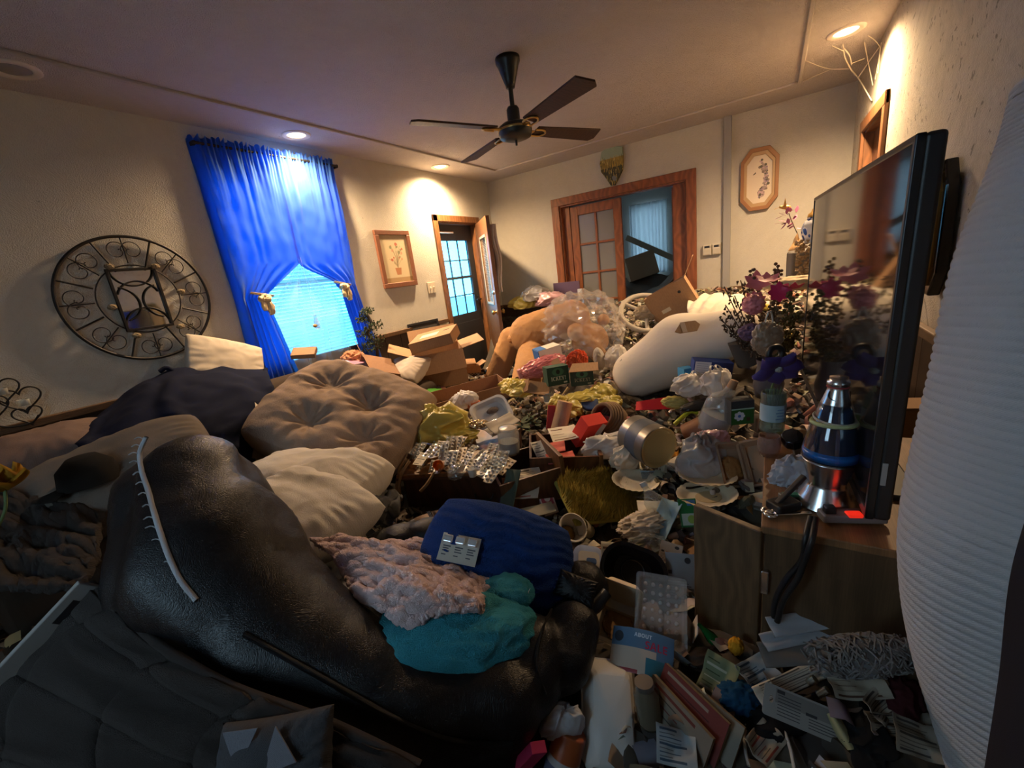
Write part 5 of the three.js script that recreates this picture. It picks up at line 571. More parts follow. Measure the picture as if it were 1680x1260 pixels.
item('pink_sock', 'peach ribbed cloth sleeve standing beside the red box', 'cloth', 920, 690, (t, k) => obj('sleeve', at2(warp(cyl(11 * k, 15 * k, 58 * k, 28, false).toNonIndexed(), (v) => { v.x *= 1 + .12 * Math.sin(v.y / k * .9); v.z *= 1 + .12 * Math.sin(v.y / k * .9 + 1); }), V(0, 26 * k, 0)), fabric([.52, .33, .20]), t), { at: P(915, 712, 'y', .42), roll: -20, pitch: -10 });
item('pink_bag_strip', 'pink plastic wrapper strip beside the red box', 'wrapper', 1000, 690, (t, k) => obj('strip', leafSheet(60 * k, 18 * k, .05, 4, .002), plastic([.62, .22, .25]), t), { at: P(1002, 690, 'y', .47), yaw: -26, pitch: 24 });
item('red_folder', 'bright red folder corner under the foam bolster', 'folder', 1080, 660, (t, k) => obj('folder', metreUV(ext([[-32 * k, -8 * k], [30 * k, -14 * k], [30 * k, 10 * k], [-26 * k, 8 * k]], .004)), plastic([.60, .02, .035], { roughness: .4 }), t), { at: P(1072, 663, 'y', .52), pitch: -52 });
item('rusty_can', 'rust brown open can lying beside the gold-bottomed can', 'can', 1140, 705, (t, k) => { const r = 20 * k; obj('can', lathe([[r, 0], [r, 40 * k], [r * .94, 40 * k], [r * .94, 2 * k], [.0001, 2 * k], [.0001, 0], [r, 0]], 28), mat([.16, .065, .03], { roughness: .6, metalness: .3 }), t); }, { at: P(1128, 715, 'y', .46), yaw: -30, roll: -58 });
item('yellow_green_strap', 'lime green plastic strap lying over the rusty can', 'strap', 1125, 688, (t, k) => obj('strap', tube([V(-22 * k, 0, 0), V(-8 * k, 8 * k, 0), V(8 * k, 14 * k, 0), V(18 * k, 8 * k, 0)], 3.5 * k, 20, 6), plastic([.42, .48, .03]), t), { at: P(1128, 690, 'y', .50), roll: 10 });
item('bread_bag', 'knotted pinkish white plastic bag below the foam bolster', 'bag', 1130, 640, (t, k) => bag(t, 32 * k, 19 * k, 20 * k, F.white, { seed: 121, handles: [.5] }), { at: P(1135, 645, 'y', .60) });
item('grocery_bag', 'knotted white grocery bag with twisted handles beside the water bottle', 'bag', 1172, 635, (t, k) => bag(t, 24 * k, 24 * k, 20 * k, F.white, { seed: 123, handles: [-.4, .6] }), { at: P(1172, 645, 'y', .62) });
item('black_shoe', 'black shoe-like pad under the knotted plastic bags', 'pad', 1145, 662, (t, k) => obj('pad', lump(34 * k, 8 * k, 12 * k, { amp: .15, detail: 10 }), M.black, t), { at: P(1150, 664, 'y', .57), yaw: 4, roll: 4 });
item('yellow_cloth', 'pale yellow cloth end poking out beneath the black pad', 'cloth', 1105, 658, (t, k) => obj('cloth', lump(20 * k, 9 * k, 10 * k, { amp: .4, detail: 10, seed: 9 }), fabric([.55, .46, .16]), t), { at: P(1108, 660, 'y', .57), roll: -10 });
item('water_bottle', 'clear half-full water bottle leaning among the bags, cork end up', 'bottle', 1175, 690, (t, k) => { const r = 26 * k; obj('shell', lathe([[.0001, 0], [r, 0], [r, 46 * k], [r * .8, 58 * k], [r * .35, 68 * k], [r * .3, 76 * k]], 28), mat([.8, .84, .86], { roughness: .06, transmission: .82, thickness: 0 }), t); obj('water', mv(cyl(r * .95, r * .95, 26 * k, 24), 0, 14 * k, 0), mat([.40, .43, .46], { roughness: .1, transmission: .5, thickness: 0 }), t); obj('cork', mv(cyl(6 * k, 7 * k, 14 * k, 14), 0, 82 * k, 0), mat([.35, .2, .1]), t); }, { at: P(1166, 705, 'y', .50), roll: -22, pitch: 6 });
item('wipes_box', 'green and dark tissue box with a white rose emblem', 'box', 1212, 680, (t, k) => { printBox(t, 36 * k, 40 * k, 24 * k, [.03, .035, .04], null); obj('front_print', new THREE.PlaneGeometry(35 * k, 27 * k).translate(0, 14 * k, 12.2 * k), mat([1, 1, 1], { map: texCanvas(128, 96, (c, w, h) => { c.fillStyle = '#1d5a24'; c.fillRect(0, 0, w, h); c.fillStyle = '#9cc0b8'; c.fillRect(0, 0, w, 8); c.fillStyle = '#c9d2e6'; for (let i = 0; i < 7; i++) { c.beginPath(); c.ellipse(46 + 16 * Math.cos(i * .9), 46 + 14 * Math.sin(i * .9), 16, 11, i, 0, 7); c.fill(); } c.fillStyle = '#3a66b8'; c.beginPath(); c.arc(46, 46, 9, 0, 7); c.fill(); c.fillStyle = '#3b2a22'; c.fillRect(86, 56, 22, 22); }) }), t); }, { at: P(1212, 692, 'y', .56), yaw: -4 });
item('tissue_box', 'dark blue and white box wedged under the foam bolster', 'box', 1160, 605, (t, k) => { printBox(t, 58 * k, 22 * k, 30 * k, [.02, .05, .24], texCanvas(160, 60, (c, w, h) => { c.fillStyle = '#1a2c6a'; c.fillRect(0, 0, w, h); c.fillStyle = '#cfd0da'; c.fillRect(0, 0, 70, h); c.fillStyle = '#9aa0b8'; for (let i = 0; i < 5; i++) c.fillRect(8, 8 + i * 10, 50, 3); })); }, { at: P(1165, 612, 'y', .67), yaw: -16, roll: -8 });
item('clear_tub', 'light blue and clear box end beside the dark blue box', 'box', 1125, 612, (t, k) => printBox(t, 20 * k, 18 * k, 18 * k, [.06, .30, .55], null), { at: P(1126, 620, 'y', .64), yaw: 10 });
item('velvet_case', 'grey tubular velvet case standing behind the purple orchid', 'case', 1222, 570, (t, k) => obj('case', mv(rot(cyl(18 * k, 18 * k, 44 * k, 20), 0, 0, 12), 0, 20 * k, 0), fabric([.09, .085, .08]), t), { at: P(1224, 595, 'y', .72), roll: 10 });
item('white_grocery_bag', 'crumpled translucent white grocery bag with open handles near the cans', 'bag', 1150, 765, (t, k) => bag(t, 40 * k, 34 * k, 26 * k, F.grey, { seed: 131, handles: [-.5, .5], amp: .5 }), { at: P(1148, 772, 'y', .42) });
item('pink_wrap', 'pink glossy plastic wrapping beside the clamshell box', 'wrapper', 1165, 725, (t, k) => bag(t, 30 * k, 16 * k, 16 * k, F.pink, { seed: 133 }), { at: P(1168, 730, 'y', .50) });
item('clamshell_box', 'clear brown-stained clamshell food box standing open', 'food box', 1210, 760, (t, k) => { const m = mat([.62, .46, .32], { roughness: .12, transmission: .6, thickness: 0 }); obj('base', tray(40 * k, 70 * k, 12 * k, { r: 5 * k, t: .0015, lip: 3 * k }), m, t); const l = tray(40 * k, 70 * k, 10 * k, { r: 5 * k, t: .0015, lip: 3 * k }); rot(l, 0, 0, 35); obj('lid', mv(l, 36 * k, 14 * k, 0), m, t); obj('leftovers', mv(lump(14 * k, 4 * k, 18 * k, { amp: .5, detail: 8 }), -2 * k, 4 * k, 6 * k), mat([.30, .15, .05], { roughness: .3 }), t); }, { at: P(1200, 765, 'y', .46), yaw: -10, pitch: 46, roll: -6 });
item('plastic_film_heap', 'crumpled clear and white plastic film beside the red box', 'film', 1005, 735, (t, k) => bag(t, 44 * k, 18 * k, 22 * k, F.white, { seed: 141, amp: .6 }), { at: P(1000, 742, 'y', .42) });
item('cream_bag', 'lumpy cream plastic bag on the papers before the gold-bottomed can', 'bag', 1025, 758, (t, k) => bag(t, 24 * k, 20 * k, 16 * k, mat([.60, .50, .38], { roughness: .4 }), { seed: 143 }), { at: P(1026, 765, 'y', .40) });
const napkin = paper([.62, .58, .50]);
pamphlet(1052, 760, .38, 24, 60, napkin, 'white paper strip standing before the gold-bottomed can', { yaw: 14, pitch: 40, name: 'paper_strip' });
pamphlet(1080, 735, .41, 90, 22, napkin, 'crumpled cream tissue lying under the gold-bottomed can', { yaw: -6, pitch: 16, curl: .06, name: 'tissue' });
pamphlet(1095, 788, .35, 30, 46, prints[0], 'white note card with handwriting beside the clear bag of seeds', { yaw: -24, pitch: 30, name: 'note_card', cat: 'card' });
item('seed_bag', 'small clear zip bag holding silvery bits, above the paper plate', 'bag', 1070, 788, (t, k) => { obj('film', pillow(34 * k, 42 * k, 8 * k, { n: 20, seed: 4 }), mat([.55, .60, .60], { roughness: .1, transmission: .5, thickness: 0, bumpMap: rep(T.crumple, 8), bumpScale: .004 }), t); obj('zip', mv(box(33 * k, 2 * k, 1.5 * k), 0, 19 * k, 0), plastic([.3, .45, .55]), t); }, { at: P(1070, 792, 'y', .36), pitch: -45, yaw: -12 });
pamphlet(1100, 745, .40, 26, 16, plastic([.62, .28, .04]), 'orange wrapper scrap before the gold-bottomed can', { yaw: -20, pitch: 20, name: 'wrapper' });
// paper plates
function plate(t, r) { const prof = [[0, .004], [.55, .004], [.68, .008], [.85, .022], [1, .028]]; const n = 72; obj('plate', sheet(n, 10, (u, v) => { const q = v * 4, i = Math.min(3, Math.floor(q)), f = q - i; let rad = mixf(prof[i][0], prof[i + 1][0], f), y = mixf(prof[i][1], prof[i + 1][1], f); rad = Math.max(rad, .002); const a = -u * Math.PI * 2; y += sstep(.7, 1, rad) * .0022 * Math.sin(a * 48); return V(Math.cos(a) * rad * r, y * (r / .11), Math.sin(a) * rad * r); }, .0016), paper([.66, .58, .42]), t); }
item('paper_plate', 'clean cream paper plate behind the shaggy green mat', 'plate', 1043, 815, (t, k) => plate(t, 37 * k), { yaw: 10, pitch: 2, roll: -4, lift: .06 });
item('paper_plate', 'upper cream paper plate of the pair by the cabinet door', 'plate', 1160, 815, (t, k) => plate(t, 44 * k), { yaw: 30, pitch: -4, roll: -6, lift: .07 });
item('paper_plate', 'stained lower paper plate tucked behind the cabinet door', 'plate', 1160, 838, (t, k) => { plate(t, 46 * k); obj('stain', mv(cyl(20 * k, 20 * k, .001, 18), 4 * k, .006, 0), mat([.54, .42, .24]), t); }, { yaw: 30, pitch: -6, lift: .05 });
item('black_tray', 'black plastic dinner tray between the two paper plates', 'tray', 1155, 800, (t, k) => obj('tray', tray(90 * k, 40 * k, 8 * k, { r: 12 * k, t: .002, lip: 3 * k }), M.blackGloss, t), { yaw: 6, pitch: 6, lift: .03 });
// shaggy green mat
{ const p = on(985, 848), k = mpp(p), t = thing('shaggy_mat', 'olive green shaggy mat lying like grass on the floor rubbish', 'rug', p); turn(t, YAW + 10, 12, -10); t.position.y += .085; const gm = mat([.30, .26, .05], { roughness: 1 }); obj('backing', warp(mv(box(124 * k, .02, 104 * k, .009, 3), 0, 0, 0), (v) => { v.y += .018 * Math.cos(v.x / (60 * k)) * Math.cos(v.z / (60 * k)); }), gm, t); const l = [], q = seeded(31); for (let i = 0; i < 5200; i++) { const x = (q() - .5) * 124 * k, z = (q() - .5) * 104 * k; if ((x / (62 * k)) ** 4 + (z / (52 * k)) ** 4 > 1) continue; const len = .034 + q() * .03, g = new THREE.ConeGeometry(.0032, len, 3, 1, true); g.translate(0, len / 2, 0); g.rotateX((38 + 40 * (q() - .5)) * D); g.rotateY((150 + 110 * N3(x * 9, z * 9, 1) + 60 * (q() - .5)) * D); g.translate(x, .018 * Math.cos(x / (60 * k)) * Math.cos(z / (60 * k)) + .006, z); const c = .55 + q() * .8, n = g.attributes.position.count, a = new Float32Array(n * 3); for (let j = 0; j < n; j++) { a[j * 3] = c * (1 + .25 * q()); a[j * 3 + 1] = c; a[j * 3 + 2] = c; } g.setAttribute('color', new THREE.BufferAttribute(a, 3)); l.push(g); } const pm = mat([.30, .26, .05], { roughness: 1, vertexColors: true }); const s = obj('pile', l, pm, t); s.userData.kind = 'stuff'; }
// ---------- cabinet, television and what stands on them ----------
const CY = .72;
{ const t = thing('oak_cabinet', 'oak veneer cabinet with an open door under the television', 'cabinet'); const nl = P(1256, 862, 'y', CY), x0 = nl.x, z1 = nl.z, x1 = 3.60, z0 = 3.30; const wd = mat([.17, .105, .06], { map: rep(T.wood, 1.6, 1.6), roughness: .5 });
  obj('end_panel', metreUV(boxAt(x0, x1, .04, CY - .018, z1 - .018, z1, .002)), wd, t); obj('top', metreUV(boxAt(x0 - .008, x1, CY - .018, CY, z0, z1 + .006, .003)), mat([.34, .185, .09], { map: rep(T.wood, 1.6, 1.6), roughness: .5 }), t); obj('back_panel', metreUV(boxAt(x1 - .012, x1, .04, CY - .018, z0, z1 - .018)), wd, t); obj('far_panel', metreUV(boxAt(x0, x1, .04, CY - .018, z0, z0 + .018)), wd, t); obj('shelf', metreUV(boxAt(x0 + .01, x1, .36, .378, z0, z1 - .018)), wd, t); obj('plinth', metreUV(boxAt(x0 + .02, x1, 0, .05, z0, z1 - .02)), wd, t);
  const dl = P(1144, 824, 'y', CY - .01), dir = V(dl.x - x0, 0, dl.z - z1), L = dir.length(); const g = metreUV(boxAt(0, L, .10, CY - .012, -.009, .009, .003)); g.rotateY(-Math.atan2(dir.z, dir.x)); g.translate(x0 - .004, 0, z1 + .004); const d = obj('door', g, mat([.20, .125, .07], { map: rep(T.wood, 2.2, 2.2), roughness: .5 }), t); const hg = (y) => mv(box(.016, .06, .02, .003), x0 + .002, y, z1 + .002); obj('hinge', hg(.58), M.chrome, d); obj('hinge', hg(.24), M.chrome, d); }
const TVA = V(3.292, .765, 3.86), TVB = V(3.236, .765, 2.78); // near and far bottom corners of the front
{ const t = thing('television', 'large flat television turned edge-on, dark glossy screen facing the room', 'television', TVA.clone().add(TVB).multiplyScalar(.5)); axes(t, TVB.clone().sub(TVA).negate(), V(.014, 1, 0)); const w = TVA.distanceTo(TVB), h = .672, s = 1; // local +x toward the viewer, local z = x cross y
  const fz = new THREE.Vector3(0, 0, 1).applyQuaternion(t.quaternion).x < 0 ? 1 : -1, b = .012; const F0 = (g) => mv(g, 0, 0, 0);
  obj('back_shell', mv(box(w, h, .028, .008), 0, h / 2, -fz * .018), M.black, t); obj('back_bulge', mv(box(w * .7, h * .5, .03, .012), -.04, h * .34, -fz * .038), M.black, t);
  const bz = obj('bezel', [mv(box(w, b, .014, .003), 0, h - b / 2, 0), mv(box(w, b * 1.8, .014, .003), 0, b * .9, 0), mv(box(b, h, .014, .003), w / 2 - b / 2, h / 2, 0), mv(box(b, h, .014, .003), -w / 2 + b / 2, h / 2, 0)], mat([.012, .012, .013], { roughness: .3 }), t); obj('screen', mv(box(w - 2 * b, h - 2.6 * b, .004), 0, h / 2 + .004, fz * .003), mat([.016, .017, .019], { roughness: .055, specularIntensity: 1, ior: 1.75 }), t); obj('badge', mv(box(.002, .045, .008), w / 2 + .001, .10, -fz * .012), mat([.3, .3, .3], { roughness: .4 }), bz);
  obj('stand_neck', mv(box(.12, .06, .04, .006), .18, -.005, -fz * .02), M.black, t); obj('stand_foot', mv(box(.30, .014, .22, .005), .22, -.038, -fz * .02), M.black, t); }
const top = (px, py) => P(px, py, 'y', CY);
{ const p = top(1352, 824), k = mpp(p), t = thing('lava_lamp', 'silver and blue lava lamp with a rubber banded neck on the cabinet', 'lamp', p); turn(t, YAW, 0, -2); const al = mat([.62, .63, .64], { roughness: .24, metalness: 1 }), s = k * .97; // profile in photograph pixels
  const L = (a) => lathe(a.map(([r, y]) => [Math.max(r, .01) * s, y * s]), 40); obj('base', L([[0, 0], [42, 0], [43, 2], [28, 34], [26, 40], [36, 78], [39, 84], [0, 84]]), al, t); obj('globe', L([[37, 82], [39, 86], [39, 96], [33, 130], [24, 165], [19, 182]]), mat([.97, .98, .99], { roughness: .02, transmission: 1, thickness: 0 }), t); obj('liquid', L([[0, 84], [37, 85], [37.5, 96], [31.5, 130], [22.5, 165], [18, 178], [0, 178]]), mat([.006, .022, .055], { roughness: .05, clearcoat: 1, clearcoatRoughness: .03 }), t); obj('wax', L([[0, 84.5], [38, 85.5], [38.3, 94], [37, 101], [0, 101]]), mat([.005, .12, .42], { roughness: .2 }), t); obj('cap', L([[19.5, 176], [20, 178], [14, 198], [13, 206], [15, 207], [15, 213], [12, 214], [12, 220], [0, 221]]), al, t);
  obj('rubber_band', new THREE.TorusGeometry(29 * s, 3.4 * s, 6, 40).rotateX(Math.PI / 2 - .06).translate(0, 145 * s, 0), mat([.42, .46, .22]), t); obj('rubber_band', new THREE.TorusGeometry(27.5 * s, 1.6 * s, 6, 40).rotateX(Math.PI / 2 + .12).translate(0, 152 * s, 0), mat([.5, .46, .36]), t); obj('red_band', new THREE.TorusGeometry(14 * s, 1 * s, 6, 30).rotateX(Math.PI / 2).translate(0, 204 * s, 0), mat([.35, .04, .05]), t); obj('wire_loop', tube([V(-14, 198, 2), V(-17, 190, 4), V(-10, 184, 14), V(6, 186, 15), V(16, 196, 6)].map((v) => v.multiplyScalar(s)), .9 * s, 20, 5), M.iron, t); }
{ const p = top(1266, 706), k = mpp(p), t = thing('bottle_vase', 'cut glass bottle with a pale blue label holding a purple orchid', 'vase', p); turn(t, YAW, 0, -1); obj('glass', lathe([[.0001, 0], [17, 0], [18, 4], [18, 62], [17, 66], [16, 66], [16.6, 62], [16.6, 3], [.0001, 3]].map(([r, y]) => [r * k, y * k]), 30), mat([.62, .70, .64], { roughness: .04, transmission: .86, thickness: 0 }), t); obj('label', mv(cyl(18.3 * k, 18.3 * k, 28 * k, 30, true), 0, 34 * k, 0), mat([.38, .50, .55], { roughness: .6 }), t);
  for (let i = 0; i < 4; i++) obj('label_line', mv(box((i % 2 ? 10 : 14) * k, 1.4 * k, .3 * k), 0, (26 + i * 5) * k, 18.4 * k), mat([.15, .25, .4]), t); obj('dried_stems', Array.from({ length: 7 }, (_, i) => tube([V(0, 4 * k, 0), V((i - 3) * 2 * k, 36 * k, (i % 3 - 1) * 4 * k), V((i - 3) * 4 * k, 74 * k, (i % 3) * 3 * k)], .9 * k, 10, 4)), mat([.12, .14, .06]), t);
  const o = thing('silk_orchid', 'big purple silk orchid bloom standing in the labelled bottle', 'flower', P(1277, 606, 'y', p.y + 100 * k).lerp(p.clone().add(V(0, 100 * k, 0)), .0)); const op = p.clone().add(V(0, 0, 0)); o.position.copy(P(1276, 604, 'd', mpp(p) * FOCAL * .98)); turn(o, YAW, 18, 0); const pm = mat([.085, .045, .22], { roughness: .6, transmission: .15, thickness: 0 }); [[0, 40, 20], [70, 36, 17], [140, 44, 18], [200, 40, 20], [290, 38, 17], [330, 46, 15]].forEach(([a, l, w]) => { const q = obj('petal', sheet(10, 14, (u, v) => V((u - .5) * 2 * w * k * Math.sin(Math.PI * Math.min(1, v * .85 + .12)), l * k * v, 9 * k * Math.sin(v * 2.4) - 6 * k * (u - .5) ** 2 * 4), .0012), pm, o); q.rotation.z = (a - 90) * D; q.rotation.x = .25; }); obj('throat', lump(6 * k, 6 * k, 7 * k, { detail: 6 }), mat([.45, .42, .38]), o); obj('stem', tube([V(0, 0, -2 * k), V(2 * k, -30 * k, -3 * k), V(-2 * k, -66 * k, 0)], 1.6 * k, 14, 6), mat([.16, .24, .08]), o); }
item('drinking_glass', 'small round amber drinking glass on the cabinet beside the black knob', 'glass', 1262, 745, (t, k) => { obj('glass', lathe([[.0001, 0], [13, 0], [16, 8], [17, 22], [15, 34], [14, 34], [15.6, 22], [14.6, 8], [.0001, 3]].map(([r, y]) => [r * k, y * k]), 26), mat([.75, .62, .55], { roughness: .04, transmission: .85, thickness: 0 }), t); }, { at: top(1261, 746) });
item('white_cloth', 'white cloth and crumpled film heaped on the cabinet beside the lamp', 'cloth', 1300, 780, (t, k) => obj('cloth', at2(lump(30 * k, 28 * k, 18 * k, { seed: 151, amp: .5, freq: 1.6, detail: 14 }), V(0, 14 * k, 0)), fabric([.40, .40, .44]), t), { at: top(1304, 790), roll: 20 });
item('fluted_stopper', 'glossy black fluted bottle cap lying on the white cloth', 'stopper', 1305, 725, (t, k) => obj('knob', rot(lathe([[.0001, 0], [15, 0], [16, 4], [16, 16], [13, 20], [.0001, 21]].map(([r, y]) => [r * k, y * k]), 10), 20, 0, 25), M.blackGloss, t), { at: top(1300, 745), lift: .035 });
item('phone_cradle', 'black phone charger cradle lying on the cabinet edge', 'charger', 1285, 830, (t, k) => { obj('body', mv(box(44 * k, 16 * k, 30 * k, .006), 0, 8 * k, 0), M.black, t); obj('arm', mv(rot(box(64 * k, 7 * k, 9 * k, .003), 0, 0, 38), 12 * k, 32 * k, 0), M.black, t); }, { at: top(1285, 835), yaw: 10 });
item('spanner', 'chrome combination spanner along the front edge of the cabinet', 'spanner', 1290, 848, (t, k) => { obj('shank', mv(box(56 * k, 3 * k, 6 * k, .001), 12 * k, 3 * k, 0), M.chrome, t); obj('ring', mv(new THREE.TorusGeometry(8 * k, 3 * k, 8, 20).rotateX(Math.PI / 2), -22 * k, 4 * k, 0), M.chrome, t); obj('jaw', mv(new THREE.TorusGeometry(8 * k, 3 * k, 8, 16, 4.4).rotateX(Math.PI / 2), -22 * k, 4 * k, -10 * k), M.chrome, t); }, { at: top(1288, 846), yaw: -8 });
for (const [px, py, l, c, yw, len] of [[1318, 790, 'red toothbrush handle leaning behind the lava lamp base', [.42, .06, .03], 60, 60], [1322, 800, 'cream pencil leaning beside the red toothbrush', [.5, .42, .3], 62, 54]]) item('pencil', l, 'pencil', px, py, (t, k) => { obj('stick', mv(rot(cyl(2.2 * k, 2.2 * k, len * k, 8), 0, 0, -24), 0, 20 * k, 0), plastic(c), t); obj('tip', mv(rot(new THREE.ConeGeometry(2.2 * k, 7 * k, 8), 0, 0, -24), 12 * k, 50 * k, 0), M.black, t); }, { at: top(px, py + 28), yaw: 0 });
item('green_lighter', 'small green plastic scraper on the cabinet beside the lamp', 'tool', 1305, 808, (t, k) => { obj('blade', mv(rot(box(30 * k, 4 * k, 10 * k, .001), 0, 0, -10), 0, 12 * k, 0), plastic([.02, .22, .10]), t); obj('grip', mv(box(34 * k, 16 * k, 12 * k, .003), 0, 4 * k, -6 * k), plastic([.14, .14, .15]), t); }, { at: top(1300, 822) });
item('clear_pouch', 'clear plastic pouch hanging against the television beside the lamp', 'pouch', 1398, 800, (t, k) => obj('film', mv(pillow(44 * k, 70 * k, 8 * k, { n: 20, seed: 7 }), 0, 34 * k, 0), F.clearPet, t), { at: top(1392, 826), pitch: -8 });
item('green_key_tag', 'lime key tag lying at the foot of the lava lamp', 'key tag', 1372, 828, (t, k) => obj('tag', rot(pillow(7 * k, 24 * k, 3 * k, { n: 12 }), -80, 0, -20), plastic([.42, .46, .10]), t), { at: top(1372, 830), lift: .006 });
{ const p = top(1396, 855), k = mpp(p), t = thing('power_strip', 'power strip with a glowing red switch at the cabinet edge', 'power strip', p); turn(t, YAW - 14, 0, 0); t.position.y += .004; obj('body', mv(box(90 * k, 14 * k, 26 * k, .004), 0, 7 * k, 0), mat([.20, .18, .18], { roughness: .5 }), t); obj('switch', mv(box(22 * k, 8 * k, 14 * k, .003), 0, 13 * k, 6 * k), mat([.6, .02, .02], { emissive: lin(1, .03, .01), emissiveIntensity: .4 }), t); const l = new THREE.PointLight(lin(1, .05, .03), 0.0003, 0, 2); l.position.set(0, 24 * k, 12 * k); l.castShadow = true; l.name = 'switch_glow'; t.add(l); for (const x of [-32, 30]) obj('plug', mv(box(16 * k, 14 * k, 14 * k, .003), x * k, 18 * k, 0), M.black, t); }
{ const t = thing('black_cable', 'pair of black power cables hanging down the cabinet end', 'cable'); const q = (l) => l.map(([x, y, dz]) => P(x, y, 'z', 3.885 + (dz ?? 0))); for (const [n, l] of [['cord', [[1330, 848, -.02], [1322, 880, .02], [1315, 920, .02], [1290, 950, .02], [1272, 985, .02], [1268, 1015, .02]]], ['cord', [[1338, 850, -.02], [1332, 885, .03], [1318, 925, .03], [1308, 950, .03], [1285, 985, .03], [1275, 1020, .03]]]]) obj(n, tube(q(l), .006, 40, 7), M.black, t); }
// dried and silk flowers massed between bolster and television
function sprig(pts, n, leaf, m, r = .0025) { const c = new THREE.CatmullRomCurve3(pts), l = [new THREE.TubeGeometry(c, 14, r, 5)]; for (let i = 0; i < n; i++) { const p = c.getPoint(.3 + .7 * rnd()), g = leaf(); rot(g, rr(0, 360), rr(0, 360), 0); l.push(mv(g, p.x + rr(-1, 1) * .018, p.y + rr(-1, 1) * .018, p.z + rr(-1, 1) * .018)); } return l; }
{ const base = P(1262, 600, 'z', 2.75), t = thing('dried_bouquet', 'large bouquet of dried twigs with pink silk lilies beside the television', 'flowers', base); const B = (px, py, z = 2.75) => P(px, py, 'z', z).sub(base); const tm = mat([.13, .085, .05], { roughness: .9 }), dk = mat([.075, .05, .035], { roughness: .9 }), olive = mat([.115, .09, .03], { roughness: .9 }), leaf = () => new THREE.ConeGeometry(.006, .022, 4), bud = () => new THREE.IcosahedronGeometry(.008, 0);
  for (const [x, y, z, n] of [[1190, 500, 2.7, 40], [1180, 520, 2.75, 40], [1196, 545, 2.75, 36], [1188, 470, 2.6, 26], [1205, 485, 2.7, 36], [1215, 460, 2.65, 40]]) obj('twig', sprig([B(1258, 590), B(mixf(1258, x, .5), mixf(590, y, .4), z), B(x, y, z)], n, leaf, mat([.06, .035, .045], { roughness: .9 })), dk, t);
  for (const [x, y, z, n] of [[1235, 448, 2.6, 46], [1276, 436, 2.6, 50], [1300, 480, 2.7, 60], [1310, 510, 2.75, 60], [1305, 545, 2.8, 60], [1225, 520, 2.7, 60], [1270, 500, 2.7, 60], [1250, 540, 2.8, 60], [1290, 560, 2.8, 50]]) obj('twig', sprig([B(1262, 600), B(mixf(1262, x, .5) + 4, mixf(600, y, .5), z), B(x, y, z)], n, bud, x > 1280 ? olive : tm), x > 1280 ? olive : tm, t);
  const pk = mat([.80, .10, .18], { roughness: .6, transmission: .2, thickness: 0 }), pp = mat([.80, .28, .32], { roughness: .6, transmission: .2, thickness: 0 }); const lily = (px, py, z, s, m, tilt, n = 6) => { const c = B(px, py, z); for (let i = 0; i < n; i++) { const g = sheet(6, 10, (u, v) => V((u - .5) * s * .7 * Math.sin(Math.PI * (v * .85 + .12)), s * .35 * v * v, s * v), .001); rot(g, 0, i * 360 / n, 0); rot(g, tilt, 10, 0); obj('petal', mv(g, c.x, c.y, c.z), m, t); } };
  lily(1242, 464, 2.62, .055, pp, 50); lily(1260, 460, 2.66, .05, pp, 20); lily(1278, 480, 2.68, .045, mat([.75, .03, .13], { roughness: .5 }), 70, 8); lily(1300, 474, 2.66, .045, pk, -20); lily(1237, 495, 2.72, .045, pp, 60, 10); obj('pink_bloom', at2(lump(.035, .035, .035, { amp: .5, detail: 8, seed: 7 }), B(1236, 500, 2.75)), pp, t); obj('purple_bloom', at2(lump(.04, .03, .04, { amp: .5, detail: 8, seed: 9 }), B(1232, 545, 2.8)), mat([.13, .08, .16]), t);
  obj('vase', mv(lathe([[.0001, -.14], [.05, -.14], [.06, -.08], [.045, 0], [.05, .03]], 20), 0, .0, 0), mat([.10, .09, .10], { roughness: .3 }), t); }
item('net_bag', 'clear mesh bag tied with ribbon behind the purple orchid', 'bag', 1262, 555, (t, k) => { obj('mesh', at2(lump(22 * k, 26 * k, 16 * k, { seed: 161, amp: .3, detail: 12 }), V(0, 20 * k, 0)), mat([.42, .34, .25], { roughness: .4, transmission: .5, thickness: 0 }), t); obj('ribbon', tube([V(-6 * k, 44 * k, 0), V(0, 66 * k, 4 * k), V(5 * k, 50 * k, 4 * k), V(2 * k, 24 * k, 8 * k)], .003, 16, 5), mat([.6, .55, .5]), t); }, { at: P(1258, 575, 'z', 3.0) });
item('dark_ring', 'black round ring box behind the purple orchid', 'ring', 1272, 580, (t, k) => obj('ring', new THREE.TorusGeometry(11 * k, 5 * k, 8, 24), M.black, t), { at: P(1272, 580, 'z', 3.15) });
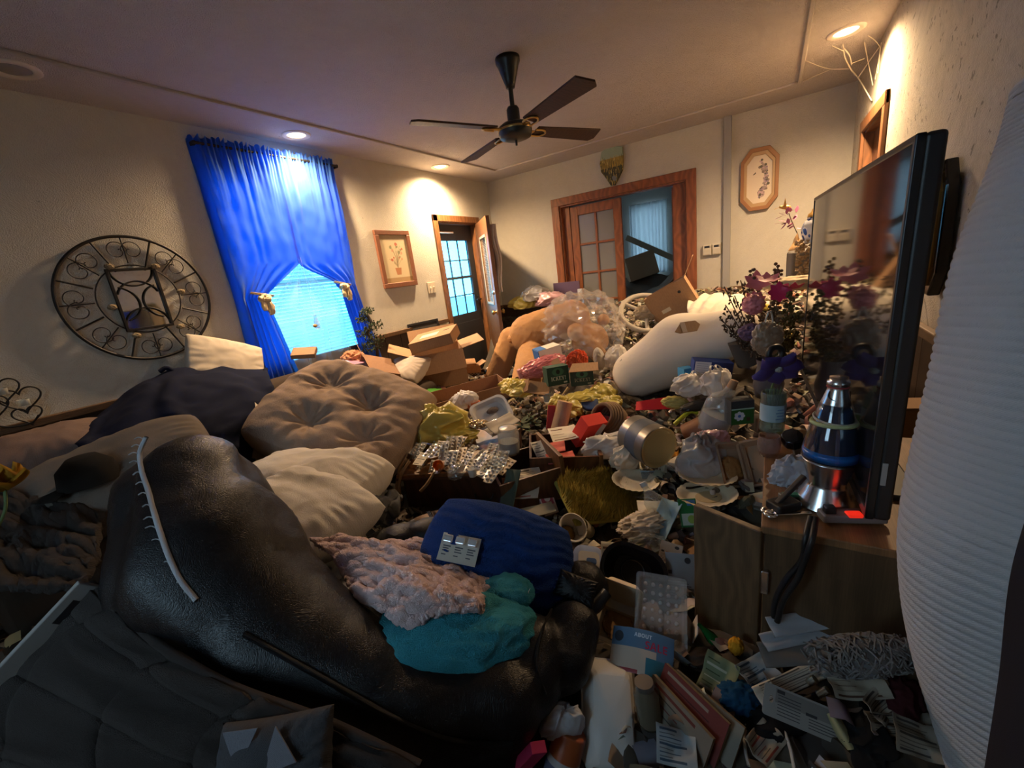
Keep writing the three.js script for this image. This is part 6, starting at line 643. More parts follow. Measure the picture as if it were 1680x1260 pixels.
// corner shelf pieces by the far wall
{ const z = 1.35, t = thing('grey_storage_bin', 'grey fabric storage bin behind the dried flowers', 'bin', P(1306, 445, 'z', z)); turn(t, 10); obj('bin', mv(box(.17, .22, .16, .015), .04, .02, 0), fabric([.17, .155, .14]), t); }
{ const z = 1.3, base = P(1307, 404, 'z', z), t = thing('seashell', 'tan conch shell on the grey bin beside the jar', 'shell', base); obj('shell', warp(mv(new THREE.ConeGeometry(.045, .11, 24, 12), 0, .03, 0).toNonIndexed(), (v) => { const a = Math.atan2(v.z, v.x); v.multiplyScalar(1 + .08 * Math.sin(a + v.y * 90)); }), mat([.50, .30, .13], { roughness: .5 }), t);
  const u = thing('pink_silk_flower', 'pink silk flower spray standing before the far wall', 'flower', base.clone().add(V(-.02, .06, -.03))); const B = (px, py) => P(px, py, 'z', z - .03).sub(u.position); const pm = mat([.42, .13, .26], { roughness: .6, transmission: .2, thickness: 0 }); obj('stem', tube([B(1309, 385), B(1302, 370), B(1294, 350)], .003, 12, 5), mat([.1, .08, .04]), u); for (let i = 0; i < 20; i++) { const c = B(1284 + rnd() * 24, 346 + rnd() * 30), g = sheet(4, 6, (a, b) => V((a - .5) * .022 * Math.sin(b * 3), .006 * b, b * .05), .001); rot(g, rr(-60, 60), rr(0, 360), 0); obj('petal', mv(g, c.x, c.y, c.z + rr(-.02, .02)), pm, u); }
  const b = thing('gold_bird', 'small gilded hummingbird figure above the pink silk flower', 'figurine', P(1289, 340, 'z', z - .03)); const gm = mat([.50, .30, .09], { roughness: .4, metalness: .3 }); obj('body', rot(lump(.030, .013, .013, { amp: .1, detail: 8 }), 0, 0, -8), gm, b); obj('head', mv(new THREE.SphereGeometry(.010, 12, 8), -.028, .006, 0), gm, b); obj('beak', bar(V(-.035, .006, 0), V(-.065, -.002, 0), .0015, 5), gm, b); for (const s of [-1, 1]) obj('wing', sheet(4, 8, (a, v) => V(-.005 + (a - .5) * .02 * (1 - v), .008 + .05 * v, s * (.008 + .02 * v)), .0015), gm, b); obj('perch_wire', bar(V(.0, -.01, 0), V(.012, -.05, 0), .0015, 5), M.iron, b);
  const g = thing('ginger_jar', 'blue and white porcelain ginger jar with a gilt lid', 'jar', P(1331, 398, 'z', 1.5)); obj('body', lathe([[.0001, 0], [.035, 0], [.055, .05], [.058, .09], [.04, .13], [.028, .14], [.028, .15]], 28), mat([1, 1, 1], { roughness: .15, map: texCanvas(256, 128, (c, w, h) => { c.fillStyle = '#d9dbe0'; c.fillRect(0, 0, w, h); const k = seeded(8); for (let i = 0; i < 60; i++) { c.fillStyle = ['#274a94', '#3d63ad', '#1c3570'][i % 3]; c.beginPath(); c.ellipse(k() * w, k() * h, 4 + k() * 12, 3 + k() * 7, k() * 3, 0, 7); c.fill(); } }) }), g); obj('lid', mv(lathe([[.0001, .05], [.006, .045], [.01, .03], [.024, .02], [.03, 0]], 20), 0, .15, 0), mat([.45, .27, .08], { roughness: .35, metalness: .4 }), g);
  const dr = thing('gold_dried_flowers', 'pale gold dried flower garland hanging below the ginger jar', 'flowers', P(1322, 430, 'z', 1.5)); for (let i = 0; i < 6; i++) { const l = []; for (let j = 0; j < 34; j++) { const p = P(1306 + rnd() * 34, 396 + i * 12 + rnd() * 14, 'z', 1.5 + rnd() * .08).sub(dr.position); l.push(mv(rot(new THREE.ConeGeometry(.011, .02, 5), rr(0, 360), rr(0, 360), 0), p.x, p.y, p.z)); } obj('flower_cluster', l, mat([.36, .25, .14], { roughness: .9 }), dr); }
  const sl = thing('shelf_stand', 'dark wood plant stand carrying the ginger jar', 'stand', P(1325, 460, 'z', 1.45)); obj('top', mv(box(.26, .02, .22, .004), .04, .0, 0), M.walnut, sl); obj('post', mv(cyl(.03, .04, .9, 12), .04, -.45, 0), M.walnut, sl); }
{ const t = thing('cream_cloth', 'folded cream cloth below the dried gold flowers', 'cloth', P(1308, 464, 'z', 1.9)); obj('cloth', lump(.16, .035, .08, { amp: .3, detail: 12, seed: 171 }), fabric([.50, .40, .28]), t); }
// plaque on the wall behind the television
{ const t = thing('wall_plaque', 'long narrow carved plaque with a black edge on the wall behind the television', 'plaque', P(1548, 376, 'x', W - .015)); t.rotation.y = -Math.PI / 2; const ov = (w, h, c) => [[-w + c, -h], [w - c, -h], [w, -h + c * 1.6], [w, h - c * 1.6], [w - c, h], [-w + c, h], [-w, h - c * 1.6], [-w, -h + c * 1.6]]; obj('board', ext(ov(.085, .225, .05), .024, .006), M.blackGloss, t); obj('gilt_edge', mv(ext(ov(.062, .19, .04), .012, .005), 0, 0, .026), mat([.30, .20, .05], { roughness: .5, metalness: .3 }), t); obj('picture', mv(ext(ov(.042, .15, .03), .006, .003), 0, 0, .040), mat([.35, .26, .14]), t); obj('moss', Array.from({ length: 40 }, () => mv(rot(new THREE.ConeGeometry(.006, .03, 4), rr(0, 180), rr(0, 360), 0), rr(-.06, .06), .18 + rr(-.03, .06), .04)), mat([.16, .12, .03]), t); }
item('paper_sack', 'tan paper sack standing behind the television against the wainscot', 'bag', 1480, 740, (t) => { obj('sack', mv(box(.20, .30, .12, .01), 0, .02, 0), mat([.36, .22, .10], { roughness: .85, map: kraftMap }), t); obj('fold', mv(box(.19, .004, .10), 0, .172, 0), M.kraft, t); }, { at: P(1486, 745, 'x', 3.50), yaw: -20 });
item('foil_balloon', 'crumpled copper foil ribbon behind the television foot', 'ribbon', 1478, 765, (t, k) => { obj('foil', at2(lump(26 * k, 10 * k, 12 * k, { amp: .6, detail: 12, crease: .2, seed: 181 }), V(0, 4 * k, 0)), mat([.42, .24, .16], { roughness: .22, metalness: .8 }), t); obj('tail', tube([V(8 * k, 0, 0), V(-10 * k, -22 * k, 4 * k), V(-14 * k, -50 * k, 4 * k)], 7 * k, 16, 6), mat([.22, .17, .14], { roughness: .4 }), t); }, { at: P(1478, 765, 'x', 3.46) });

// ---------- rolled mattress pad standing at the wall ----------
{ const E0 = [[2010, 60, .42], [1965, 200, .44], [1885, 400, .47], [1822, 600, .50], [1768, 780, .53], [1716, 940, .56], [1712, 1080, .575], [1745, 1240, .58], [1790, 1420, .59]].map(([x, y, d]) => P(x, y, 'd', d)); const c = new THREE.CatmullRomCurve3(E0), rad = (v) => .140 + .012 * Math.sin(v * 5) + .014 * Math.exp(-((v - .62) ** 2) * 30);
  const n = 640, m = 64, g = grid(m, n, (u, v) => { const p = c.getPoint(v), T0 = c.getTangent(v), a = u * Math.PI * 2, X = V(1, 0, .25).normalize().projectOnPlane(T0).normalize(), Y = T0.clone().cross(X); const tw = v * 560 + 2.0 * Math.sin(a + .6) + 1.5 * N3(Math.cos(a), v * 6, 1), r = rad(v) * (1 + .06 * N3(Math.cos(a) * 1.5, v * 5, Math.sin(a) * 1.5)) + .0026 * Math.pow(Math.abs(Math.sin(tw * .5)), .7) - .0026; return p.clone().addScaledVector(X, Math.cos(a) * r).addScaledVector(Y, Math.sin(a) * r); }, .9, 1.3);
  const t = thing('rolled_mattress_pad', 'tall rolled white ribbed mattress pad standing beside the television', 'mattress pad'); obj('roll', g, fabric([.44, .44, .45], { bumpMap: rep(T.cloth, 5), bumpScale: .001 }), t); const e = E0[0]; obj('rolled_end', mv(lathe([[.0001, 0], [.13, 0], [.14, -.01]], 30), e.x, e.y, e.z), fabric([.5, .5, .5]), t); }
{ const t = thing('dark_coat', 'dark coat hanging close by at the edge of the rolled pad', 'coat'); obj('cloth', netSheet([[[1760, 700, .42], [1720, 780, .41], [1760, 760, .36]], [[1700, 900, .42], [1672, 940, .41], [1740, 960, .36]], [[1680, 1100, .42], [1650, 1120, .41], [1730, 1140, .36]], [[1650, 1300, .42], [1622, 1300, .41], [1720, 1310, .36]]].map((r) => r.map(([x, y, d]) => P(x, y, 'd', d))), 20, 30, .01), fabric([.045, .036, .04]), t); }
// ---------- floor litter nearest the viewer ----------
item('white_cup', 'white plastic tub with yellow residue lying beside the navy pillow', 'tub', 930, 895, (t, k) => { obj('tub', lathe([[.0001, 0], [15, 0], [21, 34], [23, 34], [23, 36], [20, 36], [14, 2], [.0001, 2]].map(([r, y]) => [r * k, y * k]), 28), plastic([.58, .54, .48]), t); obj('residue', mv(lump(11 * k, 4 * k, 10 * k, { amp: .4, detail: 6 }), 0, 8 * k, 0), mat([.35, .20, .04]), t); }, { pitch: 38, roll: -18, lift: .05 });
item('cut_cup', 'small cut plastic cup beside the white tub', 'cup', 968, 890, (t, k) => obj('cup', lathe([[.0001, 0], [11, 0], [14, 26], [13, 26], [10, 2], [.0001, 2]].map(([r, y]) => [r * k, y * k]), 22), mat([.55, .50, .40], { roughness: .3, transmission: .3, thickness: 0 }), t), { pitch: 30, roll: 34, lift: .05 });
item('blue_tub', 'blue white plastic tub with an oval printed label', 'tub', 965, 948, (t, k) => { obj('lid', ringLoft([[44 * k, 40 * k, 0, 14 * k], [50 * k, 46 * k, 12 * k, 16 * k], [50 * k, 46 * k, 15 * k, 16 * k], [44 * k, 40 * k, 16 * k, 14 * k]]), plastic([.30, .38, .62]), t); obj('label', mv(ext(rrShape(34 * k, 26 * k, 8 * k), .001).rotateX(-Math.PI / 2), 0, 16.4 * k, 0), mat([.6, .6, .58]), t); obj('label_mark', mv(ext(rrShape(16 * k, 10 * k, 4 * k), .001).rotateX(-Math.PI / 2), 4 * k, 17 * k, 2 * k), mat([.05, .12, .32]), t); }, { yaw: -14, pitch: 32, roll: -16, lift: .06 });
pamphlet(1005, 918, .36, 36, 54, prints[3], 'cream appliance card standing between blue tub and black bowl', { yaw: -16, pitch: 40, name: 'instruction_card', cat: 'card' });
item('black_bowl', 'glossy black plastic serving bowl upended on the litter', 'bowl', 1040, 975, (t, k) => { obj('bowl', ringLoft([[60 * k, 44 * k, 0, 20 * k], [94 * k, 70 * k, 26 * k, 32 * k], [102 * k, 78 * k, 26 * k, 36 * k], [102 * k, 78 * k, 28 * k, 36 * k], [90 * k, 66 * k, 27 * k, 31 * k], [58 * k, 42 * k, 4 * k, 19 * k]], 10), M.blackGloss, t); obj('base_ring', mv(new THREE.TorusGeometry(18 * k, 2 * k, 6, 30).rotateX(Math.PI / 2), 0, 5 * k, 0), M.blackGloss, t); }, { yaw: -40, pitch: 44, roll: -20, lift: .085 });
item('clear_tray', 'clear plastic egg-crate tray leaning beside the cabinet door', 'tray', 1090, 1030, (t, k) => { obj('tray', tray(70 * k, 100 * k, 10 * k, { r: 6 * k, t: .002, lip: 4 * k, taper: .92 }), mat([.80, .78, .76], { roughness: .06, transmission: .8, thickness: 0 }), t); const dm = mat([.8, .78, .76], { roughness: .08, transmission: .6, thickness: 0 }); for (let a = 0; a < 5; a++) for (let b = 0; b < 7; b++) obj('dimple', mv(new THREE.SphereGeometry(3.6 * k, 8, 5, 0, 6.3, 0, 1.57), (a - 2) * 12 * k, 2 * k, (b - 3) * 12.5 * k), dm, t); }, { yaw: -24, pitch: 44, roll: -6, lift: .08, at: P(1085, 1045, 'y', .36) });
item('food_clamshell', 'open greasy cream clamshell food box beside the recliner front', 'food box', 1015, 1050, (t, k) => { const m = mat([.55, .46, .32], { roughness: .6 }); obj('base', tray(58 * k, 62 * k, 14 * k, { r: 8 * k, t: .003, lip: 4 * k }), m, t); const l = tray(58 * k, 62 * k, 12 * k, { r: 8 * k, t: .003, lip: 4 * k }); rot(l, 75); obj('lid', mv(l, 0, 40 * k, -38 * k), m, t); obj('grease', mv(lump(20 * k, 3 * k, 20 * k, { amp: .5, detail: 8 }), 0, 5 * k, 0), mat([.40, .22, .08]), t); }, { yaw: -34, pitch: 22, roll: -8, lift: .05 });
item('red_napkin', 'dark red paper scrap between the black bowl and the clamshell', 'paper', 1002, 1005, (t, k) => obj('scrap', leafSheet(24 * k, 34 * k, .02, 3, .002), paper([.30, .03, .03]), t), { yaw: -30, pitch: 44, lift: .07 });
for (const [px, py, w, h, l, yw] of [[1118, 985, 46, 76, 'grey blister backing card with a round hanging mark', -10], [1100, 945, 34, 40, 'white label card printed with a red brown panel', -30]]) item('backing_card', l, 'card', px, py, (t, k) => obj('card', box(w * k, h * k, .0015, .0005), mat([1, 1, 1], { map: texCanvas(96, 160, (c, W2, H2) => { c.fillStyle = yw < -20 ? '#b8ada0' : '#8d9094'; c.fillRect(0, 0, W2, H2); c.fillStyle = '#33363c'; c.beginPath(); c.arc(72, 22, 10, 0, 7); c.fill(); c.fillRect(8, 56, 12, 12); for (let i = 0; i < 9; i++) c.fillRect(8, 78 + i * 8, 50 + (i * 37) % 30, 2); if (yw < -20) { c.fillStyle = '#8a4a3a'; c.fillRect(30, 60, 50, 70); } }) }), t), { yaw: yw, pitch: -38, roll: -6, lift: .08 });
item('sale_flyer', 'glossy blue sale flyer curling beside the foam box', 'flyer', 1055, 1112, (t, k) => { obj('sheet', sheet(16, 12, (u, v) => V((u - .5) * 96 * k, .02 * Math.sin(u * 3) + .012 * v, (.5 - v) * 62 * k), .001, 1, 1), mat([1, 1, 1], { roughness: .3, map: texCanvas(256, 160, (c, w, h) => { c.fillStyle = '#51718f'; c.fillRect(0, 0, w, h); c.fillStyle = '#b9a99a'; c.fillRect(0, 70, 190, 90); c.fillStyle = '#8d2b33'; c.fillRect(0, 146, 120, 14); c.fillStyle = '#2e6a7c'; c.fillRect(150, 96, 106, 64); c.fillStyle = '#c9d6e2'; c.font = 'bold 22px sans-serif'; c.fillText('ABOUT', 96, 30); c.fillStyle = '#b8284a'; c.font = 'bold 40px sans-serif'; c.fillText('SALE', 142, 66); c.fillStyle = '#2c3440'; c.beginPath(); c.arc(30, 36, 20, 0, 7); c.fill(); }) }), t); }, { yaw: -26, pitch: 26, lift: .07 });
item('foam_takeout_box', 'white foam takeout box lying upside down beside the recliner', 'takeout box', 1000, 1175, (t, k) => { const w = 84 * k, d = 150 * k, h = 34 * k; obj('shell', ringLoft([[w, d, 0, 12 * k], [w + 6 * k, d + 6 * k, 0, 14 * k], [w + 6 * k, d + 6 * k, 3 * k, 14 * k], [w, d, 4 * k, 12 * k], [w * .74, d * .76, h, 12 * k], [w * .70, d * .72, h + 1.5 * k, 10 * k]], 8), mat([.62, .60, .57], { roughness: .55 }), t); obj('tab', mv(box(18 * k, 3 * k, 6 * k, .002), -10 * k, 8 * k, d / 2), mat([.62, .60, .57]), t); }, { yaw: -14, pitch: 38, roll: -12, at: P(1000, 1185, 'y', .30), lift: .02 });
item('crumpled_paper', 'crumpled bluish white paper towel by the recliner base', 'paper', 912, 1190, (t, k) => obj('paper', at2(baggy(32 * k, 46 * k, 20 * k, { seed: 201, amp: .34, detail: 16 }), V(0, 10 * k, 0)), mat([.50, .52, .56], { roughness: .9, bumpMap: rep(T.crumple, 3), bumpScale: .006 }), t), { at: P(915, 1192, 'y', .34), roll: -20, pitch: 10 });
item('magenta_box', 'magenta and white long carton with a barcode under the recliner', 'box', 862, 1225, (t, k) => { printBox(t, 26 * k, 90 * k, 16 * k, [.42, .02, .09], null); obj('barcode_patch', new THREE.PlaneGeometry(22 * k, 26 * k).translate(0, 18 * k, 8.3 * k), mat([1, 1, 1], { map: texCanvas(64, 64, (c) => { c.fillStyle = '#aab4c4'; c.fillRect(0, 0, 64, 64); c.fillStyle = '#20242c'; for (let i = 0; i < 14; i++) c.fillRect(4 + i * 4, 8, 1 + (i * 7) % 3, 46); }) }), t); }, { at: P(850, 1262, 'y', .30), yaw: 8, pitch: 20, roll: -24 });
item('spray_bottle', 'white bottle with an orange brown cap lying near the foam box', 'bottle', 925, 1235, (t, k) => { const r = 27 * k; obj('body', lathe([[.0001, -60 * k], [r, -60 * k], [r, -4 * k], [r * .94, 0]], 24), plastic([.42, .40, .42]), t); obj('label', lathe([[r * 1.01, -40 * k], [r * 1.01, -10 * k]], 24), mat([.10, .12, .2]), t); obj('cap', lathe([[r * .98, 0], [r * .98, 34 * k], [r * .9, 38 * k], [.0001, 38 * k]], 24), plastic([.36, .09, .03]), t); }, { at: P(926, 1240, 'y', .30), yaw: 0, pitch: -30, roll: -26 });
item('brown_jar', 'dim brown glass jar standing in the litter right of the foam box'.replace('right of', 'beyond'), 'jar', 1068, 1190, (t, k) => { obj('glass', lathe([[.0001, 0], [19, 0], [20, 6], [20, 52], [14, 62], [14, 70], [12, 70], [.0001, 66]].map(([r, y]) => [r * k, y * k]), 24), mat([.12, .10, .07], { roughness: .15 }), t); obj('lid', mv(cyl(15 * k, 15 * k, 9 * k, 20), 0, 70 * k, 0), mat([.14, .13, .12], { roughness: .3, metalness: .5 }), t); }, { lift: .01, roll: 4, pitch: -8 });
for (const [px, py, yw, ro, l, c] of [[1130, 1195, -64, 62, 'red covered magazine standing on edge in the litter', 4], [1150, 1205, -60, 58, 'buff covered magazine standing on edge beside the red one', 3], [1108, 1215, -66, 64, 'cream covered magazine on edge nearest the brown jar', 1]]) item('magazine', l, 'magazine', px, py, (t, k) => { obj('pages', box(120 * k, .008, 80 * k, .001), paper([.20, .16, .11]), t); obj('cover', mv(box(121 * k, .001, 81 * k), 0, .005, 0), mat([.3, .3, .3], { map: prints[c].map }), t); }, { lift: .04, yaw: yw, roll: 0, pitch: ro });
item('green_bottle_shard', 'green bottle neck poking out of the dark litter', 'bottle', 1172, 1062, (t, k) => obj('neck', rot(lathe([[9, 0], [9, 12], [4, 34], [3.4, 44], [2.8, 44], [3, 32], [8, 10], [8, 0]].map(([r, y]) => [r * k, y * k]), 16), 0, 0, 34), mat([.01, .22, .05], { roughness: .06, transmission: .4, thickness: 0 }), t), { lift: .02 });
item('yellow_rose', 'small yellow silk rose in the dark litter below the cabinet door', 'flower', 1207, 1085, (t, k) => { obj('bloom', at2(lump(10 * k, 13 * k, 9 * k, { seed: 5, amp: .5, detail: 8 }), V(0, 10 * k, 0)), fabric([.55, .26, .02]), t); obj('stem', tube([V(0, 0, 0), V(-8 * k, -16 * k, 4 * k), V(-14 * k, -40 * k, 10 * k)], 2 * k, 10, 5), mat([.08, .12, .03]), t); }, { lift: .03 });
item('blue_cloth', 'dark blue cloth bundle in the litter near the yellow rose', 'cloth', 1210, 1165, (t, k) => obj('cloth', lump(34 * k, 24 * k, 24 * k, { seed: 211, amp: .3, detail: 12 }), fabric([.012, .055, .12]), t), { lift: .03 });
for (const [px, py, y, w, h, yw, pi, l] of [[1325, 1020, .50, 130, 30, 2, 30, 'blue grey folded letter lying against the cabinet end'], [1320, 1040, .48, 150, 26, 6, 26, 'pale envelope under the folded letter by the cabinet'], [1310, 1072, .45, 120, 36, -4, 24, 'grey photograph print below the pale envelope'], [1305, 1115, .42, 160, 26, 14, 30, 'long handwritten envelope below the string mop']]) pamphlet(px, py, y, w, h, l.includes('photo') ? mat([.16, .15, .14]) : l.includes('hand') ? prints[0] : paper([.40, .42, .46]), l, { yaw: yw, pitch: pi, name: 'envelope', cat: 'envelope', th: .004 });
{ const p = P(1415, 1075, 'z', 4.03), k = mpp(p), t = thing('string_mop', 'grey white string mop head lying before the cabinet', 'mop', p); turn(t, YAW - 4, 0, 0); const m = fabric([.42, .42, .42]), q = seeded(91); obj('core', lump(62 * k, 26 * k, 30 * k, { amp: .2, detail: 10 }), fabric([.14, .14, .14]), t); const l = []; for (let i = 0; i < 260; i++) { const a = q() * 6.28, b = (q() - .5) * 2, x = b * 74 * k, r = (30 * k) * Math.sqrt(Math.max(.1, 1 - b * b * .7)); const pts = []; for (let j = 0; j < 5; j++) { const aa = a + (j - 2) * .35 * (q() > .5 ? 1 : -1), rr2 = r * (1 + .10 * q()); pts.push(V(x + (j - 2) * 9 * k * (q() + .3), Math.sin(aa) * rr2 * .95, Math.cos(aa) * rr2)); } l.push(tube(pts, 1.5 * k, 9, 4)); } const s = obj('strings', l, m, t); s.userData.kind = 'stuff'; }
for (const [px, py, l] of [[1322, 1142, 'silver metal cap of a dark pen, the nearer the mop'], [1342, 1160, 'silver metal cap of a dark pen, the nearer the price card']]) item('dark_pen', l, 'pen', px, py, (t, k) => { obj('cap', rot(mv(cyl(6 * k, 6 * k, 18 * k, 14), 0, 8 * k, 0), 0, 0, -34), mat([.60, .55, .45], { roughness: .25, metalness: .9 }), t); obj('barrel', rot(mv(cyl(5.4 * k, 5 * k, 44 * k, 14), 0, -22 * k, 0), 0, 0, -34), M.black, t); }, { lift: .035, pitch: 20 });
item('barcode_card', 'white hanging package card with a barcode and a punched hole', 'card', 1335, 1210, (t, k) => { const s = rrShape(160 * k, 46 * k, 6 * k); const ho = new THREE.Path(); ho.absellipse(-68 * k, 2 * k, 3 * k, 6 * k, 0, Math.PI * 2); s.holes.push(ho); const g = ext(s, .0012); const p = g.attributes.position, uv = g.attributes.uv; for (let i = 0; i < p.count; i++) uv.setXY(i, p.getX(i) / (160 * k) + .5, p.getY(i) / (46 * k) + .5); obj('card', g, mat([1, 1, 1], { map: texCanvas(320, 92, (c, w, h) => { c.fillStyle = '#9a9894'; c.fillRect(0, 0, w, h); c.fillStyle = '#7f7d7a'; c.fillRect(36, 6, 220, 40); c.fillStyle = '#33343a'; c.fillRect(40, 8, 24, 10); c.fillRect(130, 40, 34, 8); for (let i = 0; i < 7; i++) { c.fillRect(44, 22 + i * 9, 70, 2); c.fillRect(140, 54 + (i % 4) * 8, 80, 2); } c.fillStyle = '#d0cec8'; c.fillRect(262, 20, 50, 56); c.fillStyle = '#1c1d20'; for (let i = 0; i < 13; i++) c.fillRect(266 + i * 3.4, 26, 1 + (i * 5) % 3, 40); }) }), t); }, { lift: .05, yaw: 0, pitch: -40, roll: -27 });
{ const t = thing('white_cable', 'white charging cable looped in the litter under the price card', 'cable'); for (const l of [[[1262, 1188], [1235, 1190], [1222, 1215], [1222, 1245], [1228, 1275]], [[1280, 1205], [1288, 1225], [1296, 1250], [1302, 1280]]]) obj('cord', tube(l.map(([x, y]) => on(x, y).add(V(0, .03, 0))), .0035, 30, 6), plastic([.45, .44, .42]), t); }
for (const [px, py, w, h, yw, c, l] of [[1470, 1215, 100, 30, -8, .40, 'curled grey newspaper page at the foot of the rolled pad'], [1500, 1240, 60, 50, -30, .34, 'torn grey newspaper corner nearest the rolled pad']]) item('newspaper', l, 'newspaper', px, py, (t, k) => obj('page', leafSheet(w * k, h * k, .06, px, .002), mat([c, c * .98, c * .95], { map: prints[0].map }), t), { lift: .04, yaw: yw, pitch: 28 });
item('pet_bottle', 'clear crushed plastic drink bottle beside the shaggy mat', 'bottle', 1095, 880, (t, k) => { obj('shell', warp(lathe([[.0001, 0], [14, 0], [16, 4], [15, 30], [16, 44], [8, 58], [5, 64], [5, 70]].map(([r, y]) => [r * k, y * k]), 24).toNonIndexed(), (v) => { v.x *= 1 + .1 * Math.sin(v.y / k * .5); v.z *= 1 - .1 * Math.sin(v.y / k * .6); }), F.clearPet, t); obj('cap', mv(cyl(6 * k, 6 * k, 7 * k, 16), 0, 72 * k, 0), plastic([.5, .5, .5]), t); }, { lift: .05, roll: 20, pitch: -30 });
item('paper_towel_wad', 'wad of pinkish paper towel beside the crushed bottle', 'paper', 1060, 885, (t, k) => obj('wad', at2(lump(40 * k, 14 * k, 22 * k, { seed: 221, amp: .5, freq: 2.8, detail: 14 }), V(0, 8 * k, 0)), paper([.52, .44, .35]), t), { lift: .05, yaw: 14 });
item('clear_film_wad', 'crumpled clear film below the paper towel wad', 'film', 1060, 915, (t, k) => bag(t, 34 * k, 14 * k, 16 * k, F.clearPet, { seed: 223 }), { lift: .04 });
item('green_packet', 'green and white seed packet beside the cabinet door', 'packet', 1130, 872, (t, k) => obj('packet', box(28 * k, 44 * k, .004, .001), mat([1, 1, 1], { map: texCanvas(64, 96, (c) => { c.fillStyle = '#2d7a3a'; c.fillRect(0, 0, 64, 96); c.fillStyle = '#c8d2c0'; c.fillRect(6, 50, 52, 40); c.fillStyle = '#4a7ab0'; c.fillRect(30, 4, 30, 20); c.fillStyle = '#a8c45a'; c.beginPath(); c.arc(40, 70, 14, 0, 7); c.fill(); }) }), t), { lift: .08, yaw: -8, pitch: -30 });
pamphlet(1090, 852, .36, 34, 70, mat([.22, .36, .45]), 'pale blue folded face mask strip below the paper plate', { yaw: -48, pitch: 30, name: 'mask_strip', cat: 'cloth' });
pamphlet(1078, 838, .36, 60, 40, paper([.55, .50, .42]), 'white paper sheet under the clean paper plate', { yaw: -12, pitch: 14, name: 'paper_sheet' });
item('round_wrapper', 'round ribbed plastic cup lid below the clean paper plate', 'lid', 1072, 862, (t, k) => obj('lid', lathe([[.0001, 3], [6, 3], [7, 0], [11, 0], [12, 3], [15, 3], [16, 0]].map(([r, y]) => [r * k, y * k]), 24), mat([.60, .54, .42], { roughness: .2, transmission: .3, thickness: 0 }), t), { lift: .06, pitch: 10 });
item('leather_pouch', 'dark leather pouch drooping over the recliner front edge', 'pouch', 960, 965, (t, k) => obj('pouch', pillow(70 * k, 44 * k, 16 * k, { n: 30, seed: 61 }), M.leather, t), { at: P(945, 965, 'd', 1.05), yaw: -10, pitch: -50, roll: -20 });

// ---------- yellow bags and mid-heap things ----------
for (const [px, py, w, h, l, y] of [[858, 648, 26, 14, 'crumpled yellow plastic bag lying just above the meat tray', .56], [838, 640, 20, 12, 'smaller yellow plastic bag in the corner of the cardboard tray', .56], [918, 668, 20, 12, 'yellow plastic bag in front of the lit beer carton', .53], [960, 662, 32, 13, 'yellow plastic bag below the dim beer carton', .52], [985, 655, 26, 16, 'yellow plastic bag against the tip of the foam bolster', .52], [935, 680, 24, 12, 'pale yellow plastic bag above the peach cloth sleeve', .50], [1000, 668, 22, 12, 'yellow plastic scrap under the tip of the foam bolster', .50]]) item('yellow_bag', l, 'bag', px, py, (t, k) => bag(t, w * k, h * k, w * .7 * k, F.yellow, { seed: px, amp: .5 }), { at: P(px, py, 'y', y), yaw: px % 40 });
item('grey_pouch', 'upright grey white plastic pouch beside the bagged bear', 'pouch', 985, 590, (t, k) => obj('pouch', at2(lump(9 * k, 18 * k, 8 * k, { amp: .15, detail: 8 }), V(0, 10 * k, 0)), plastic([.45, .42, .38]), t), { at: P(985, 598, 'z', 2.0), roll: 8 });
item('white_bin_bag', 'filmy white bag behind the tip of the foam bolster', 'bag', 1012, 590, (t, k) => bag(t, 18 * k, 20 * k, 14 * k, F.white, { seed: 77 }), { at: P(1010, 600, 'z', 1.95) });
item('clear_cup', 'clear plastic medicine cup among the brown wrappers behind the table', 'cup', 900, 650, (t, k) => obj('cup', lathe([[.0001, 0], [6, 0], [8, 15], [7, 15], [5, 1], [.0001, 1]].map(([r, y]) => [r * k, y * k]), 18), mat([.6, .64, .64], { roughness: .15, transmission: .4, thickness: 0 }), t), { at: P(899, 658, 'y', .52) });
item('green_sprig', 'dark artificial leafy sprig lying between table and red box', 'plant', 870, 695, (t, k) => { for (let i = 0; i < 26; i++) { const g = sheet(4, 6, (u, v) => V((u - .5) * 9 * k * Math.sin(v * 3.1), 3 * k * v, v * 20 * k), .001); rot(g, rr(-40, 20), rr(0, 360), 0); obj('leaf', mv(g, rr(-18, 18) * k, rr(0, 14) * k, rr(-16, 16) * k), mat([.035, .055, .025]), t); } obj('stem', tube([V(-20 * k, 0, 0), V(0, 8 * k, 0), V(20 * k, 2 * k, 6 * k)], 2 * k, 10, 5), mat([.05, .05, .02]), t); }, { at: P(868, 700, 'y', .46) });
item('red_sleeve', 'upright red card sleeve beside the peach cloth', 'card', 903, 690, (t, k) => printBox(t, 12 * k, 40 * k, 5 * k, [.42, .03, .03], null), { at: P(902, 705, 'y', .44), pitch: -14, roll: -12 });
for (const [px, py, l] of [[858, 640, 'pale ribbed net bag lying behind the cardboard tray'], [880, 492, 'grey plastic bag on the pile behind the open entry door'], [905, 500, 'pinkish plastic bag on the pile next to the purple folder'], [862, 505, 'yellow plastic bag on the pile behind the open entry door']]) if (py < 600) item('pile_bag', l, 'bag', px, py, (t, k) => bag(t, 24 * k, 13 * k, 18 * k, l.includes('yellow') ? F.yellow : l.includes('pink') ? F.pink : F.grey, { seed: px }), { at: P(px, py, 'z', .5) });
item('clear_crate', 'overturned clear plastic crate on the pile behind the bear', 'crate', 870, 486, (t, k) => obj('crate', tray(40 * k, 30 * k, 16 * k, { r: 3 * k, t: .003 }), mat([.45, .43, .38], { roughness: .2, transmission: .4, thickness: 0 }), t), { at: P(872, 492, 'z', .35), yaw: 20, pitch: 160, lift: .05 });

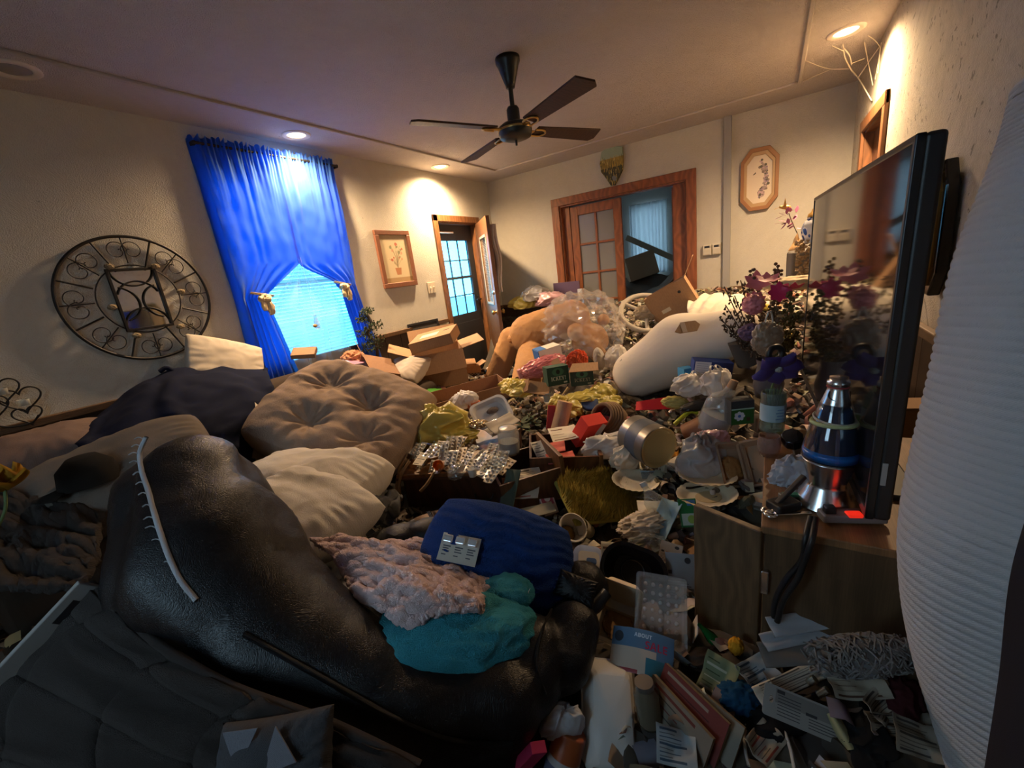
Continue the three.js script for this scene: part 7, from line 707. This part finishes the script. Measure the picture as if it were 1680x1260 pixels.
// more pieces in the near litter
for (const [px, py, w, h, yw, pi, m, n, l, c] of [[1240, 1130, 60, 44, 20, 24, 2, 'catalogue', 'blue grey catalogue page lying below the yellow rose', 'paper'], [1180, 1135, 50, 60, -50, 40, 5, 'catalogue', 'olive catalogue page standing beside the red magazine', 'paper'], [1400, 1150, 80, 40, -10, 20, 3, 'catalogue', 'cream catalogue page lying under the string mop', 'paper'], [1440, 1180, 70, 36, 24, 30, 0, 'catalogue', 'printed sheet curling before the rolled pad below the mop', 'paper'], [1250, 1245, 60, 40, 30, 20, 1, 'catalogue', 'leaflet with red heading under the looped white cable', 'paper'], [1110, 1250, 60, 50, -20, 26, 2, 'catalogue', 'blue printed page at the foot of the brown jar', 'paper']]) item(n, l, c, px, py, (t, k) => obj('page', leafSheet(w * k, h * k, .05, px, .002), mat([.55, .55, .55], { map: prints[m].map }), t), { lift: .04, yaw: yw, pitch: pi });
for (const [px, py, sx, sy, l, c] of [[1260, 1185, 46, 16, 'black knitted scarf crumpled beside the dark blue cloth', [.012, .012, .014]], [1420, 1215, 50, 14, 'black plastic sack crumpled under the curled newspaper', [.014, .014, .015]], [1160, 1100, 34, 14, 'dark brown sock bundled below the cabinet door', [.035, .025, .02]], [1475, 1150, 40, 16, 'maroon cloth bundled between the mop and the rolled pad', [.06, .016, .02]]]) item('cloth_bundle', l, 'cloth', px, py, (t, k) => obj('cloth', at2(baggy(sx * k, sy * k, sx * .7 * k, { seed: px, amp: .5, detail: 16 }), V(0, sy * .5 * k, 0)), fabric(c), t), { yaw: px % 60, lift: .01 });
// ---------- loose litter: countable pieces of middling size, then crumbs too many to count ----------
const lit = seeded(2024), lr = (a, b) => a + (b - a) * lit();
const solid = []; // plan areas where furniture stands: [x0,x1,z0,z1]
for (const n of ['sofa', 'leather_recliner', 'coffee_table', 'oak_cabinet', 'plush_bear', 'foam_bolster', 'rolled_mattress_pad']) { const b = new THREE.Box3().setFromObject(scene.getObjectByName(n)); solid.push([b.min.x, b.max.x, b.min.z, b.max.z]); }
const free = (x, z, m = 0) => x > .06 && x < W - .06 && z > .08 && z < 5.0 && !solid.some(([a, b, c, d]) => x > a - m && x < b + m && z > c - m && z < d + m) && Math.hypot(x - EYE.x, z - EYE.z) > .25 && !(x < .75 && z < 1.15);
const zoneOf = () => '';
const marks = [['red_box', 'red box'], ['coffee_can', 'gold-bottomed can'], ['wicker_basket', 'wicker basket'], ['foam_bolster', 'foam bolster'], ['shaggy_mat', 'shaggy green mat'], ['black_bowl', 'black bowl'], ['food_clamshell', 'greasy clamshell box'], ['sale_flyer', 'blue sale flyer'], ['string_mop', 'string mop'], ['brown_jar', 'brown jar'], ['oak_cabinet', 'oak cabinet'], ['water_bottle', 'corked water bottle'], ['tall_carton', 'tilted carton'], ['hoop_lid', 'spoked white ring'], ['clear_plastic_bag', 'bagged bear'], ['beer_carton', 'green beer carton'], ['dried_bouquet', 'dried bouquet'], ['grey_storage_bin', 'grey fabric bin'], ['shelf_stand', 'dark plant stand'], ['cardboard_tray', 'long cardboard tray'], ['large_carton', 'large open carton'], ['jar_candle', 'jar candle'], ['wooden_drawer', 'pamphlet drawer'], ['rolled_mattress_pad', 'rolled pad'], ['bread_bag', 'knotted bread bag'], ['paper_plate', 'clean paper plate'], ['purple_folder', 'purple folder'], ['storm_door', 'storm door'], ['glass_knob', 'glass ball knob'], ['white_sheet', 'rumpled white sheet'], ['foam_takeout_box', 'foam takeout box'], ['tufted_cushion', 'tan tufted cushion'], ['cream_cloth', 'folded cream cloth'], ['television', 'television']].map(([n, s]) => [s, new THREE.Box3().setFromObject(scene.getObjectByName(n)).getCenter(V(0, 0, 0))]);
const nearest = (x, z) => { let b = null, d = 1e9; for (const [s, c] of marks) { const q = (c.x - x) ** 2 + (c.z - z) ** 2; if (q < d) { d = q; b = s; } } return b; };
const tones = [[.52, .47, .40], [.40, .33, .26], [.30, .19, .11], [.16, .13, .11]], toneWord = ['cream', 'tan', 'brown', 'dark'];
const mats = {}; const toned = (z, i, o = {}) => mats[i + (o.k ?? '')] ??= mat(tones[i], { roughness: o.rough ?? .8 });
const kinds = [
  ['paper_scrap', 'creased paper sheet', 'paper', toneWord, (t, z, i) => obj('sheet', leafSheet(lr(.07, .16), lr(.06, .13), lr(.02, .06), lr(0, 99), .0014), toned(z, i), t)],
  ['small_box', 'small empty carton', 'box', toneWord, (t, z, i) => { const w = lr(.05, .11), h = lr(.02, .05), d = lr(.04, .08); obj('carton', mv(box(w, h, d, .0015, 1), 0, h / 2, 0), toned(z, i), t); obj('end_flap', mv(rot(box(.002, h * .9, d * .9), 0, 0, -35), w / 2 + .012, h * .6, 0), toned(z, (i + 1) % 4), t); }],
  ['crushed_wrapper', 'crushed plastic wrapper', 'wrapper', ['yellow', 'white', 'clear', 'white'], (t, z, i) => obj('film', at2(lump(lr(.03, .06), lr(.015, .03), lr(.02, .05), { seed: lr(0, 99), amp: .55, detail: 6, crease: .5 }), V(0, .012, 0)), i % 2 ? F.white : i ? F.clearPet : F.yellow, t)],
  ['paper_cup', 'paper cup tipped over', 'cup', ['cream', 'tan', 'cream', 'tan'], (t, z, i) => obj('cup', rot(mv(lathe([[.0001, 0], [.022, 0], [.031, .07], [.033, .071], [.029, .069], [.02, .003], [.0001, .003]], 18), 0, -.02, 0), 78, lr(0, 360), 0), toned(z, i % 2), t)],
  ['cardboard_piece', 'torn cardboard piece', 'cardboard', ['dark brown', 'light brown', 'dark brown', 'light brown'], (t, z, i) => obj('board', metreUV(ext([[-lr(.04, .08), -.03], [lr(.04, .08), -.04], [lr(.04, .07), .035], [-.03, lr(.03, .05)]], .004).rotateX(-Math.PI / 2)), i % 2 ? M.kraft : M.kraftDark, t)],
  ['foil_tray', 'bent food tray', 'tray', ['tan', 'shiny foil', 'tan', 'shiny foil'], (t, z, i) => obj('tray', warp(tray(lr(.09, .13), lr(.07, .10), .025, { r: .015 }), (v) => { v.y += .012 * Math.sin(v.x * 40); }), i % 2 ? F.foil : toned(z, 1), t)]];
const said = new Set(); let made = 0; for (let tries = 0; tries < 4000 && made < 150; tries++) { const x = lr(.1, 3.6), z = lr(.12, 4.75); if (!free(x, z, .02)) continue; const kd = kinds[made % 6 === 5 ? (made % 12 === 5 ? 5 : 3) : [0, 2, 1, 4, 0][made % 5]], by = nearest(x, z), i0 = Math.floor(lit() * 4); let i = i0, label = ''; for (let q = 0; q < 4; q++) { i = (i0 + q) % 4; label = kd[3][i] + ' ' + kd[1] + ' lying nearest the ' + by; if (!said.has(label)) break; } if (said.has(label)) continue; said.add(label);
  const t = thing(kd[0], label.replace('over lying', 'over'), kd[2], V(x, heapH(x, z) + .022, z), 'loose ' + kd[2] + ' pieces in the litter'); turn(t, lr(0, 360), lr(-22, 22), lr(-22, 22)); kd[4](t, '', i); made++; }
// crumbs: scraps, curls and lumps, one object for each sort of matter
{ const sorts = { paper_crumbs: [[], mat([1, 1, 1], { vertexColors: true, roughness: .85 }), 'uncounted scraps of paper and card strewn over the heap'], plastic_crumbs: [[], mat([1, 1, 1], { vertexColors: true, roughness: .25 }), 'uncounted shiny plastic bits strewn over the heap'] };
  const pal = [[.54, .49, .41], [.46, .39, .30], [.32, .20, .12], [.52, .47, .43], [.36, .10, .06], [.10, .08, .06], [.20, .22, .27], [.44, .37, .13], [.28, .24, .20], [.16, .12, .09], [.07, .06, .06], [.22, .15, .10]];
  const paint = (g, c) => { const n = g.attributes.position.count, a = new Float32Array(n * 3); for (let i = 0; i < n; i++) { a[i * 3] = c[0]; a[i * 3 + 1] = c[1]; a[i * 3 + 2] = c[2]; } g.setAttribute('color', new THREE.BufferAttribute(a, 3)); return g; };
  const scrap = () => { const w = lr(.015, .07), l = lr(.015, .06), c = lr(-.02, .02); return sheet(3, 2, (u, v) => V((u - .5) * w, c * Math.sin(u * 3.1) + .01 * (v - .5) * (u - .5), (v - .5) * l), .001).toNonIndexed(); }, nub = () => { const g = new THREE.IcosahedronGeometry(1, 1), s = lr(0, 99); warp(g, (v) => { const k = 1 + .5 * N3(v.x * 2 + s, v.y * 2, v.z * 2); v.set(v.x * k, v.y * k * .6, v.z * k); }); const a = lr(.012, .035); return g.scale(a, a * lr(.5, 1), a * lr(.6, 1.2)); }, brick = () => box(lr(.02, .06), lr(.006, .02), lr(.015, .045)).toNonIndexed(), tubeBit = () => cyl(lr(.006, .014), lr(.006, .014), lr(.03, .07), 8).toNonIndexed().rotateZ(1.57);
  let n = 0; for (let tries = 0; tries < 40000 && n < 7200; tries++) { const x = lr(.1, 3.6), z = lr(.1, 4.95); if (!free(x, z) || (z > 3.75 && lit() < .5)) continue; const c = pal[Math.floor(lit() * pal.length)].map((v) => v * lr(.7, 1.1)).map((v, i, a) => mixf(v, (a[0] + a[1] + a[2]) / 3 * [1.12, .98, .78][i], .4)), r = z > 3.75 ? lit() * .5 : lit(), g = r < .52 ? scrap() : r < .74 ? nub() : r < .9 ? brick() : tubeBit(); rot(g, lr(-45, 45), 0, lr(-45, 45)); g.rotateY(lr(0, 6.28)); g.translate(x, heapH(x, z) + lr(0, .045), z); paint(g, c); if (!g.attributes.uv) g.setAttribute('uv', new THREE.BufferAttribute(new Float32Array(g.attributes.position.count * 2), 2)); sorts[lit() < .68 ? 'paper_crumbs' : 'plastic_crumbs'][0].push(g); n++; }
  for (const [k, [l, m, lab]] of Object.entries(sorts)) { const o = obj(k, merge(l), m, HEAP); o.userData.kind = 'stuff'; } }
renderer.render(scene, camera);
